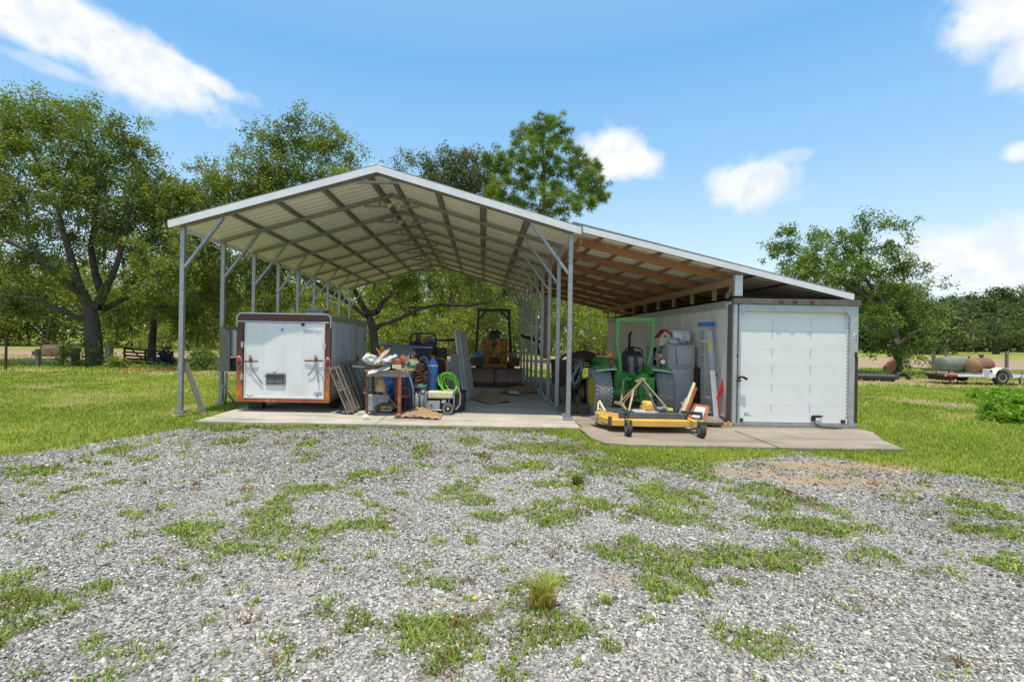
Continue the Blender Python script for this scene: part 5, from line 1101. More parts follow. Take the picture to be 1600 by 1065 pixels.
d2 = 13.2; a, b_ = at(893, 560, d2), at(938, 560, d2); xc = (a.x + b_.x) / 2; r = (b_.x - a.x) / 2
st = thing('board_stack', (xc, d2 + .3, 0), 'stack of dark boards and scrap between the hopper and the green tractor', 'board stack')
for k in range(4): MB().box((xc - .03 * k, d2 + .2, at(905, 573 - 4 * k, d2).z), (r * 1.7, .5, .035), (0, R(3 - 2 * k), R(4 * k))).build('board', 'grey_wood' if k % 2 else 'rust_dark', st)
for s in (-1, 1): MB().box((xc + s * r * .6, d2 + .25, .42), (.12, .4, .80)).build('block', 'rust_dark', st)
zt = at(915, 562, d2).z
one(MB().lathe([(r, 0), (r * .97, .05), (r * .8, .15), (r * .5, .21), (0, .235)], (xc, d2 + .3, zt), n=28, cap=False).lathe([(r, 0), (r * .9, -.02), (0, -.02)], (xc, d2 + .3, zt), n=28, cap=False), 'upturned_tub', 'rust_dark', 'dark domed upturned tub on the stack of boards', 'tub', (xc, d2 + .3, zt), smooth=True, auto=50)
# rusty jack stand and the pale sheet
c = gd(903, 647); d = c.y - .35
js = thing('jack_stand', (c.x, c.y, 0), 'small rusty three-legged jack stand on the slab beside the front right post', 'jack stand')
top = at(899, 622, c.y); 
for dx, dy in ((-.11, -.02), (.13, -.08), (.02, .16)): MB().bar((c.x - .02 + dx * .15, c.y + dy * .15, top.z), (c.x + dx, c.y + dy, .005), .035, .02).build('leg', 'rust', js)
MB().cyl((c.x - .02, c.y, top.z - .08), (c.x - .02, c.y, top.z + .06), .025).build('post', 'rust', js)
MB().bar((c.x - .07, c.y - .04, .12), (c.x + .08, c.y - .05, .12), .02, .02).build('crossbar', 'rust', js)
p0 = gd(879, 647); t0 = at(889, 590, 10.6)
one(MB().prism([(p0.x, 10.2, .01), (p0.x + .15, 11.0, .01), (t0.x + .10, 11.0, .86), (t0.x, 10.35, .80)], (.012, 0, 0)), 'translucent_sheet', 'clear_lens', 'pale translucent panel leaning between the two front right posts', 'panel', (p0.x, 10.3, 0))
for px, py, d, L_, lab in ((818, 527, 17.2, 0, 'dark thin beam end jutting between the far right posts'),):
    one(MB().bar(at(815, 524, d), at(846, 534, d + .6), .05, .10).bar(at(836, 531, d + .4), at(846, 560, d + .6), .06, .06), 'timber_beam', 'dark_wood', lab, 'beam', at(830, 528, d))

# ------------------------------------------------------------------ green tractor, seen from behind
def tyre(mb_r, c, r, w, n=36, lug=.022, face=1):
    """chunky tyre body along X with staggered lugs; returns (body, lugs) builders"""
    c = Vector(c); h = w / 2
    b = MB().lathe([(r * .58, -h * .75), (r * .72, -h * 1.0), (r * .88, -h * 1.0), (r * .97, -h * .82), (r, -h * .4), (r, h * .4), (r * .97, h * .82), (r * .88, h), (r * .72, h), (r * .58, h * .75)], c, (1, 0, 0), n, cap=False)
    l = MB()
    for k in range(n):
        for j in range(6):
            a = 2 * math.pi * (k + .5 * (j % 2)) / n; x = -h * .8 + 2 * h * .8 * j / 5
            p = c + Vector((x, r * .995 * math.cos(a), r * .995 * math.sin(a)))
            l.box(p, (w * .13, 2 * math.pi * r / n * .55, lug), Matrix.Rotation(a - math.pi / 2, 4, 'X') @ Matrix.Rotation((.5 if j % 2 else -.5), 4, 'Z'))
    return b, l
AY = 10.62; RW = .49
tc_ = thing('tractor', (3.07, AY + .6, 0), 'green compact tractor with yellow wheels, backed up to the orange mower', 'tractor')
for x, s in ((2.47, -1), (3.76, 1)):
    b, l = tyre(None, (x, AY, RW), RW, .36); w = b.build('rear_wheel', 'rubber_dusty', tc_, smooth=True, auto=40); l.build('tread', 'rubber_dusty', w)
    MB().lathe([(0, .10), (.06, .10), (.09, .06), (.2, .05), (.26, .12), (.30, .165), (.31, .165), (.31, .10)], (x, AY, RW), (s, 0, 0), 28, cap=False).build('rim', 'jd_yellow', w, smooth=True, auto=40)
    MB().lathe([(.05, .105), (.05, .13), (0, .13)], (x, AY, RW), (s, 0, 0), 14, cap=False).build('hub', 'jd_yellow', w)
    b = MB(); n = 12; w0, w1 = x - s * .30, x + s * .14      # fender: arched band over the tyre plus an inner cheek
    def fn(u, v): a = R(58 + 104 * u); rr_ = RW + .10; return (w0 + (w1 - w0) * v, AY - rr_ * math.cos(a) * .98, RW + rr_ * math.sin(a) - .05 * v)
    fe = MB().sheet(fn, 18, 3, thick=.02 * -s).build('fender', 'fender_green', tc_, smooth=True, auto=50)
    MB().prism([(w0, AY - .6 * math.cos(R(a)), RW + .58 * math.sin(R(a))) for a in range(48, 163, 14)], (s * .02, 0, 0)).build('cheek', 'jd_green', fe)
    MB().tube([fn(0.0, .05), fn(.01, .5), fn(0.0, 1)], .022, 8).build('fender_lip', 'pale_green', fe, smooth=True)
    y = AY - .50
    if s < 0: pts = ((953.5, 554.5, 'amber_lens'), (955.5, 565.5, 'red_lens'))
    else: pts = ((1032, 556, 'amber_lens'), (1036, 565, 'clear_lens'))
    for px, py, m_ in pts:
        q = at(px, py, y); MB().lathe([(.035, .05), (.046, .03), (.048, 0), (.035, -.018), (0, -.022)], q, (0, 1, 0), 18, cap=False).build('lamp', m_, tc_, smooth=True)
    q = at(954 if s < 0 else 1033, 566, y + .06); MB().bar(q + Vector((0, .02, .12)), q - Vector((0, 0, .12)), .03, .02, (0, 1, 0)).build('lamp_bracket', 'black', tc_)
ry = 10.95
L0 = [at(965, 497, ry), at(964, 540, ry), at(969, 566, ry), at(968, 625, ry)]; R0 = [at(1021, 497, ry), at(1019, 540, ry), at(1010, 578, ry), at(1010, 625, ry)]
rp = MB()
for pts in (L0, R0):
    for p, q in zip(pts[:-1], pts[1:]): rp.bar(p, q, .068, .06, (0, 1, 0))
rp.bar(L0[0] + Vector((.02, 0, -.03)), R0[0] + Vector((-.02, 0, -.03)), .06, .085, (0, 0, 1))
for p, s in ((L0[0], 1), (R0[0], -1)): rp.prism([p + Vector((s * .04, -.012, -.075)), p + Vector((s * .12, -.012, -.075)), p + Vector((s * .04, -.012, -.16))], (0, .024, 0))
rp.build('roll_bar', 'rops_green', tc_, bevel=.008)
MB().box((3.09, 12.1, .70), (.50, 2.5, .38)).build('frame', 'jd_green', tc_, bevel=.03)
MB().prism([(2.86, 12.0, .88), (3.34, 12.0, .88), (3.36, 12.0, 1.05), (3.28, 12.0, 1.14), (2.92, 12.0, 1.14), (2.84, 12.0, 1.05)], (0, 1.5, 0)).build('hood', 'jd_green', tc_, bevel=.02)
q = at(983, 560, 12.6); b = MB().tube([(q.x, 12.6, 1.0), (q.x, 12.6, 1.72), (q.x + .03, 12.56, 1.80)], .032, 10).build('exhaust', 'rust_dark', tc_, smooth=True)
q = at(988, 550, 12.4); MB().cyl((q.x, 12.4, 1.05), (q.x, 12.4, 1.44), .045).build('pre_cleaner', 'black', tc_)
q0, q1 = at(974, 548, 11.75), at(1002, 582, 11.75)
MB().box(((q0.x + q1.x) / 2, 11.85, (q0.z + q1.z) / 2), (q1.x - q0.x, .18, q0.z - q1.z)).build('dashboard', 'black_plastic', tc_, bevel=.05)
MB().tube(arc(((q0.x + q1.x) / 2, 11.62, q0.z + .0), .19, 0, 2 * math.pi, 22, (1, 0, 0), (0, .8, .5)), .016, 6).build('steering_wheel', 'black', tc_, smooth=True)
sx = (at(975, 560, 11.2).x + at(1000, 560, 11.2).x) / 2
se = MB().box((sx, 11.12, .80), (.44, .42, .12)).build('seat', 'black_plastic', tc_, bevel=.04)
MB().box((sx, 10.98, 1.06), (.40, .09, .42), (R(-8), 0, 0)).build('seat_back', 'black_plastic', tc_, bevel=.05)
MB().box((sx - .10, 10.91, 1.06), (.10, .03, .34), (R(-8), 0, R(6))).box((sx + .10, 10.91, 1.05), (.12, .03, .34), (R(-8), 0, R(-8))).build('torn_padding', 'cardboard', tc_)
MB().box((sx, 10.905, 1.02), (.09, .03, .26), (R(-8), 0, 0)).build('seat_patch', 'navy', tc_)
b = MB().box((sx + .03, 10.60, .62), (.40, .55, .42)).box((sx + .03, 10.45, .42), (.26, .4, .26)).blob((sx, 10.4, .80), (.16, .16, .11), 4, .3).cyl((sx + .03, 10.5, .40), (sx + .03, 10.15, .40), .05); b.build('transmission', 'jd_green', tc_, bevel=.02)
for s in (-1, 1): MB().box((sx + .03 + s * .14, 10.30, .52), (.025, .02, .36)).build('rib', 'jd_green', tc_)
MB().cyl((2.45, AY, RW), (3.78, AY, RW), .08).build('axle', 'jd_green', tc_)
MB().box((sx + .03, 10.28, .37), (.55, .05, .035)).build('drawbar', 'jd_green', tc_)
MB().bar(at(975, 592, 10.3), at(970, 632, 10.1), .03, .03).build('lift_link', 'hitch_paint', tc_); MB().bar(at(1006, 594, 10.3), at(1017, 620, 10.1), .03, .03).build('lift_link', 'hitch_paint', tc_)
MB().bar(at(976, 590, 10.35), at(992, 594, 10.4), .05, .05).bar(at(990, 594, 10.4), at(1007, 592, 10.35), .05, .05).build('lift_arm', 'jd_green', tc_)
for px, s in ((912.5, -1), (1001, 1)):
    q = at(px, 617, 12.75); b, l = tyre(None, (q.x + (.06 if s < 0 else 0), 12.75, .30), .30, .20, 26, .015); w = b.build('front_wheel', 'rubber', tc_, smooth=True, auto=40); l.build('tread', 'rubber', w)
    MB().lathe([(0, .05), (.1, .05), (.15, .085), (.185, .10), (.19, .06)], (q.x + (.06 if s < 0 else 0), 12.75, .30), (s, 0, 0), 24, cap=False).build('rim', 'jd_yellow', w, smooth=True)
for k, (x_, y0_) in enumerate(((-.12, 600), (-.05, 596), (.04, 598), (.10, 602))):
    p0 = at(990, y0_, 10.3) + Vector((x_, 0, 0)); MB().tube([p0, p0 + Vector((.02, -.10, .08)), p0 + Vector((.05 * (k - 1.5), -.18, -.02)), p0 + Vector((.04 * (k - 1.5), -.10, -.22))], .009, 6).build('hydraulic_hose', 'hose_black', tc_, smooth=True)
for px_, py_ in ((981, 585), (996, 588), (1002, 583)): MB().bar(at(px_, py_, 10.75), at(px_ + 2, py_ - 14, 10.8), .012, .012).blob(at(px_ + 2, py_ - 15, 10.8), (.02, .02, .025), 1, 0, 1).build('control_lever', 'black', tc_)
MB().lathe([(.05, 0), (.05, .06), (.035, .08)], at(992, 618, 10.2), (0, -1, 0), 14).build('shaft_cover', 'black', tc_)
# ------------------------------------------------------------------ orange finishing mower behind the tractor
MY = 8.62; AZ = -.006
P = lambda px, py, dd: at(px, py, dd)
mx0, mx1 = at(958, 660, MY).x, at(1092, 660, MY).x
mo = thing('finishing_mower', ((mx0 + mx1) / 2, 9.2, AZ), 'orange finishing mower deck on small caster wheels behind the green tractor', 'mower')
zb, zt = .105, .21
deck = [(mx0, MY), (mx0 + (mx1 - mx0) * .45, MY - .04), (mx1, MY), (mx1 + .02, 9.5), (mx1 - .3, 9.85), (mx0 + .2, 9.85), (mx0 - .10, 9.6), (mx0 - .15, 9.05)]
MB().prism([(x, y, zb) for x, y in deck], (0, 0, zt - zb)).build('deck', 'deck_orange', mo, bevel=.008)
MB().prism([(mx0 - .13, 9.02, zt), (mx0 + .12, MY + .10, zt), (mx0 + .12, MY + .13, zt + .09), (mx0 - .13, 9.07, zt + .09)], (0, .03, 0)).build('deck_side', 'deck_orange', mo)
MB().prism([(x, y, zt + .002) for x, y in [(mx0 + .15, MY + .16), (mx1 - .12, MY + .16), (mx1 - .12, 9.75), (mx0 + .05, 9.75)]], (0, 0, .055)).build('deck_cover', 'deck_dark', mo, bevel=.012)
for k, y in enumerate((MY + .22, MY + .36, MY + .52)): MB().box(((mx0 + mx1) / 2, y, zt + .065), (mx1 - mx0 - .32, .05, .022)).build('cover_rib', 'steel' if k == 1 else 'deck_dark', mo)
MB().box(((mx0 + mx1) / 2, 9.25, zt + .065), (.45, .3, .03)).build('belt_plate', 'clear_lens', mo)
for px, pyb in ((982, 681.5), (1096.5, 684)):
    g = gd(px, pyb, AZ); r = .112; c = Vector((g.x, g.y + .02, AZ + r))
    w = MB().lathe([(.05, -.038), (.10, -.042), (r, -.022), (r, .022), (.10, .042), (.05, .038)], c, (1, 0, 0), 26).build('caster_wheel', 'rubber', mo, smooth=True, auto=40)
    MB().lathe([(0, -.044), (.055, -.044), (.055, .044), (0, .044)], c, (1, 0, 0), 18, cap=False).build('hub', 'steel', w)
    yk = MB()
    for s in (-1, 1): yk.bar(c + Vector((s * .055, 0, 0)), c + Vector((s * .045, .01, .135)), .035, .012, (0, 1, 0))
    yk.box(c + Vector((0, .01, .142)), (.11, .06, .02)); yk.build('fork', 'deck_dark', mo)
    MB().lathe([(.04, 0), (.04, .03)], c + Vector((0, .01, .15)), n=14).build('cap', 'yellow_trim', mo)
    MB().cyl(c + Vector((0, .01, .15)), c + Vector((0, .01, .30)), .022).build('stem', 'deck_dark', mo)
    tp = c + Vector((0, .01, .28)); bk = Vector((c.x + (.12 if px < 1000 else -.06), MY + .30, zt + .11))
    MB().bar(tp, bk, .05, .055).build('caster_arm', 'deck_dark', mo)
# hitch A-frame, driveline
ap = at(1004, 593, 9.75)
MB().bar(at(966, 631, 9.55), ap, .024, .022).bar(at(970, 634, 9.5), at(1002, 596, 9.72), .014, .014).build('hitch_strut', 'hitch_paint', mo)
MB().bar(ap, at(1046, 642, 9.1), .022, .022).build('hitch_strut', 'hitch_paint', mo)
MB().bar(at(1004, 600, 9.72), at(1036, 655, 8.95), .035, .02).build('tie_rod', 'deck_dark', mo)
MB().box(ap, (.10, .06, .07)).bar(at(993, 596, 9.75), at(1004, 592, 9.75), .03, .04).build('hitch_head', 'hitch_paint', mo, bevel=.01)
MB().bar(at(990, 610, 9.5), at(982, 645, 9.0), .035, .03).build('hitch_leg', 'hitch_paint', mo)
MB().bar(at(960, 628, 9.6), at(976, 632, 9.5), .04, .05).bar(at(972, 632, 9.5), at(978, 640, 9.3), .04, .04).build('hitch_pin', 'hitch_paint', mo)
g = at(1014, 628, 9.25); MB().box((g.x, 9.36, zt + .10), (.20, .22, .10)).lathe([(.085, 0), (.095, .02), (.095, .09), (.07, .11)], (g.x - .01, 9.33, zt + .14), n=16).lathe([(.07, 0), (.075, .05), (.045, .08)], (g.x, 9.27, zt + .16), (0, -1, 0), 14).box((g.x - .07, 9.30, zt + .09), (.03, .12, .12)).box((g.x + .08, 9.30, zt + .09), (.03, .12, .12)).build('gearbox', 'deck_orange', mo, bevel=.008)
MB().cyl((g.x + .10, 9.3, zt + .12), (g.x + .40, 9.28, zt + .10), .035).cyl((g.x + .25, 9.3, zt + .12), (g.x + .31, 9.29, zt + .12), .06).build('drive_shaft', 'steel', mo)
MB().cyl((g.x + .33, 9.28, zt + .10), (g.x + .44, 9.28, zt + .09), .04).build('shaft_end', 'yellow_trim', mo)
MB().cyl((g.x, 9.4, zt + .2), (sx + .05, 10.1, .42), .045).build('shaft_guard', 'black', mo)
# left discharge chute and lever, right belt shield
MB().prism([at(922, 653, 9.3), at(936, 651, 9.3), at(957, 661, 8.9), at(950, 665, 8.8), at(935, 661, 9.0)], (0, .06, .03)).build('discharge_chute', 'steel', mo)
MB().box((mx0 - .03, MY + .10, .17), (.05, .1, .16)).build('end_plate', 'deck_dark', mo)
MB().bar(at(936, 626, 9.2), at(945, 642, 9.05), .04, .03).bar(at(935, 628, 9.2), at(934, 645, 9.1), .025, .02).build('lever', 'cream', mo)
MB().tube(arc(at(937, 643, 9.1), .05, 0, 2 * math.pi, 14), .012, 6).build('loop', 'cream', mo, smooth=True)
q = at(1097, 645, 9.0)
MB().prism([at(1077, 652, 8.95), at(1087, 632, 9.1), at(1109, 636, 9.1), at(1104, 655, 8.95)], (0, .05, .02)).build('belt_shield', 'orange_rust', mo)
MB().prism([at(1081, 651, 8.93), at(1088, 634.5, 9.07), at(1103, 637, 9.07), at(1098, 653, 8.93)], (0, .008, .003)).build('worn_patch', 'paper', mo)
MB().bar(at(1064, 650, 9.3), at(1085, 598, 9.85), .05, .02, (0, 1, 0)).build('wing_plate', 'cream', mo); MB().bar(at(1069, 650, 9.28), at(1087, 606, 9.8), .04, .05, (0, 1, 0)).build('wing_edge', 'orange_rust', mo)
MB().prism([at(1062, 645, 9.6), at(1072, 650, 9.5), at(1080, 625, 9.7), at(1072, 622, 9.75)], (0, .05, 0)).build('wing_flap', 'grey_plastic', mo)
MB().bar(at(1064, 628, 9.55), at(1071, 643, 9.4), .025, .02).build('wing_link', 'steel', mo)
MB().bar(at(1086, 655, 8.85), at(1096, 662, 8.5), .05, .05).build('arm_bracket', 'deck_dark', mo)

# ------------------------------------------------------------------ along the side of the white box
d = 11.0; c0, c1 = at(1043, 600, d).x, at(1084, 600, d).x; zt = at(1065, 541, d).z
cb = thing('cabinet', ((c0 + c1) / 2, d + .25, 0), 'tall pale grey cupboard with two panel doors against the white box', 'cupboard')
MB().box(((c0 + c1) / 2, d + .27, zt / 2), (c1 - c0, .50, zt)).build('carcass', 'cabinet', cb)
MB().box(((c0 + c1) / 2, d + .27, zt + .018), (c1 - c0 + .05, .56, .036)).build('top', 'cabinet_trim', cb)
zm = at(1065, 573, d).z
MB().box(((c0 + c1) / 2, d - .006, zm), (c1 - c0, .03, .05)).build('rail', 'cabinet_trim', cb)
for z0, z1 in ((.06, zm - .04), (zm + .04, zt - .01)):
    dr = MB().box(((c0 + c1) / 2 + .02, d + .005, (z0 + z1) / 2), (c1 - c0 - .14, .03, z1 - z0)).build('door', 'cabinet', cb, bevel=.004)
for x in (c0 + .045, c1 - .03): MB().box((x, d - .008, (zt) / 2), (.06, .03, zt - .01)).build('stile', 'cabinet_trim', cb)
sh = thing('shelf_unit', (at(1030, 600, d + .3).x, d + .5, 0), 'open wooden shelf with dark jars beside the grey cupboard', 'shelf')
s0, s1 = at(1018, 600, d + .3).x, c0 - .02
zs = at(1030, 541, d + .3).z
for z in (zs, zs - .28, zs - .56, .1): MB().box(((s0 + s1) / 2, d + .5, z), (s1 - s0, .34, .03)).build('shelf', 'cabinet_trim', sh)
MB().box((s0 + .015, d + .5, zs / 2), (.03, .34, zs)).build('side_panel', 'cabinet_trim', sh); MB().box(((s0 + s1) / 2, d + .68, zs / 2), (s1 - s0, .02, zs)).build('back_panel', 'dark_wood', sh)
for k, (fx, z, m_, lab) in enumerate(((.25, zs - .28, 'black', 'dark bottle on the left of the open shelf'), (.6, zs - .28, 'grey_plastic', 'grey jar in the middle of the open shelf'), (.85, zs - .28, 'teal', 'teal jar at the right of the open shelf'))):
    x = s0 + (s1 - s0) * fx; one(MB().lathe([(.035, 0), (.038, .10), (.02, .14), (.02, .17)], (x, d + .42, z + .016), n=14), 'jar', m_, lab, 'jar', (x, d + .42, z + .016), smooth=True, auto=40)
x0, x1 = at(1056, 530, d).x, at(1083, 530, d).x; z0 = zt + .037; z1 = at(1068, 515.5, d + .1).z
cn = thing('water_tank', ((x0 + x1) / 2, d + .3, z0), 'white enamel canister lying on its side on top of the grey cupboard', 'canister')
rr_ = (z1 - z0) / 2
MB().lathe([(rr_ * .8, 0), (rr_, .03), (rr_, x1 - x0 - .05), (rr_ * .8, x1 - x0)], (x0, d + .28, z0 + rr_), (1, 0, 0), 26).build('shell', 'box_white', cn, smooth=True, auto=40)
MB().box(((x0 + x1) / 2 + .03, d + .28 - rr_, z0 + rr_), (.012, .01, rr_ * 1.2)).build('seam', 'ink_grey', cn); MB().box(((x0 + x1) / 2 + .10, d + .27 - rr_, z0 + .06), (.025, .02, .03)).build('drain_plug', 'ink_blue', cn)
x0, x1 = at(1029, 530, d + .2).x, at(1051, 530, d + .2).x; zb = at(1040, 540, d + .2).z; zh = at(1040, 525, d + .2).z; zp = at(1040, 513.5, d + .2).z
bh = thing('birdhouse', ((x0 + x1) / 2, d + .35, zb), 'cream wooden birdhouse with a red gable roof, on the shelf', 'birdhouse')
MB().prism([(x0 + .03, d + .22, zs + .02), (x1 - .03, d + .22, zs + .02), (x1 - .03, d + .22, zh), ((x0 + x1) / 2, d + .22, zp - .04), (x0 + .03, d + .22, zh)], (0, .24, 0)).build('walls', 'cream', bh)
for s, xe in ((-1, x0), (1, x1)): MB().bar(((x0 + x1) / 2, d + .33, zp - .012), (xe, d + .33, zh - .03), .29, .02, (0, 0, 1)).build('roof', 'red_paint', bh)
MB().lathe([(.028, 0), (.028, -.004)], ((x0 + x1) / 2, d + .219, zh), (0, 1, 0), 14).build('entrance', 'ink', bh)
c = at(1052, 533, d + .05); b = MB().blob(c + Vector((0, 0, 0)), (.11, .08, .07), 7, .5); one(b, 'rag', 'paper_blue', 'blue and white rag heaped on the front edge of the cupboard top', 'rag', c, smooth=True)
c = at(1056, 545, d - .04); one(MB().tube([at(1053, 530, d - .02), at(1055, 540, d - .05), at(1057, 556, d - .05), at(1058, 569, d - .05)], [.008, .008, .016, .018], 6), 'hanging_strap', 'ink_grey', 'thin dark strap hanging down the front of the cupboard', 'strap', c, smooth=True)
q0, q1 = at(1087, 574, 10.9), at(1103, 640, 10.9); one(bx(MB(), 1086, 574, 1102, 642, 10.9, .45), 'fuel_drum', 'rust_dark', 'dark rusty box behind the aluminium stepladder', 'box', (q0.x + .1, 11.1, 0), bevel=.03)
# stepladder folded and leaning on the box
tp = at(1103, 508, 10.25); f0 = at(1114, 652, 9.75); f0.z = 0
ld = thing('stepladder', (f0.x, f0.y, 0), 'aluminium stepladder with a blue top cap leaning on the white box', 'stepladder')
MB().box(tp + Vector((0, 0, .02)), (.28, .12, .09), (0, R(-4), R(-8))).build('top_cap', 'ladder_blue', ld, bevel=.012)
A0, A1 = at(1097, 516, 10.3), at(1097, 640, 10.15); A1.z = .0
B0, B1 = at(1107, 516, 10.2), at(1120, 654, 9.70); B1.z = 0
C0, C1 = at(1111, 516, 10.3), at(1132, 652, 10.0); C1.z = 0
MB().bar(A0, A1, .055, .03, (0, 1, 0)).build('rail', 'steel', ld); MB().bar(B0, B1, .10, .035, (0, 1, 0)).build('rail', 'ladder_alu', ld); MB().bar(C0, C1, .045, .03, (0, 1, 0)).build('rear_rail', 'ladder_alu', ld)
for k in range(6):
    f = .12 + k * .155; MB().bar(A0.lerp(A1, f), B0.lerp(B1, f) + Vector((0, .03, 0)), .07, .03).build('step', 'ladder_alu', ld)
for f in (.3, .55, .8): MB().bar(B0.lerp(B1, f) + Vector((.02, .05, 0)), C0.lerp(C1, f - .08), .02, .02).build('spreader', 'steel', ld)
for f, ln in ((.10, .12),):
    p, q = B0.lerp(B1, f), B0.lerp(B1, f + ln); dv = Vector((0, -.020, 0)); MB().bar(p + dv, q + dv, .07, .003, (0, 1, 0)).build('label_sticker', 'yellow_label', ld)
MB().bar(B1 + Vector((0, 0, .03)), B1 + Vector((0, 0, .0)), .11, .05, (0, 1, 0)).build('foot', 'black', ld)
# red jack, stone, wood bits
q0, q1 = at(1128, 652, 9.75), at(1133, 586, 9.9)
jk = thing('handyman_jack', (q0.x, 9.75, 0), 'red steel tool with a long handle leaning behind the stepladder foot', 'jack')
MB().prism([at(1131, 586, 9.9), at(1134.5, 588, 9.9), at(1129, 612, 9.85), at(1122, 626, 9.8), at(1120, 620, 9.8), at(1126, 606, 9.85)], (0, .03, 0)).build('handle', 'red_paint', jk)
MB().bar(at(1123, 620, 9.82), at(1121, 650, 9.75), .05, .04).build('shaft', 'red_paint', jk)
a = at(1130, 654, 9.55); MB().box((a.x, 9.62, .05), (.22, .12, .05), (0, R(12), 0)).build('base', 'red_paint', jk)
a = gd(1119, 667); one(MB().blob((a.x, a.y + .12, .085), (.19, .13, .10), 17, .22, 2), 'stone_block', 'stone', 'rough grey stone block below the stepladder', 'stone', (a.x, a.y + .12, 0))
a = gd(1137, 666); b = MB().bar((a.x - .06, a.y, .02), (a.x + .08, a.y + .02, .05), .035, .03).bar((a.x - .05, a.y + .05, .06), (a.x + .07, a.y - .02, .02), .03, .025).bar((a.x - .02, a.y - .03, .08), (a.x + .05, a.y + .05, .08), .03, .02)
one(b, 'wood_offcuts', 'cardboard_light', 'few orange wood offcuts at the foot of the dark corner pillar', 'wood scraps', (a.x, a.y, 0))

# ------------------------------------------------------------------ yard on the right: trailer with two tanks, pipe, scrap
def gzp(x, y): return float(gz(np.array([x]), np.array([y]))[0])
FD = 21.6
w_ = at(1563, 590, FD); gzr = at(1563, 600.5, FD).z
ft = thing('flatbed_trailer', (w_.x, FD, gzr), 'low utility trailer with white mudguard, carrying two old tanks', 'trailer')
Zp = lambda py, px=1530, dd=FD: at(px, py, dd).z; Xp = lambda px, dd=FD: at(px, 580, dd).x
zdk = Zp(586.5)
MB().box(((Xp(1487) + Xp(1640)) / 2, FD + .9, zdk), (Xp(1640) - Xp(1487), 1.55, .07)).build('bed', 'steel', ft)
MB().box(((Xp(1480) + Xp(1640)) / 2, FD + .1, zdk - .01), (Xp(1640) - Xp(1480), .05, .11)).build('side_beam', 'box_white', ft)
MB().box((Xp(1490), FD + .1, zdk - .02), (.5, .07, .09)).build('tail_beam', 'red_paint', ft)
MB().box(((Xp(1576) + Xp(1640)) / 2, FD + .08, Zp(577)), (Xp(1640) - Xp(1576), .04, .04)).build('top_rail', 'steel', ft)
for px in (1579, 1600, 1625): MB().box((Xp(px), FD + .08, (Zp(577) + zdk) / 2), (.04, .035, Zp(577) - zdk)).build('rail_post', 'steel', ft)
b = MB(); x0, x1 = Xp(1466), Xp(1486)
for z in (Zp(578), Zp(585.5)): b.bar((x0, FD + .1, z), (x1, FD + .1, z), .035, .035)
for x in (x0, x1): b.bar((x, FD + .1, Zp(578)), (x, FD + .1, Zp(586)), .035, .035)
for z in (Zp(578), Zp(585.5)): b.bar((x0, FD + .1, z), (x0, FD + 1.6, z), .035, .035)
b.build('tail_rack', 'rust_dark', ft)
for dy in (0, 1.75):
    wc = Vector((w_.x, FD + dy, gzr + .305)); w = MB().lathe([(.17, -.10), (.26, -.11), (.30, -.08), (.305, 0), (.30, .08), (.26, .11), (.17, .10)], wc, (0, 1, 0), 28).build('wheel', 'rubber', ft, smooth=True, auto=40)
    MB().lathe([(0, -.07), (.05, -.08), (.07, -.05), (.13, -.06), (.16, -.105), (.175, -.105)], wc, (0, 1, 0), 22, cap=False).build('rim', 'cream', w, smooth=True)
for dy in (0,):
    fp = [(w_.x + .40 * math.cos(R(a)), gzr + .33 + .40 * math.sin(R(a))) for a in range(-8, 189, 14)]; fp2 = [(w_.x + .34 * math.cos(R(a)), gzr + .33 + .34 * math.sin(R(a))) for a in range(188, -9, -14)]
    for q0, q1, r0, r1 in zip(fp[:-1], fp[1:], reversed(fp2[1:]), reversed(fp2[:-1])): pass
    b = MB().sheet(lambda u, v: (w_.x + .39 * math.cos(R(-5 + 190 * u)), FD - .16 + .34 * v, gzr + .33 + .39 * math.sin(R(-5 + 190 * u))), 16, 1, thick=.02)
    b.build('mudguard', 'box_white', ft, smooth=True, auto=40)
    bx(MB(), 1545.5, 577, 1552, 591, FD - .14, .3).build('mudguard_box', 'box_white', ft, bevel=.02)
    q = at(1548.5, 579.5, FD - .15); MB().lathe([(.05, 0), (.05, -.02)], (q.x, FD - .14, q.z), (0, 1, 0), 14).build('side_lamp', 'black', ft)
q = at(1500, 590, FD + .5); MB().prism([(Xp(1488), FD + .4, zdk - .04), (Xp(1508), FD + .4, zdk - .04), (Xp(1505), FD + .4, zdk - .26), (Xp(1493), FD + .4, zdk - .26)], (0, .9, 0)).build('under_box', 'rust_dark', ft)
MB().lathe([(.06, 0), (.06, -.02)], (Xp(1499), FD + .39, zdk - .10), (0, 1, 0), 14).build('reflector', 'red_lens', ft)
MB().bar((Xp(1598), FD + .1, zdk), (Xp(1599.5), FD + .1, zdk - .36), .09, .07).build('jack_leg', 'steel', ft)
MB().bar((Xp(1640), FD + .9, zdk), (Xp(1680), FD + .9, zdk), .1, .1).build('tongue', 'steel', ft)
def tank(p0, p1, r, mat, end, label, name='steel_tank'):
    p0, p1 = Vector(p0), Vector(p1); ax = (p1 - p0); ln = ax.length; t_ = thing(name, (p0 + p1) / 2 - Vector((0, 0, r)), label, 'tank', 'old tanks on the utility trailer')
    pr = [(r * math.sin(R(a)), -r * .35 * math.cos(R(a))) for a in (5, 25, 45, 65, 85)] + [(r, .02), (r, ln - .02)] + [(r * math.sin(R(a)), ln - r * .35 * math.cos(R(a))) for a in (95, 115, 135, 155, 175)]
    MB().lathe(pr, p0, ax, 28).build('shell', mat, t_, smooth=True, auto=50); return t_
zt = Zp(584); r1 = .335
tank((Xp(1497), FD + .75, zt + r1 + .04), (Xp(1548), FD + 1.15, zt + r1 + .04), r1, 'tank_green', None, 'dull green steel tank lying at the left of the utility trailer')
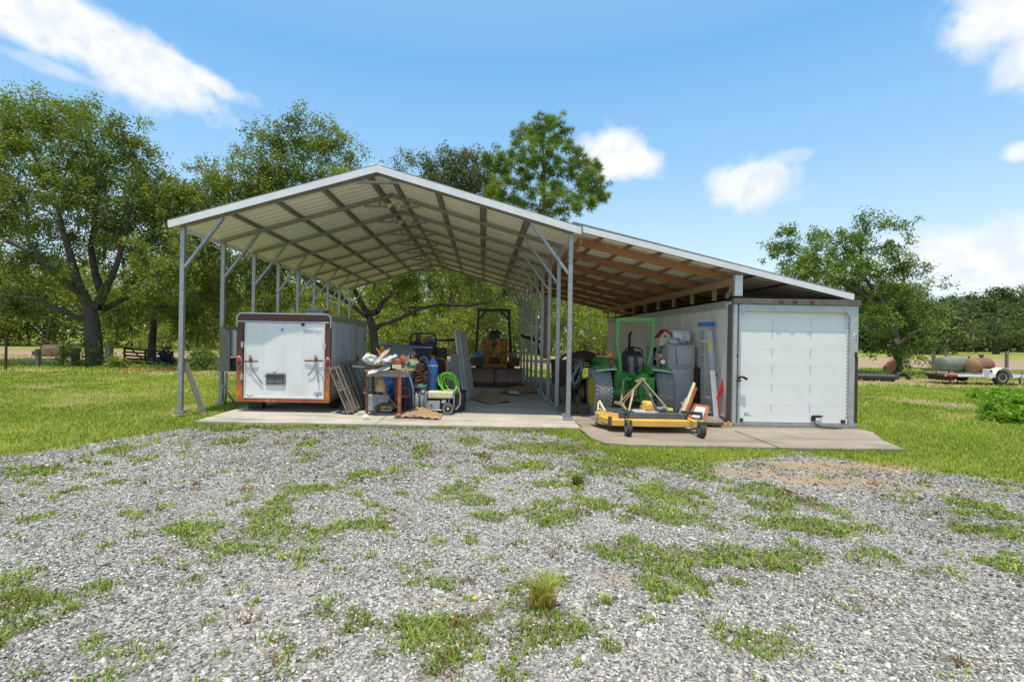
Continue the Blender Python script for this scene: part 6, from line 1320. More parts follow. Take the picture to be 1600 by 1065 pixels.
t2 = tank((Xp(1537), FD + .50, zt + r1), (Xp(1574), FD + .95, zt + r1 + .02), r1, 'tank_rust', None, 'rusty red steel tank with a tan end, lying right of the green tank')
ax = (Vector((Xp(1574), .95, 0)) - Vector((Xp(1537), .50, 0))).normalized()
MB().lathe([(r1 * .98, -.01), (r1 * .9, -.075), (r1 * .5, -.125), (0, -.135)], (Xp(1537), FD + .50, zt + r1), (ax.x, ax.y, 0), 28, cap=False).build('end_cap', 'tank_end', t2, smooth=True)
for px, h, r_ in ((1540, .10, .04), (1560, .18, .09)):
    MB().lathe([(r_ * .6, 0), (r_ * .6, h * .5), (r_, h * .5), (r_, h)], (Xp(px), FD + .75, zt + 2 * r1 - .03), n=14).build('filler_neck', 'rust', t2)
# black pipe and the rusty scrap by the right oak
pd = 23.5; a, b_ = at(1325, 583, pd), at(1397, 584.5, pd - .6); gp = gzp(a.x + 1, pd)
one(MB().lathe([(.14, 0), (.17, 0), (.17, (b_ - a).length), (.14, (b_ - a).length), (.14, 0)], (a.x, pd, gp + .17), (b_.x - a.x, -.6, 0), 18, cap=False), 'drain_pipe', 'black_pipe', 'black plastic drain pipe lying in the grass right of the white box', 'pipe', (a.x, pd, gp), smooth=True, auto=40)
sp = at(1394, 572, 24.5); g = gzp(sp.x, 24.5); sc = thing('rusty_scoop', (sp.x, 24.5, g), 'rusty curved scrap blade standing by the foot of the right oak', 'scrap')
MB().prism([at(1387, 580, 24.5), at(1386, 573, 24.5), at(1393, 566, 24.5), at(1399, 562, 24.5), at(1401, 570, 24.5), at(1397, 580, 24.5)], (0, .25, 0)).build('blade', 'rust', sc)
MB().bar(at(1383, 580, 24.3), at(1392, 572, 24.4), .05, .05).bar(at(1390, 584, 24.4), at(1412, 586, 24.4), .07, .12).build('frame', 'rust_dark', sc)
q = at(1411, 583, 24.3); one(MB().tube(arc((q.x, 24.3, g + .02), .30, 0, 2 * math.pi, 22, (1, 0, 0), (0, .25, .97)), .09, 8), 'old_tyre', 'rubber', 'old black tyre half sunk at the foot of the right oak', 'tyre', (q.x, 24.3, g), smooth=True)

# ------------------------------------------------------------------ fences, gate, implement on the left
def post(px, pyt, pyb, w, label, mat='fence_wood', lean=0, group='old fence posts along the left field'):
    g = gd(px, pyb, GZ); tp = at(px, pyt, g.y); o = one(MB().bar((g.x, g.y, GZ - .1), (g.x + lean, g.y, tp.z), w, w * .8), 'fence_post', mat, label, 'fence post', (g.x, g.y, GZ), group); return g, tp
post(9, 533, 578, .07, 'thin dark fence post at the far left of the field edge', 'dark_wood')
post(60, 545, 573, .17, 'stout pale fence post left of the dirt mound', lean=-.03)
post(97, 541, 572, .09, 'grey fence post half hidden by the sapling left of the big oak')
post(118, 543, 570, .28, 'broad grey stump-like fence post right under the big oak crown')
post(170, 540, 573, .28, 'wide pale post just right of the big oak trunk', 'bark_pale')
wl = MB(); a, b_ = gd(-30, 574, GZ), gd(120, 571, GZ)
for z in (.35, .75, 1.1): wl.bar((a.x, a.y, GZ + z), (b_.x, b_.y, GZ + z), .012, .012)
one(wl, 'fence_wire', 'steel', 'thin wire strands strung between the left fence posts', 'fence wire', (a.x, a.y, GZ))
for px, dd, lab in ((1459, 34, 'pale grey fence post left of the green tank'), (1573, 38, 'pale fence post behind the rusty red tank'), (1330, 30, 'short fence post behind the white box'), (1478, 46, 'far thin fence post behind the flatbed trailer')):
    x = at(px, 555, dd).x; g = gzp(x, dd); one(MB().bar((x, dd, g - .1), (x, dd, g + 1.25), .16, .14), 'fence_post', 'bark_pale', lab, 'fence post', (x, dd, g), 'pale fence posts in the right field')
gy_ = 26.0; g0, g1 = at(195, 560, gy_), at(262, 562, gy_); zb, zt = GZ + .12, at(195, 544.5, gy_).z
gt = thing('farm_gate', ((g0.x + g1.x) / 2, gy_, GZ), 'dark five-bar farm gate standing loose right of the big oak', 'gate')
wd = g1.x - g0.x; sag = -.16
for k in range(5): z = zb + (zt - zb) * k / 4; MB().bar((g0.x, gy_, z), (g1.x, gy_ + .5, z + sag), .04, .085).build('rail', 'dark_wood', gt)
for f in (0, .42, .98): MB().bar((g0.x + wd * f, gy_ + .5 * f - .03, zb - .12 + sag * f), (g0.x + wd * f, gy_ + .5 * f - .03, zt + .06 + sag * f), .10, .05).build('stile', 'dark_wood', gt)
for f0, f1 in ((.08, .42), (.95, .55)): MB().bar((g0.x + wd * f0, gy_ + .2, zt + sag * f0), (g0.x + wd * f1, gy_ + .3, zb + sag * f1), .03, .06).build('brace', 'dark_wood', gt)
iy = 25.2; im = thing('disc_harrow', (at(262, 565, iy).x, iy, GZ), 'black iron harrow frame heaped against the end of the farm gate', 'farm implement')
for (a, b_) in (((236, 548), (244, 541)), ((252, 541), (272, 566)), ((259, 541), (275, 566)), ((247, 552), (266, 541)), ((250, 560), (270, 556)), ((256, 545), (262, 568)), ((246, 568), (264, 552))): MB().bar(at(*a, iy), at(*b_, iy + .4), .07, .06).build('frame_bar', 'black', im)
for k in range(5): q = at(252 + k * 4.5, 556 + k * 1.5, iy + .2); MB().lathe([(.04, -.02), (.26, -.02), (.26, .02), (.04, .02)], q, (.9, .3, .2), 16).build('disc', 'black', im)
q = gd(84, 556, GZ); one(MB().blob((q.x, q.y, GZ + .1), (1.15, .8, .75), 8, .35, 3), 'dirt_mound', 'soil', 'small brown mound of dug earth in the left field', 'dirt mound', (q.x, q.y, GZ))
rd = random.Random(12); b = MB()
for k in range(70):
    g = gd(rd.uniform(192, 275), rd.uniform(574, 580), GZ); b.blob((g.x, g.y, GZ + .02), (rd.uniform(.04, .12), .07, rd.uniform(.03, .06)), k, .3, 1)
o = b.build('rubble', 'brick'); tag(o, kind='stuff')
q = gd(742, 938, GZ); one(MB().blob((q.x, q.y, GZ + .015), (.017, .015, .014), 3, .2, 2), 'yellow_stone', 'jd_yellow', 'single yellowish stone on the grey gravel in front', 'stone', (q.x, q.y, GZ), smooth=True)
# ------------------------------------------------------------------ trees
LEAF = dict(
    oak=ramp_mat('oak_leaves', [(0, (.05, .075, .016)), (.3, (.12, .165, .028)), (.6, (.23, .285, .046)), (1, (.38, .42, .095))], rough=.5, trans=.28, tcol=(1.2, 1.3, .5)),
    oak_grey=ramp_mat('oak_leaves_grey', [(0, (.065, .08, .03)), (.4, (.12, .14, .055)), (.7, (.17, .19, .075)), (1, (.25, .26, .11))], rough=.5, trans=.25, tcol=(1.2, 1.3, .6)),
    oak_right=ramp_mat('oak_leaves_bright', [(0, (.045, .085, .016)), (.35, (.10, .165, .026)), (.65, (.18, .26, .038)), (1, (.31, .38, .08))], rough=.5, trans=.28, tcol=(1.2, 1.35, .5)),
    wood=ramp_mat('woodland_leaves', [(0, (.10, .13, .022)), (.35, (.185, .225, .036)), (.65, (.28, .315, .052)), (1, (.42, .43, .10))], rough=.6, trans=.35, tcol=(1.2, 1.35, .5)),
    far=ramp_mat('far_leaves', [(0, (.05, .075, .026)), (.4, (.085, .115, .036)), (.7, (.12, .155, .046)), (1, (.19, .22, .065))], rough=.6, trans=.2),
    pine=ramp_mat('pine_needles', [(0, (.07, .095, .02)), (.3, (.13, .19, .03)), (.65, (.22, .31, .042)), (1, (.34, .42, .08))], rough=.5, trans=.2),
    bright=ramp_mat('sunny_leaves', [(0, (.10, .15, .02)), (.4, (.19, .25, .035)), (.7, (.29, .34, .05)), (1, (.42, .43, .10))], rough=.5, trans=.4, tcol=(1.2, 1.3, .5)),
    bush=ramp_mat('bush_leaves', [(0, (.07, .14, .014)), (.4, (.16, .30, .026)), (.7, (.28, .43, .04)), (1, (.44, .56, .08))], rough=.35, trans=.3),
    moss=ramp_mat('moss_strands', [(0, (.10, .105, .075)), (1, (.22, .22, .17))], rough=.9, trans=.2))
def leaf_quads(P, size, tone, flat=.0, asp=.5):
    n = len(P); a = rng.normal(0, 1, (n, 3)); a[:, 2] *= (1 - flat); a /= np.linalg.norm(a, axis=1)[:, None] + 1e-9
    b = rng.normal(0, 1, (n, 3)); b[:, 2] *= (1 - flat); b -= a * (a * b).sum(1)[:, None]; b /= np.linalg.norm(b, axis=1)[:, None] + 1e-9
    l = (size * rng.uniform(.65, 1.3, n))[:, None]; w = l * asp
    V = np.stack([P - a * l * .5, P + b * w * .5 - a * l * .05, P + a * l * .5, P - b * w * .5 - a * l * .05], 1).reshape(-1, 3)
    return V, np.arange(4 * n), np.repeat(np.clip(tone, 0, 1), 4)
def grow(trunks, clumps, k_r=.013):
    """limbs that reach every clump: trunks = [[(point, radius), ...]]; returns MB of tapered tubes"""
    pos, par, rad0 = [], [], []
    for tr_ in trunks:
        prev = -1
        if len(tr_[0]) == 3: prev = tr_[0][2]; 
        for q in tr_:
            if prev == -1 and pos and len(tr_[0]) != 3 and tr_ is not trunks[0]:
                dd = [np.linalg.norm(np.array(q[0]) - p) for p in pos]; j = int(np.argmin(dd)); prev = j
                if dd[j] < .05: continue
            pos.append(np.array(q[0], float)); par.append(prev); rad0.append(q[1]); prev = len(pos) - 1
    base = pos[0]; order = sorted(range(len(clumps)), key=lambda i: np.linalg.norm(clumps[i] - base))
    PA = np.array(pos)
    for i in order:
        c = clumps[i]; dv = c - PA; dist = np.linalg.norm(dv, axis=1); cost = dist + 1.0 * np.maximum(0, -dv[:, 2]) + (PA[:, 2] < base[2] + 1.2) * 4
        j = int(np.argmin(cost)); L_ = dist[j]; n = 2 if L_ < 1.2 else (3 if L_ < 3 else 5); prev = j; a = PA[j]; new = []
        w = rng.normal(0, .07 * L_, (3,)); w[2] = abs(w[2]) * .6
        for s in range(1, n + 1):
            f = s / n; p = a * (1 - f) + c * f + w * math.sin(math.pi * f) + rng.normal(0, .02 * L_, 3) * (f < 1); pos.append(p); par.append(prev); rad0.append(0); prev = len(pos) - 1; new.append(p)
        PA = np.vstack([PA, new])
    cnt = np.ones(len(pos))
    for i in range(len(pos) - 1, -1, -1):
        if par[i] >= 0: cnt[par[i]] += cnt[i] * .45
    r = np.maximum(np.minimum(k_r * np.sqrt(cnt), .16), np.array(rad0))
    b = MB()
    for i in range(len(pos)):
        if par[i] >= 0:
            j = par[i]; r0 = min(r[j], r[i] * 1.6) if rad0[i] == 0 else r[j]
            b.tube([pos[j], pos[i]], [r0, r[i]], 9 if rad0[i] else 5, cap=False)
    return b, pos
def lobe_clumps(lobes, d, dens, rc, sx=1.0):
    """lobes given in photo pixels (x, y, rx, ry[, depth shift[, strength]]) at depth d -> clump centres, lobe tones"""
    C, T_ = [], []
    for lb in lobes:
        px, py, rx, ry = lb[:4]; dy = lb[4] if len(lb) > 4 else rng.uniform(-2.2, 2.2); st = lb[5] if len(lb) > 5 else 1
        dd = d + dy; c = np.array(at(px, py, dd)); ax = rx * dd / F; az = ry * dd / F; ay = (ax + az) * .5
        n = max(2, int(dens * st * (ax * az + ax * ay + ay * az) / 3)); lt = rng.normal(0, .07)
        for _ in range(n):
            v = rng.normal(0, 1, 3); v /= np.linalg.norm(v); v *= rng.uniform(.35, 1.0) ** .6
            C.append(c + v * np.array([ax, ay, az])); T_.append(lt + rng.normal(0, .10))
    return C, T_
def crown(C, T_, n_leaf, rc, size, flat=.3, asp=.5, drop=.0):
    Ps, Ts = [], []
    for c, t_ in zip(C, T_):
        n = int(n_leaf * rng.uniform(.55, 1.45)); r = rc * rng.uniform(.7, 1.3)
        # a clump is a few sprigs, so its outline is ragged
        k = 5; sp = rng.normal(0, .55, (k, 3)) * r; sp[:, 2] *= .7; w = rng.integers(0, k, n)
        q = sp[w] + rng.normal(0, .26, (n, 3)) * r; q[:, 2] -= drop * np.hypot(q[:, 0], q[:, 1])
        Ps.append(c + q); Ts.append(.5 + t_ + rng.normal(0, .13, n))
    P = np.concatenate(Ps); return leaf_quads(P, size, np.concatenate(Ts), flat, asp)
def moss_strands(pts, n, l0, l1):
    V, Fc, T_ = [], [], []; k = 0
    for _ in range(n):
        p = np.array(pts[rng.integers(0, len(pts))]) + rng.normal(0, .15, 3); l = rng.uniform(l0, l1)
        for s in range(6):
            a = rng.uniform(0, 3.14); u = np.array([math.cos(a), math.sin(a), 0]) * rng.uniform(.02, .05); q = p + rng.normal(0, .05, 3) * np.array([1, 1, 0]); ll = l * rng.uniform(.5, 1)
            m = q + np.array([rng.normal(0, .04), rng.normal(0, .04), -ll * .5]); e = m + np.array([rng.normal(0, .04), rng.normal(0, .04), -ll * .5])
            V += [q - u, q + u, m - u * .9, m + u * .9, e - u * .1, e + u * .1]; Fc += [k, k + 1, k + 3, k + 2, k + 2, k + 3, k + 5, k + 4]; k += 6; T_ += [rng.random()] * 6
    return np.array(V), np.array(Fc), np.array(T_)
def tree(name, base, label, cat, trunks, lobes, d, leaf, dens, n_leaf, rc, size, bark='bark', group=None, moss=0, flat=.3, asp=.5, drop=0, k_r=.013):
    b0 = Vector(base); root = thing(name, b0, label, cat, group)
    C, T_ = lobe_clumps(lobes, d, dens, rc)
    mb, nodes = grow(trunks, C, k_r); mb.build('trunk', bark, root, smooth=True)
    V, f, T2 = crown(C, T_, n_leaf, rc, size, flat, asp, drop); fast_mesh('crown', V - np.array(b0), f, 4, LEAF[leaf], T2, root)
    if moss:
        V, f, T2 = moss_strands([c for c in C if c[2] < np.median([q[2] for q in C]) + 1] or C, moss, .4, 1.3); tag(fast_mesh('moss', V - np.array(b0), f, 4, LEAF['moss'], T2, root), kind='stuff')
    return root
def limb(d, *pts):
    """limb through photo points (x, y, radius[, depth shift])"""
    return [(tuple(at(p[0], p[1], d + (p[3] if len(p) > 3 else 0))), p[2]) for p in pts]

# big live oak at the left edge
d = 24.0; g = at(148, 574, d); g.z = GZ
tree('live_oak', g, 'big dark live oak at the left with a forked black trunk', 'tree',
     [limb(d, (150, 580, .42), (147, 545, .36), (144, 510, .34), (141, 492, .32)),
      limb(d, (139, 478, .25), (126, 455, .22, -.3), (118, 430, .19, -.6), (110, 400, .15, -1), (98, 360, .11, -1.4), (88, 315, .07, -1.5)),
      limb(d, (153, 478, .24, .2), (160, 460, .21, .5), (148, 425, .16, .8), (142, 385, .13, 1.0), (150, 330, .09, 1.2)),
      limb(d, (168, 446, .16, .4), (182, 415, .13, .2), (195, 370, .10, 0), (205, 320, .07, -.3)),
      limb(d, (120, 455, .16, -.5), (85, 425, .13, -1.2), (50, 395, .10, -2), (10, 375, .08, -2.4)),
      limb(d, (165, 482, .15, .6), (190, 468, .12, 1.2), (225, 455, .09, 1.6), (262, 455, .06, 2)),
      limb(d, (130, 500, .13, -.2), (105, 488, .10, -.6), (60, 470, .08, -1), (15, 462, .06, -1.3))],
     [(50, 180, 46, 34), (20, 205, 50, 40), (95, 205, 45, 35), (150, 185, 30, 24), (165, 225, 50, 42), (205, 255, 42, 38), (120, 255, 60, 42), (45, 265, 60, 48), (-30, 250, 60, 60), (235, 295, 36, 34), (180, 300, 56, 42), (110, 315, 60, 40),
      (40, 335, 60, 40), (-40, 340, 60, 50), (250, 340, 30, 34), (215, 355, 46, 40), (75, 380, 50, 30), (10, 405, 50, 34), (-60, 420, 60, 40), (165, 360, 45, 30, 2), (255, 395, 34, 36), (220, 415, 42, 34), (275, 430, 26, 30), (245, 455, 42, 28), (30, 440, 46, 26, -1, .7),
      (85, 425, 35, 18, -2, .6), (-20, 470, 46, 26, -1, .7), (55, 480, 46, 18, 0, .5), (200, 470, 40, 22, 1, .6), (270, 470, 34, 22, 1, .7), (130, 395, 40, 20, 3, .4), (10, 160, 26, 16), (120, 172, 20, 14), (200, 205, 22, 20), (262, 300, 14, 16), (285, 370, 20, 24)],
     d, 'oak', 14.0, 180, .58, .132, moss=70)
# live oak behind the carport
d = 27.0; g = at(584, 574, d); g.z = GZ
tree('live_oak', g, 'mossy live oak with arching limbs behind the cargo trailer, spreading over the carport roof', 'tree',
     [limb(d, (588, 582, .30), (586, 545, .25), (583, 515, .23), (580, 503, .21)),
      limb(d, (574, 490, .16), (562, 470, .14, .3), (548, 440, .11, .5), (520, 390, .09, .5), (490, 330, .09), (470, 280, .06)),
      limb(d, (588, 488, .16), (600, 470, .14, .6), (618, 450, .11, 1), (650, 425, .08, 1.2), (690, 400, .07, 1.5)),
      limb(d, (594, 508, .11, -.3), (625, 497, .10, -.6), (655, 482, .09, -1), (690, 476, .08, -1.2), (735, 478, .06, -1.4), (770, 470, .04, -1.5)),
      limb(d, (570, 492, .13, -.4), (540, 470, .11, -1), (490, 440, .11, -1.8), (430, 410, .09, -2.2), (370, 370, .07, -2.6))],
     [(300, 305, 40, 24, 0, 1), (270, 325, 30, 24, 0, 1), (345, 275, 34, 22, 0, .9), (400, 300, 60, 26, 0, 1), (460, 320, 60, 26), (530, 285, 30, 24), (545, 265, 14, 18), (460, 205, 48, 28, 0, .9), (410, 225, 34, 30, 0, .8), (505, 215, 34, 30, 0, .75), (365, 245, 20, 18, 1, .7), (440, 255, 60, 26, 0, .9), (525, 250, 36, 32, 0, .9), (380, 285, 50, 30), (320, 305, 46, 32), (455, 290, 54, 32), (520, 300, 50, 30), (285, 330, 34, 34), (345, 340, 56, 38), (420, 340, 60, 38),
      (490, 350, 60, 36), (300, 385, 44, 36), (370, 400, 54, 34), (440, 410, 50, 30), (300, 440, 40, 36), (360, 450, 50, 36), (430, 460, 46, 30), (500, 430, 44, 30), (560, 400, 60, 40), (610, 420, 50, 28), (660, 400, 60, 34), (700, 430, 46, 22), (740, 440, 44, 26), (770, 410, 46, 40), (600, 452, 26, 16, 0, .6), (645, 450, 34, 16, 0, .6), (690, 455, 34, 16, 0, .6), (750, 470, 30, 16, 0, .6), (600, 340, 60, 40), (560, 310, 40, 30)],
     d, 'oak', 11.5, 180, .62, .142, moss=90)
# darker oak half hidden left of it
d = 31.0; g = at(236, 566, d); g.z = GZ
tree('live_oak', g, 'dark oak between the big left oak and the front left carport post', 'tree',
     [limb(d, (236, 570, .28), (238, 530, .22), (242, 490, .18), (250, 440, .13)), limb(d, (244, 480, .12), (275, 450, .10, .5), (305, 420, .07, 1))],
     [(250, 400, 50, 40), (300, 420, 46, 44), (270, 460, 50, 36), (330, 470, 44, 40), (230, 470, 40, 34), (300, 505, 50, 24), (200, 495, 30, 20), (345, 510, 40, 26)],
     d, 'oak', 11, 160, .7, .16, moss=30)
# grey-green oak whose top shows right of the ridge
d = 46.0; g = at(705, 553, d); g.z = GZ
tree('grey_oak', g, 'grey-green treetop showing above the roof between the ridge and the pine', 'tree',
     [limb(d, (705, 556, .4), (706, 480, .34), (708, 400, .24), (708, 300, .12))],
     [(700, 258, 34, 20), (735, 262, 34, 26), (668, 268, 20, 18), (720, 290, 50, 22), (680, 300, 50, 24), (760, 300, 40, 30), (643, 254, 9, 12, 0, 1.4), (621, 262, 6, 8, 0, 1.6), (700, 340, 70, 30), (760, 360, 60, 40), (700, 400, 80, 40), (760, 430, 60, 40)],
     d, 'oak_grey', 7, 160, .85, .22)
# pine with tufted boughs
d = 36.0; g = at(853, 558, d); g.z = GZ
root = thing('pine_tree', g, 'tall pine with tufted bright green boughs rising above the right roof slope', 'tree')
tufts = [(848, 192, 15), (868, 190, 15), (832, 205, 14), (880, 205, 12), (812, 212, 12), (852, 215, 15), (870, 222, 12), (806, 230, 14), (830, 232, 14), (820, 250, 14), (780, 245, 13), (795, 258, 13), (770, 262, 12), (840, 250, 11), (858, 240, 10), (885, 228, 11),
         (900, 240, 11), (910, 255, 12), (893, 258, 13), (920, 270, 13), (932, 262, 11), (938, 285, 13), (945, 305, 11), (925, 295, 13), (905, 285, 14), (880, 270, 13), (862, 272, 12), (845, 280, 13), (826, 278, 10), (812, 290, 13), (830, 300, 13), (795, 285, 10), (775, 290, 12), (785, 308, 12),
         (850, 305, 12), (868, 300, 12), (885, 305, 13), (905, 315, 12), (925, 318, 9), (900, 328, 12), (860, 320, 13), (842, 325, 13), (875, 330, 9), (815, 318, 12), (765, 300, 9), (935, 312, 9), (855, 258, 10), (760, 250, 9), (800, 315, 10), (848, 345, 14), (880, 350, 12), (815, 350, 13), (840, 375, 12), (870, 385, 12), (860, 200, 12), (840, 222, 13), (818, 268, 13), (800, 245, 12), (896, 272, 13), (870, 255, 9), (832, 262, 12), (912, 300, 13), (788, 270, 12), (868, 288, 12), (916, 282, 12)]
C = [np.array(at(px, py, d + rng.uniform(-2.4, 2.4))) for px, py, r in tufts]
mb, nodes = grow([limb(d, (853, 560, .26), (852, 450, .22), (850, 350, .17), (850, 280, .12), (848, 225, .07), (848, 195, .04))], C, .017); mb.build('trunk', 'pine_bark', root, smooth=True)
Ps, As, Ts = [], [], []
for (px, py, r), c in zip(tufts, C):
    rr_ = r * d / F * 1.0; lt = rng.normal(0, .12)
    for _ in range(11):                     # each tuft holds several bottle-brush shoots
        sc_ = c + rng.normal(0, .45, 3) * rr_; n = 62; v = rng.normal(0, 1, (n, 3)); v[:, 2] = v[:, 2] * .8 + .55; v /= np.linalg.norm(v, axis=1)[:, None]
        Ps.append(sc_ + v * .10); As.append(v); Ts.append(.5 + lt + rng.normal(0, .12, n))
P = np.concatenate(Ps); A = np.concatenate(As); n = len(P); l = rng.uniform(.2, .5, n)[:, None]; b = np.cross(A, rng.normal(0, 1, (n, 3))); b /= np.linalg.norm(b, axis=1)[:, None]
V = np.stack([P - b * .020, P + b * .020, P + A * l], 1).reshape(-1, 3)
fast_mesh('crown', V - np.array(g), np.arange(3 * n), 3, LEAF['pine'], np.repeat(np.clip(np.concatenate(Ts), 0, 1), 3), root)
# oak on the right
d = 27.5; g = at(1402, 582, d); g.z = gzp(g.x, d)
tree('live_oak', g, 'spreading green oak on the right behind the white box', 'tree',
     [limb(d, (1402, 586, .24), (1403, 560, .20), (1400, 530, .17), (1394, 500, .15)), limb(d, (1392, 495, .13), (1370, 460, .11), (1345, 425, .09), (1345, 385, .06), (1355, 350, .035)),
      limb(d, (1398, 505, .12, .4), (1410, 470, .09, .7), (1412, 430, .07, 1), (1400, 390, .045, 1)), limb(d, (1385, 490, .10, -.5), (1340, 455, .08, -1), (1290, 425, .06, -1.4), (1240, 395, .04, -1.5)), limb(d, (1402, 540, .08, -.3), (1425, 520, .06, -.6), (1445, 515, .04, -.9))],
     [(1222, 370, 16, 24, -1, .8), (1206, 392, 20, 15, -1, .8), (1240, 395, 30, 26), (1270, 408, 34, 26), (1262, 372, 16, 14, 0, .7), (1305, 365, 22, 16, 0, .8), (1290, 395, 30, 22), (1335, 360, 22, 17, 0, .9), (1362, 345, 20, 14, 0, .9), (1350, 385, 34, 24), (1392, 362, 22, 15, 0, .9), (1400, 385, 26, 14, 0, .7), (1320, 420, 40, 26),
      (1370, 425, 40, 26), (1440, 402, 17, 14, 0, .8), (1425, 425, 30, 18, 0, .8), (1455, 452, 18, 12, 0, .7), (1415, 450, 36, 22), (1355, 460, 40, 26), (1300, 445, 40, 22), (1390, 485, 44, 26), (1435, 482, 30, 24), (1355, 500, 34, 24), (1440, 515, 34, 28), (1400, 520, 34, 18), (1362, 530, 24, 18), (1452, 540, 22, 16), (1430, 560, 28, 16), (1440, 577, 20, 10, -1, .8), (1250, 430, 40, 20), (1300, 480, 40, 26)],
     d, 'oak_right', 13.0, 160, .48, .135, moss=0)
# bright tree seen between the right posts and others in the strip behind the carport
def simple_tree(name, px, pyb, d, lobes, leaf, label, dens=5.5, n_leaf=130, rc=.7, size=.19, r=.10, group=None, bark='bark_pale'):
    g = at(px, pyb, d); g.z = gzp(g.x, d); top = min(l[1] for l in lobes) + 15
    return tree(name, g, label, 'tree', [[((g.x, d, g.z - .1), r)] + [(tuple(at(px + k * 2, pyb + (top - pyb) * f, d)), r * (1 - .8 * f)) for k, f in ((1, .3), (-1, .55), (1, .8), (0, 1.0))]], lobes, d, leaf, dens, n_leaf, rc, size, bark=bark, group=group)
GRP = 'young trees along the field behind the carport'
simple_tree('young_tree', 921, 556, 34, [(915, 490, 22, 26), (945, 500, 24, 26), (930, 525, 30, 18), (890, 515, 22, 22), (900, 480, 20, 20), (960, 520, 24, 22), (940, 470, 24, 18)], 'bright', 'bright yellow-green tree seen left of the tractor between box and posts', group=GRP)
simple_tree('young_tree', 872, 556, 38, [(870, 500, 20, 30), (885, 480, 24, 20), (858, 520, 18, 22), (880, 530, 24, 14), (905, 455, 26, 16)], 'wood', 'mid green tree right behind the right row of posts', group=GRP)
simple_tree('young_tree', 812, 556, 40, [(812, 500, 18, 26), (800, 520, 24, 18), (830, 520, 20, 18), (822, 485, 14, 16, 0, .7), (845, 500, 14, 20, 0, .7)], 'wood', 'thin pale green tree right of the bulldozer roll frame', dens=3, group=GRP)
simple_tree('young_tree', 745, 556, 37, [(740, 490, 40, 24), (760, 510, 40, 24), (715, 510, 26, 26), (775, 480, 26, 18), (745, 535, 40, 14), (725, 470, 24, 14)], 'wood', 'broad light green tree behind the bulldozer', group=GRP)
simple_tree('young_tree', 668, 556, 39, [(665, 505, 26, 22), (690, 520, 26, 20), (645, 520, 24, 20), (680, 540, 30, 12), (650, 540, 30, 12)], 'bright', 'sunny light green tree behind the black cart hoop', group=GRP)
simple_tree('young_tree', 622, 556, 41, [(620, 500, 22, 20), (605, 525, 20, 20), (635, 520, 18, 22), (612, 545, 24, 10)], 'bright', 'sunny light green tree above the work table heap', group=GRP)
simple_tree('young_tree', 540, 556, 40, [(530, 480, 34, 26), (505, 505, 30, 26), (555, 505, 26, 24), (540, 530, 34, 14)], 'wood', 'light green tree behind the back of the cargo trailer', group=GRP)
simple_tree('young_tree', 455, 556, 43, [(450, 480, 40, 26), (420, 500, 34, 24), (485, 495, 34, 26), (450, 520, 44, 16)], 'wood', 'light green tree behind the roof of the cargo trailer', group=GRP)
simple_tree('young_tree', 325, 553, 42, [(320, 490, 26, 26), (345, 510, 24, 22), (305, 515, 22, 20), (330, 530, 30, 12)], 'bright', 'sunny light green tree right of the front left post', group=GRP)
simple_tree('young_tree', 262, 550, 45, [(255, 505, 24, 22), (275, 520, 26, 18), (240, 525, 20, 14)], 'bright', 'sunny light green tree above the iron harrow', group=GRP)
simple_tree('field_oak', 1556, 549, 84, [(1556, 520, 34, 14), (1525, 528, 26, 12), (1590, 526, 30, 13), (1560, 508, 30, 10), (1600, 515, 26, 12), (1530, 514, 22, 9)], 'far', 'lone round field oak in front of the far right wood', dens=1.3, n_leaf=130, rc=1.3, size=.38, r=.5, bark='bark')
# far woods: masses of trees nobody could count
def woodland(name, spec, leaf, n_leaf, rc, size):
    Cs, Ts, b = [], [], MB()
    for (x, d, h, w) in spec:
        z0 = gzp(x, d); tn = rng.normal(0, .08); b.tube([(x, d, z0 - .2), (x + rng.normal(0, .3), d, z0 + h * .45), (x + rng.normal(0, .5), d, z0 + h * .8)], [w * .025, w * .02, w * .01], 6)
        for _ in range(int(60 * (w / 6) * (h / 9))):
            f = rng.random() ** .8; v = rng.normal(0, 1, 2); v /= np.linalg.norm(v); r = w * .55 * math.sin(math.pi * (.18 + .8 * f) ) ** .7 * rng.random() ** .5
            Cs.append(np.array([x + v[0] * r, d + v[1] * r, z0 + h * (.03 + .97 * f)])); Ts.append(tn + rng.normal(0, .09))
    V, f, T2 = crown(Cs, Ts, n_leaf, rc, size)
    o = fast_mesh(name, V, f, 4, LEAF[leaf], T2); tag(o, kind='stuff')
    me = b.build('woodland_trunks', 'bark_pale', None, smooth=True); tag(me, kind='stuff')
sp = []
for row, (d, h) in enumerate(((54, 6.5), (59, 8.5), (66, 10.5))):
    x = -62.0
    while x < 20: sp.append((x + rng.normal(0, .8), d + rng.normal(0, 1.2), h * rng.uniform(.75, 1.25), rng.uniform(4.5, 7.5))); x += rng.uniform(2.6, 4.4)
woodland('woodland', sp, 'wood', 60, 1.0, .34)
sp = []
for row, (d, h) in enumerate(((104, 9), (112, 12), (122, 14))):
    x = 62.0
    while x < 165: sp.append((x + rng.normal(0, 1), d + rng.normal(0, 2), h * rng.uniform(.7, 1.15), rng.uniform(7, 12))); x += rng.uniform(4, 7)
x = 55.0
while x < 74: sp.append((x, 78 + rng.normal(0, 3), rng.uniform(4.5, 6.5), 7)); x += 3.5
woodland('far_woodland', sp, 'far', 46, 1.6, .62)

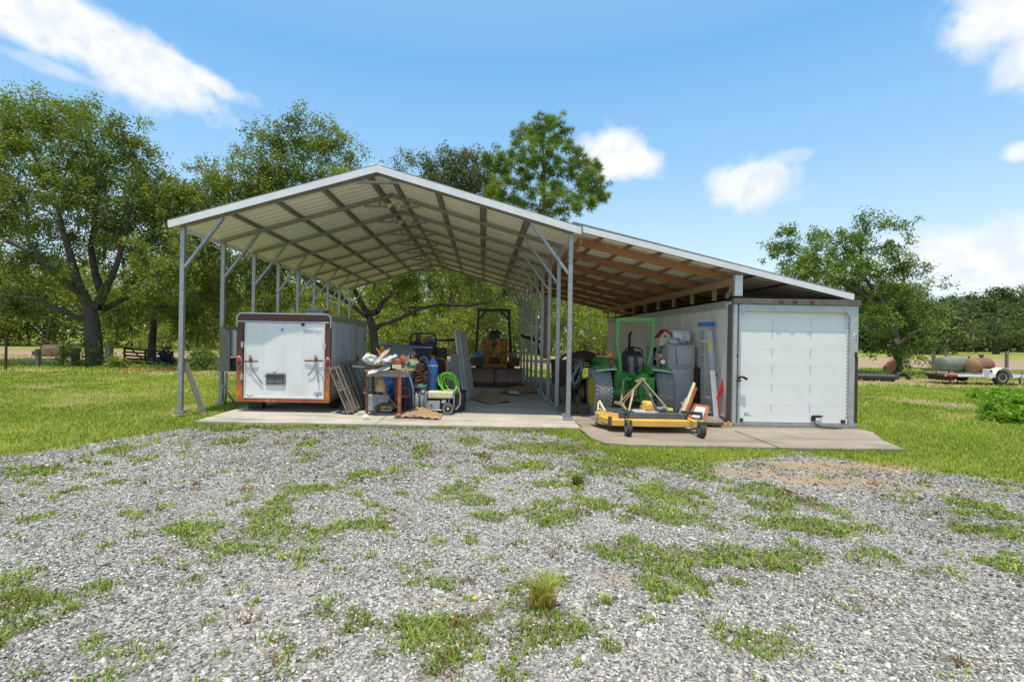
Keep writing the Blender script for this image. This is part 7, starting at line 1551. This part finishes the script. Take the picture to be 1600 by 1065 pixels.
# ------------------------------------------------------------------ bushes and saplings
def bush(name, px, py, d, rx, ry, n_cl, n_leaf, rc, size, leaf, label, stems=7, cat='bush', asp=.55):
    g = at(px, py, d); g.z = gzp(g.x, d); root = thing(name, g, label, cat); C = []; T_ = []
    ax, az = rx * d / F, ry * d / F
    for _ in range(n_cl):
        v = rng.normal(0, 1, 3); v /= np.linalg.norm(v); v[2] = abs(v[2]); v *= rng.uniform(.3, 1) ** .5; C.append(np.array(g) + v * np.array([ax, ax * .7, az * 1.75]) + np.array([0, 0, .05])); T_.append(rng.normal(0, .09))
    b = MB()
    for k in range(stems):
        c = C[rng.integers(0, len(C))]; b.tube([g + Vector((rng.normal(0, .06), rng.normal(0, .06), -.05)), Vector(c * .55 + np.array(g) * .45 + rng.normal(0, .05, 3)), Vector(c)], [.03, .02, .008], 5)
    b.build('stem', 'bark', root, smooth=True)
    V, f, T2 = crown(C, T_, n_leaf, rc, size, .3, asp); fast_mesh('foliage', V - np.array(g), f, 4, LEAF[leaf], T2, root); return root
bush('leafy_bush', 1582, 655, 11.0, 56, 20, 60, 90, .17, .075, 'bush', 'glossy bright green leafy bush at the right edge of the lawn', asp=.6)
bush('leafy_bush', 1640, 652, 11.6, 60, 28, 50, 90, .18, .078, 'bush', 'taller part of leafy green bush cut off by the right edge', asp=.6)
bush('leafy_bush', 1560, 618, 15.5, 44, 7, 30, 60, .2, .09, 'bush', 'low light green weedy bush behind the glossy bush by the flatbed trailer', asp=.6)
bush('sapling', 122, 574, 23.6, 38, 26, 20, 60, .30, .13, 'bright', 'leafy bright sapling growing against the big oak trunk', cat='sapling')
bush('sapling', 183, 576, 22.6, 14, 12, 10, 55, .24, .12, 'bright', 'small bright sapling beside the left end of the farm gate', cat='sapling')
bush('shrub', 320, 578, 22.4, 28, 20, 26, 70, .3, .10, 'oak_right', 'shaggy shrub seen just right of the front left carport post')
bush('shrub', 232, 577, 22.6, 24, 2.2, 14, 40, .14, .08, 'bush', 'low weeds at the foot of the farm gate')
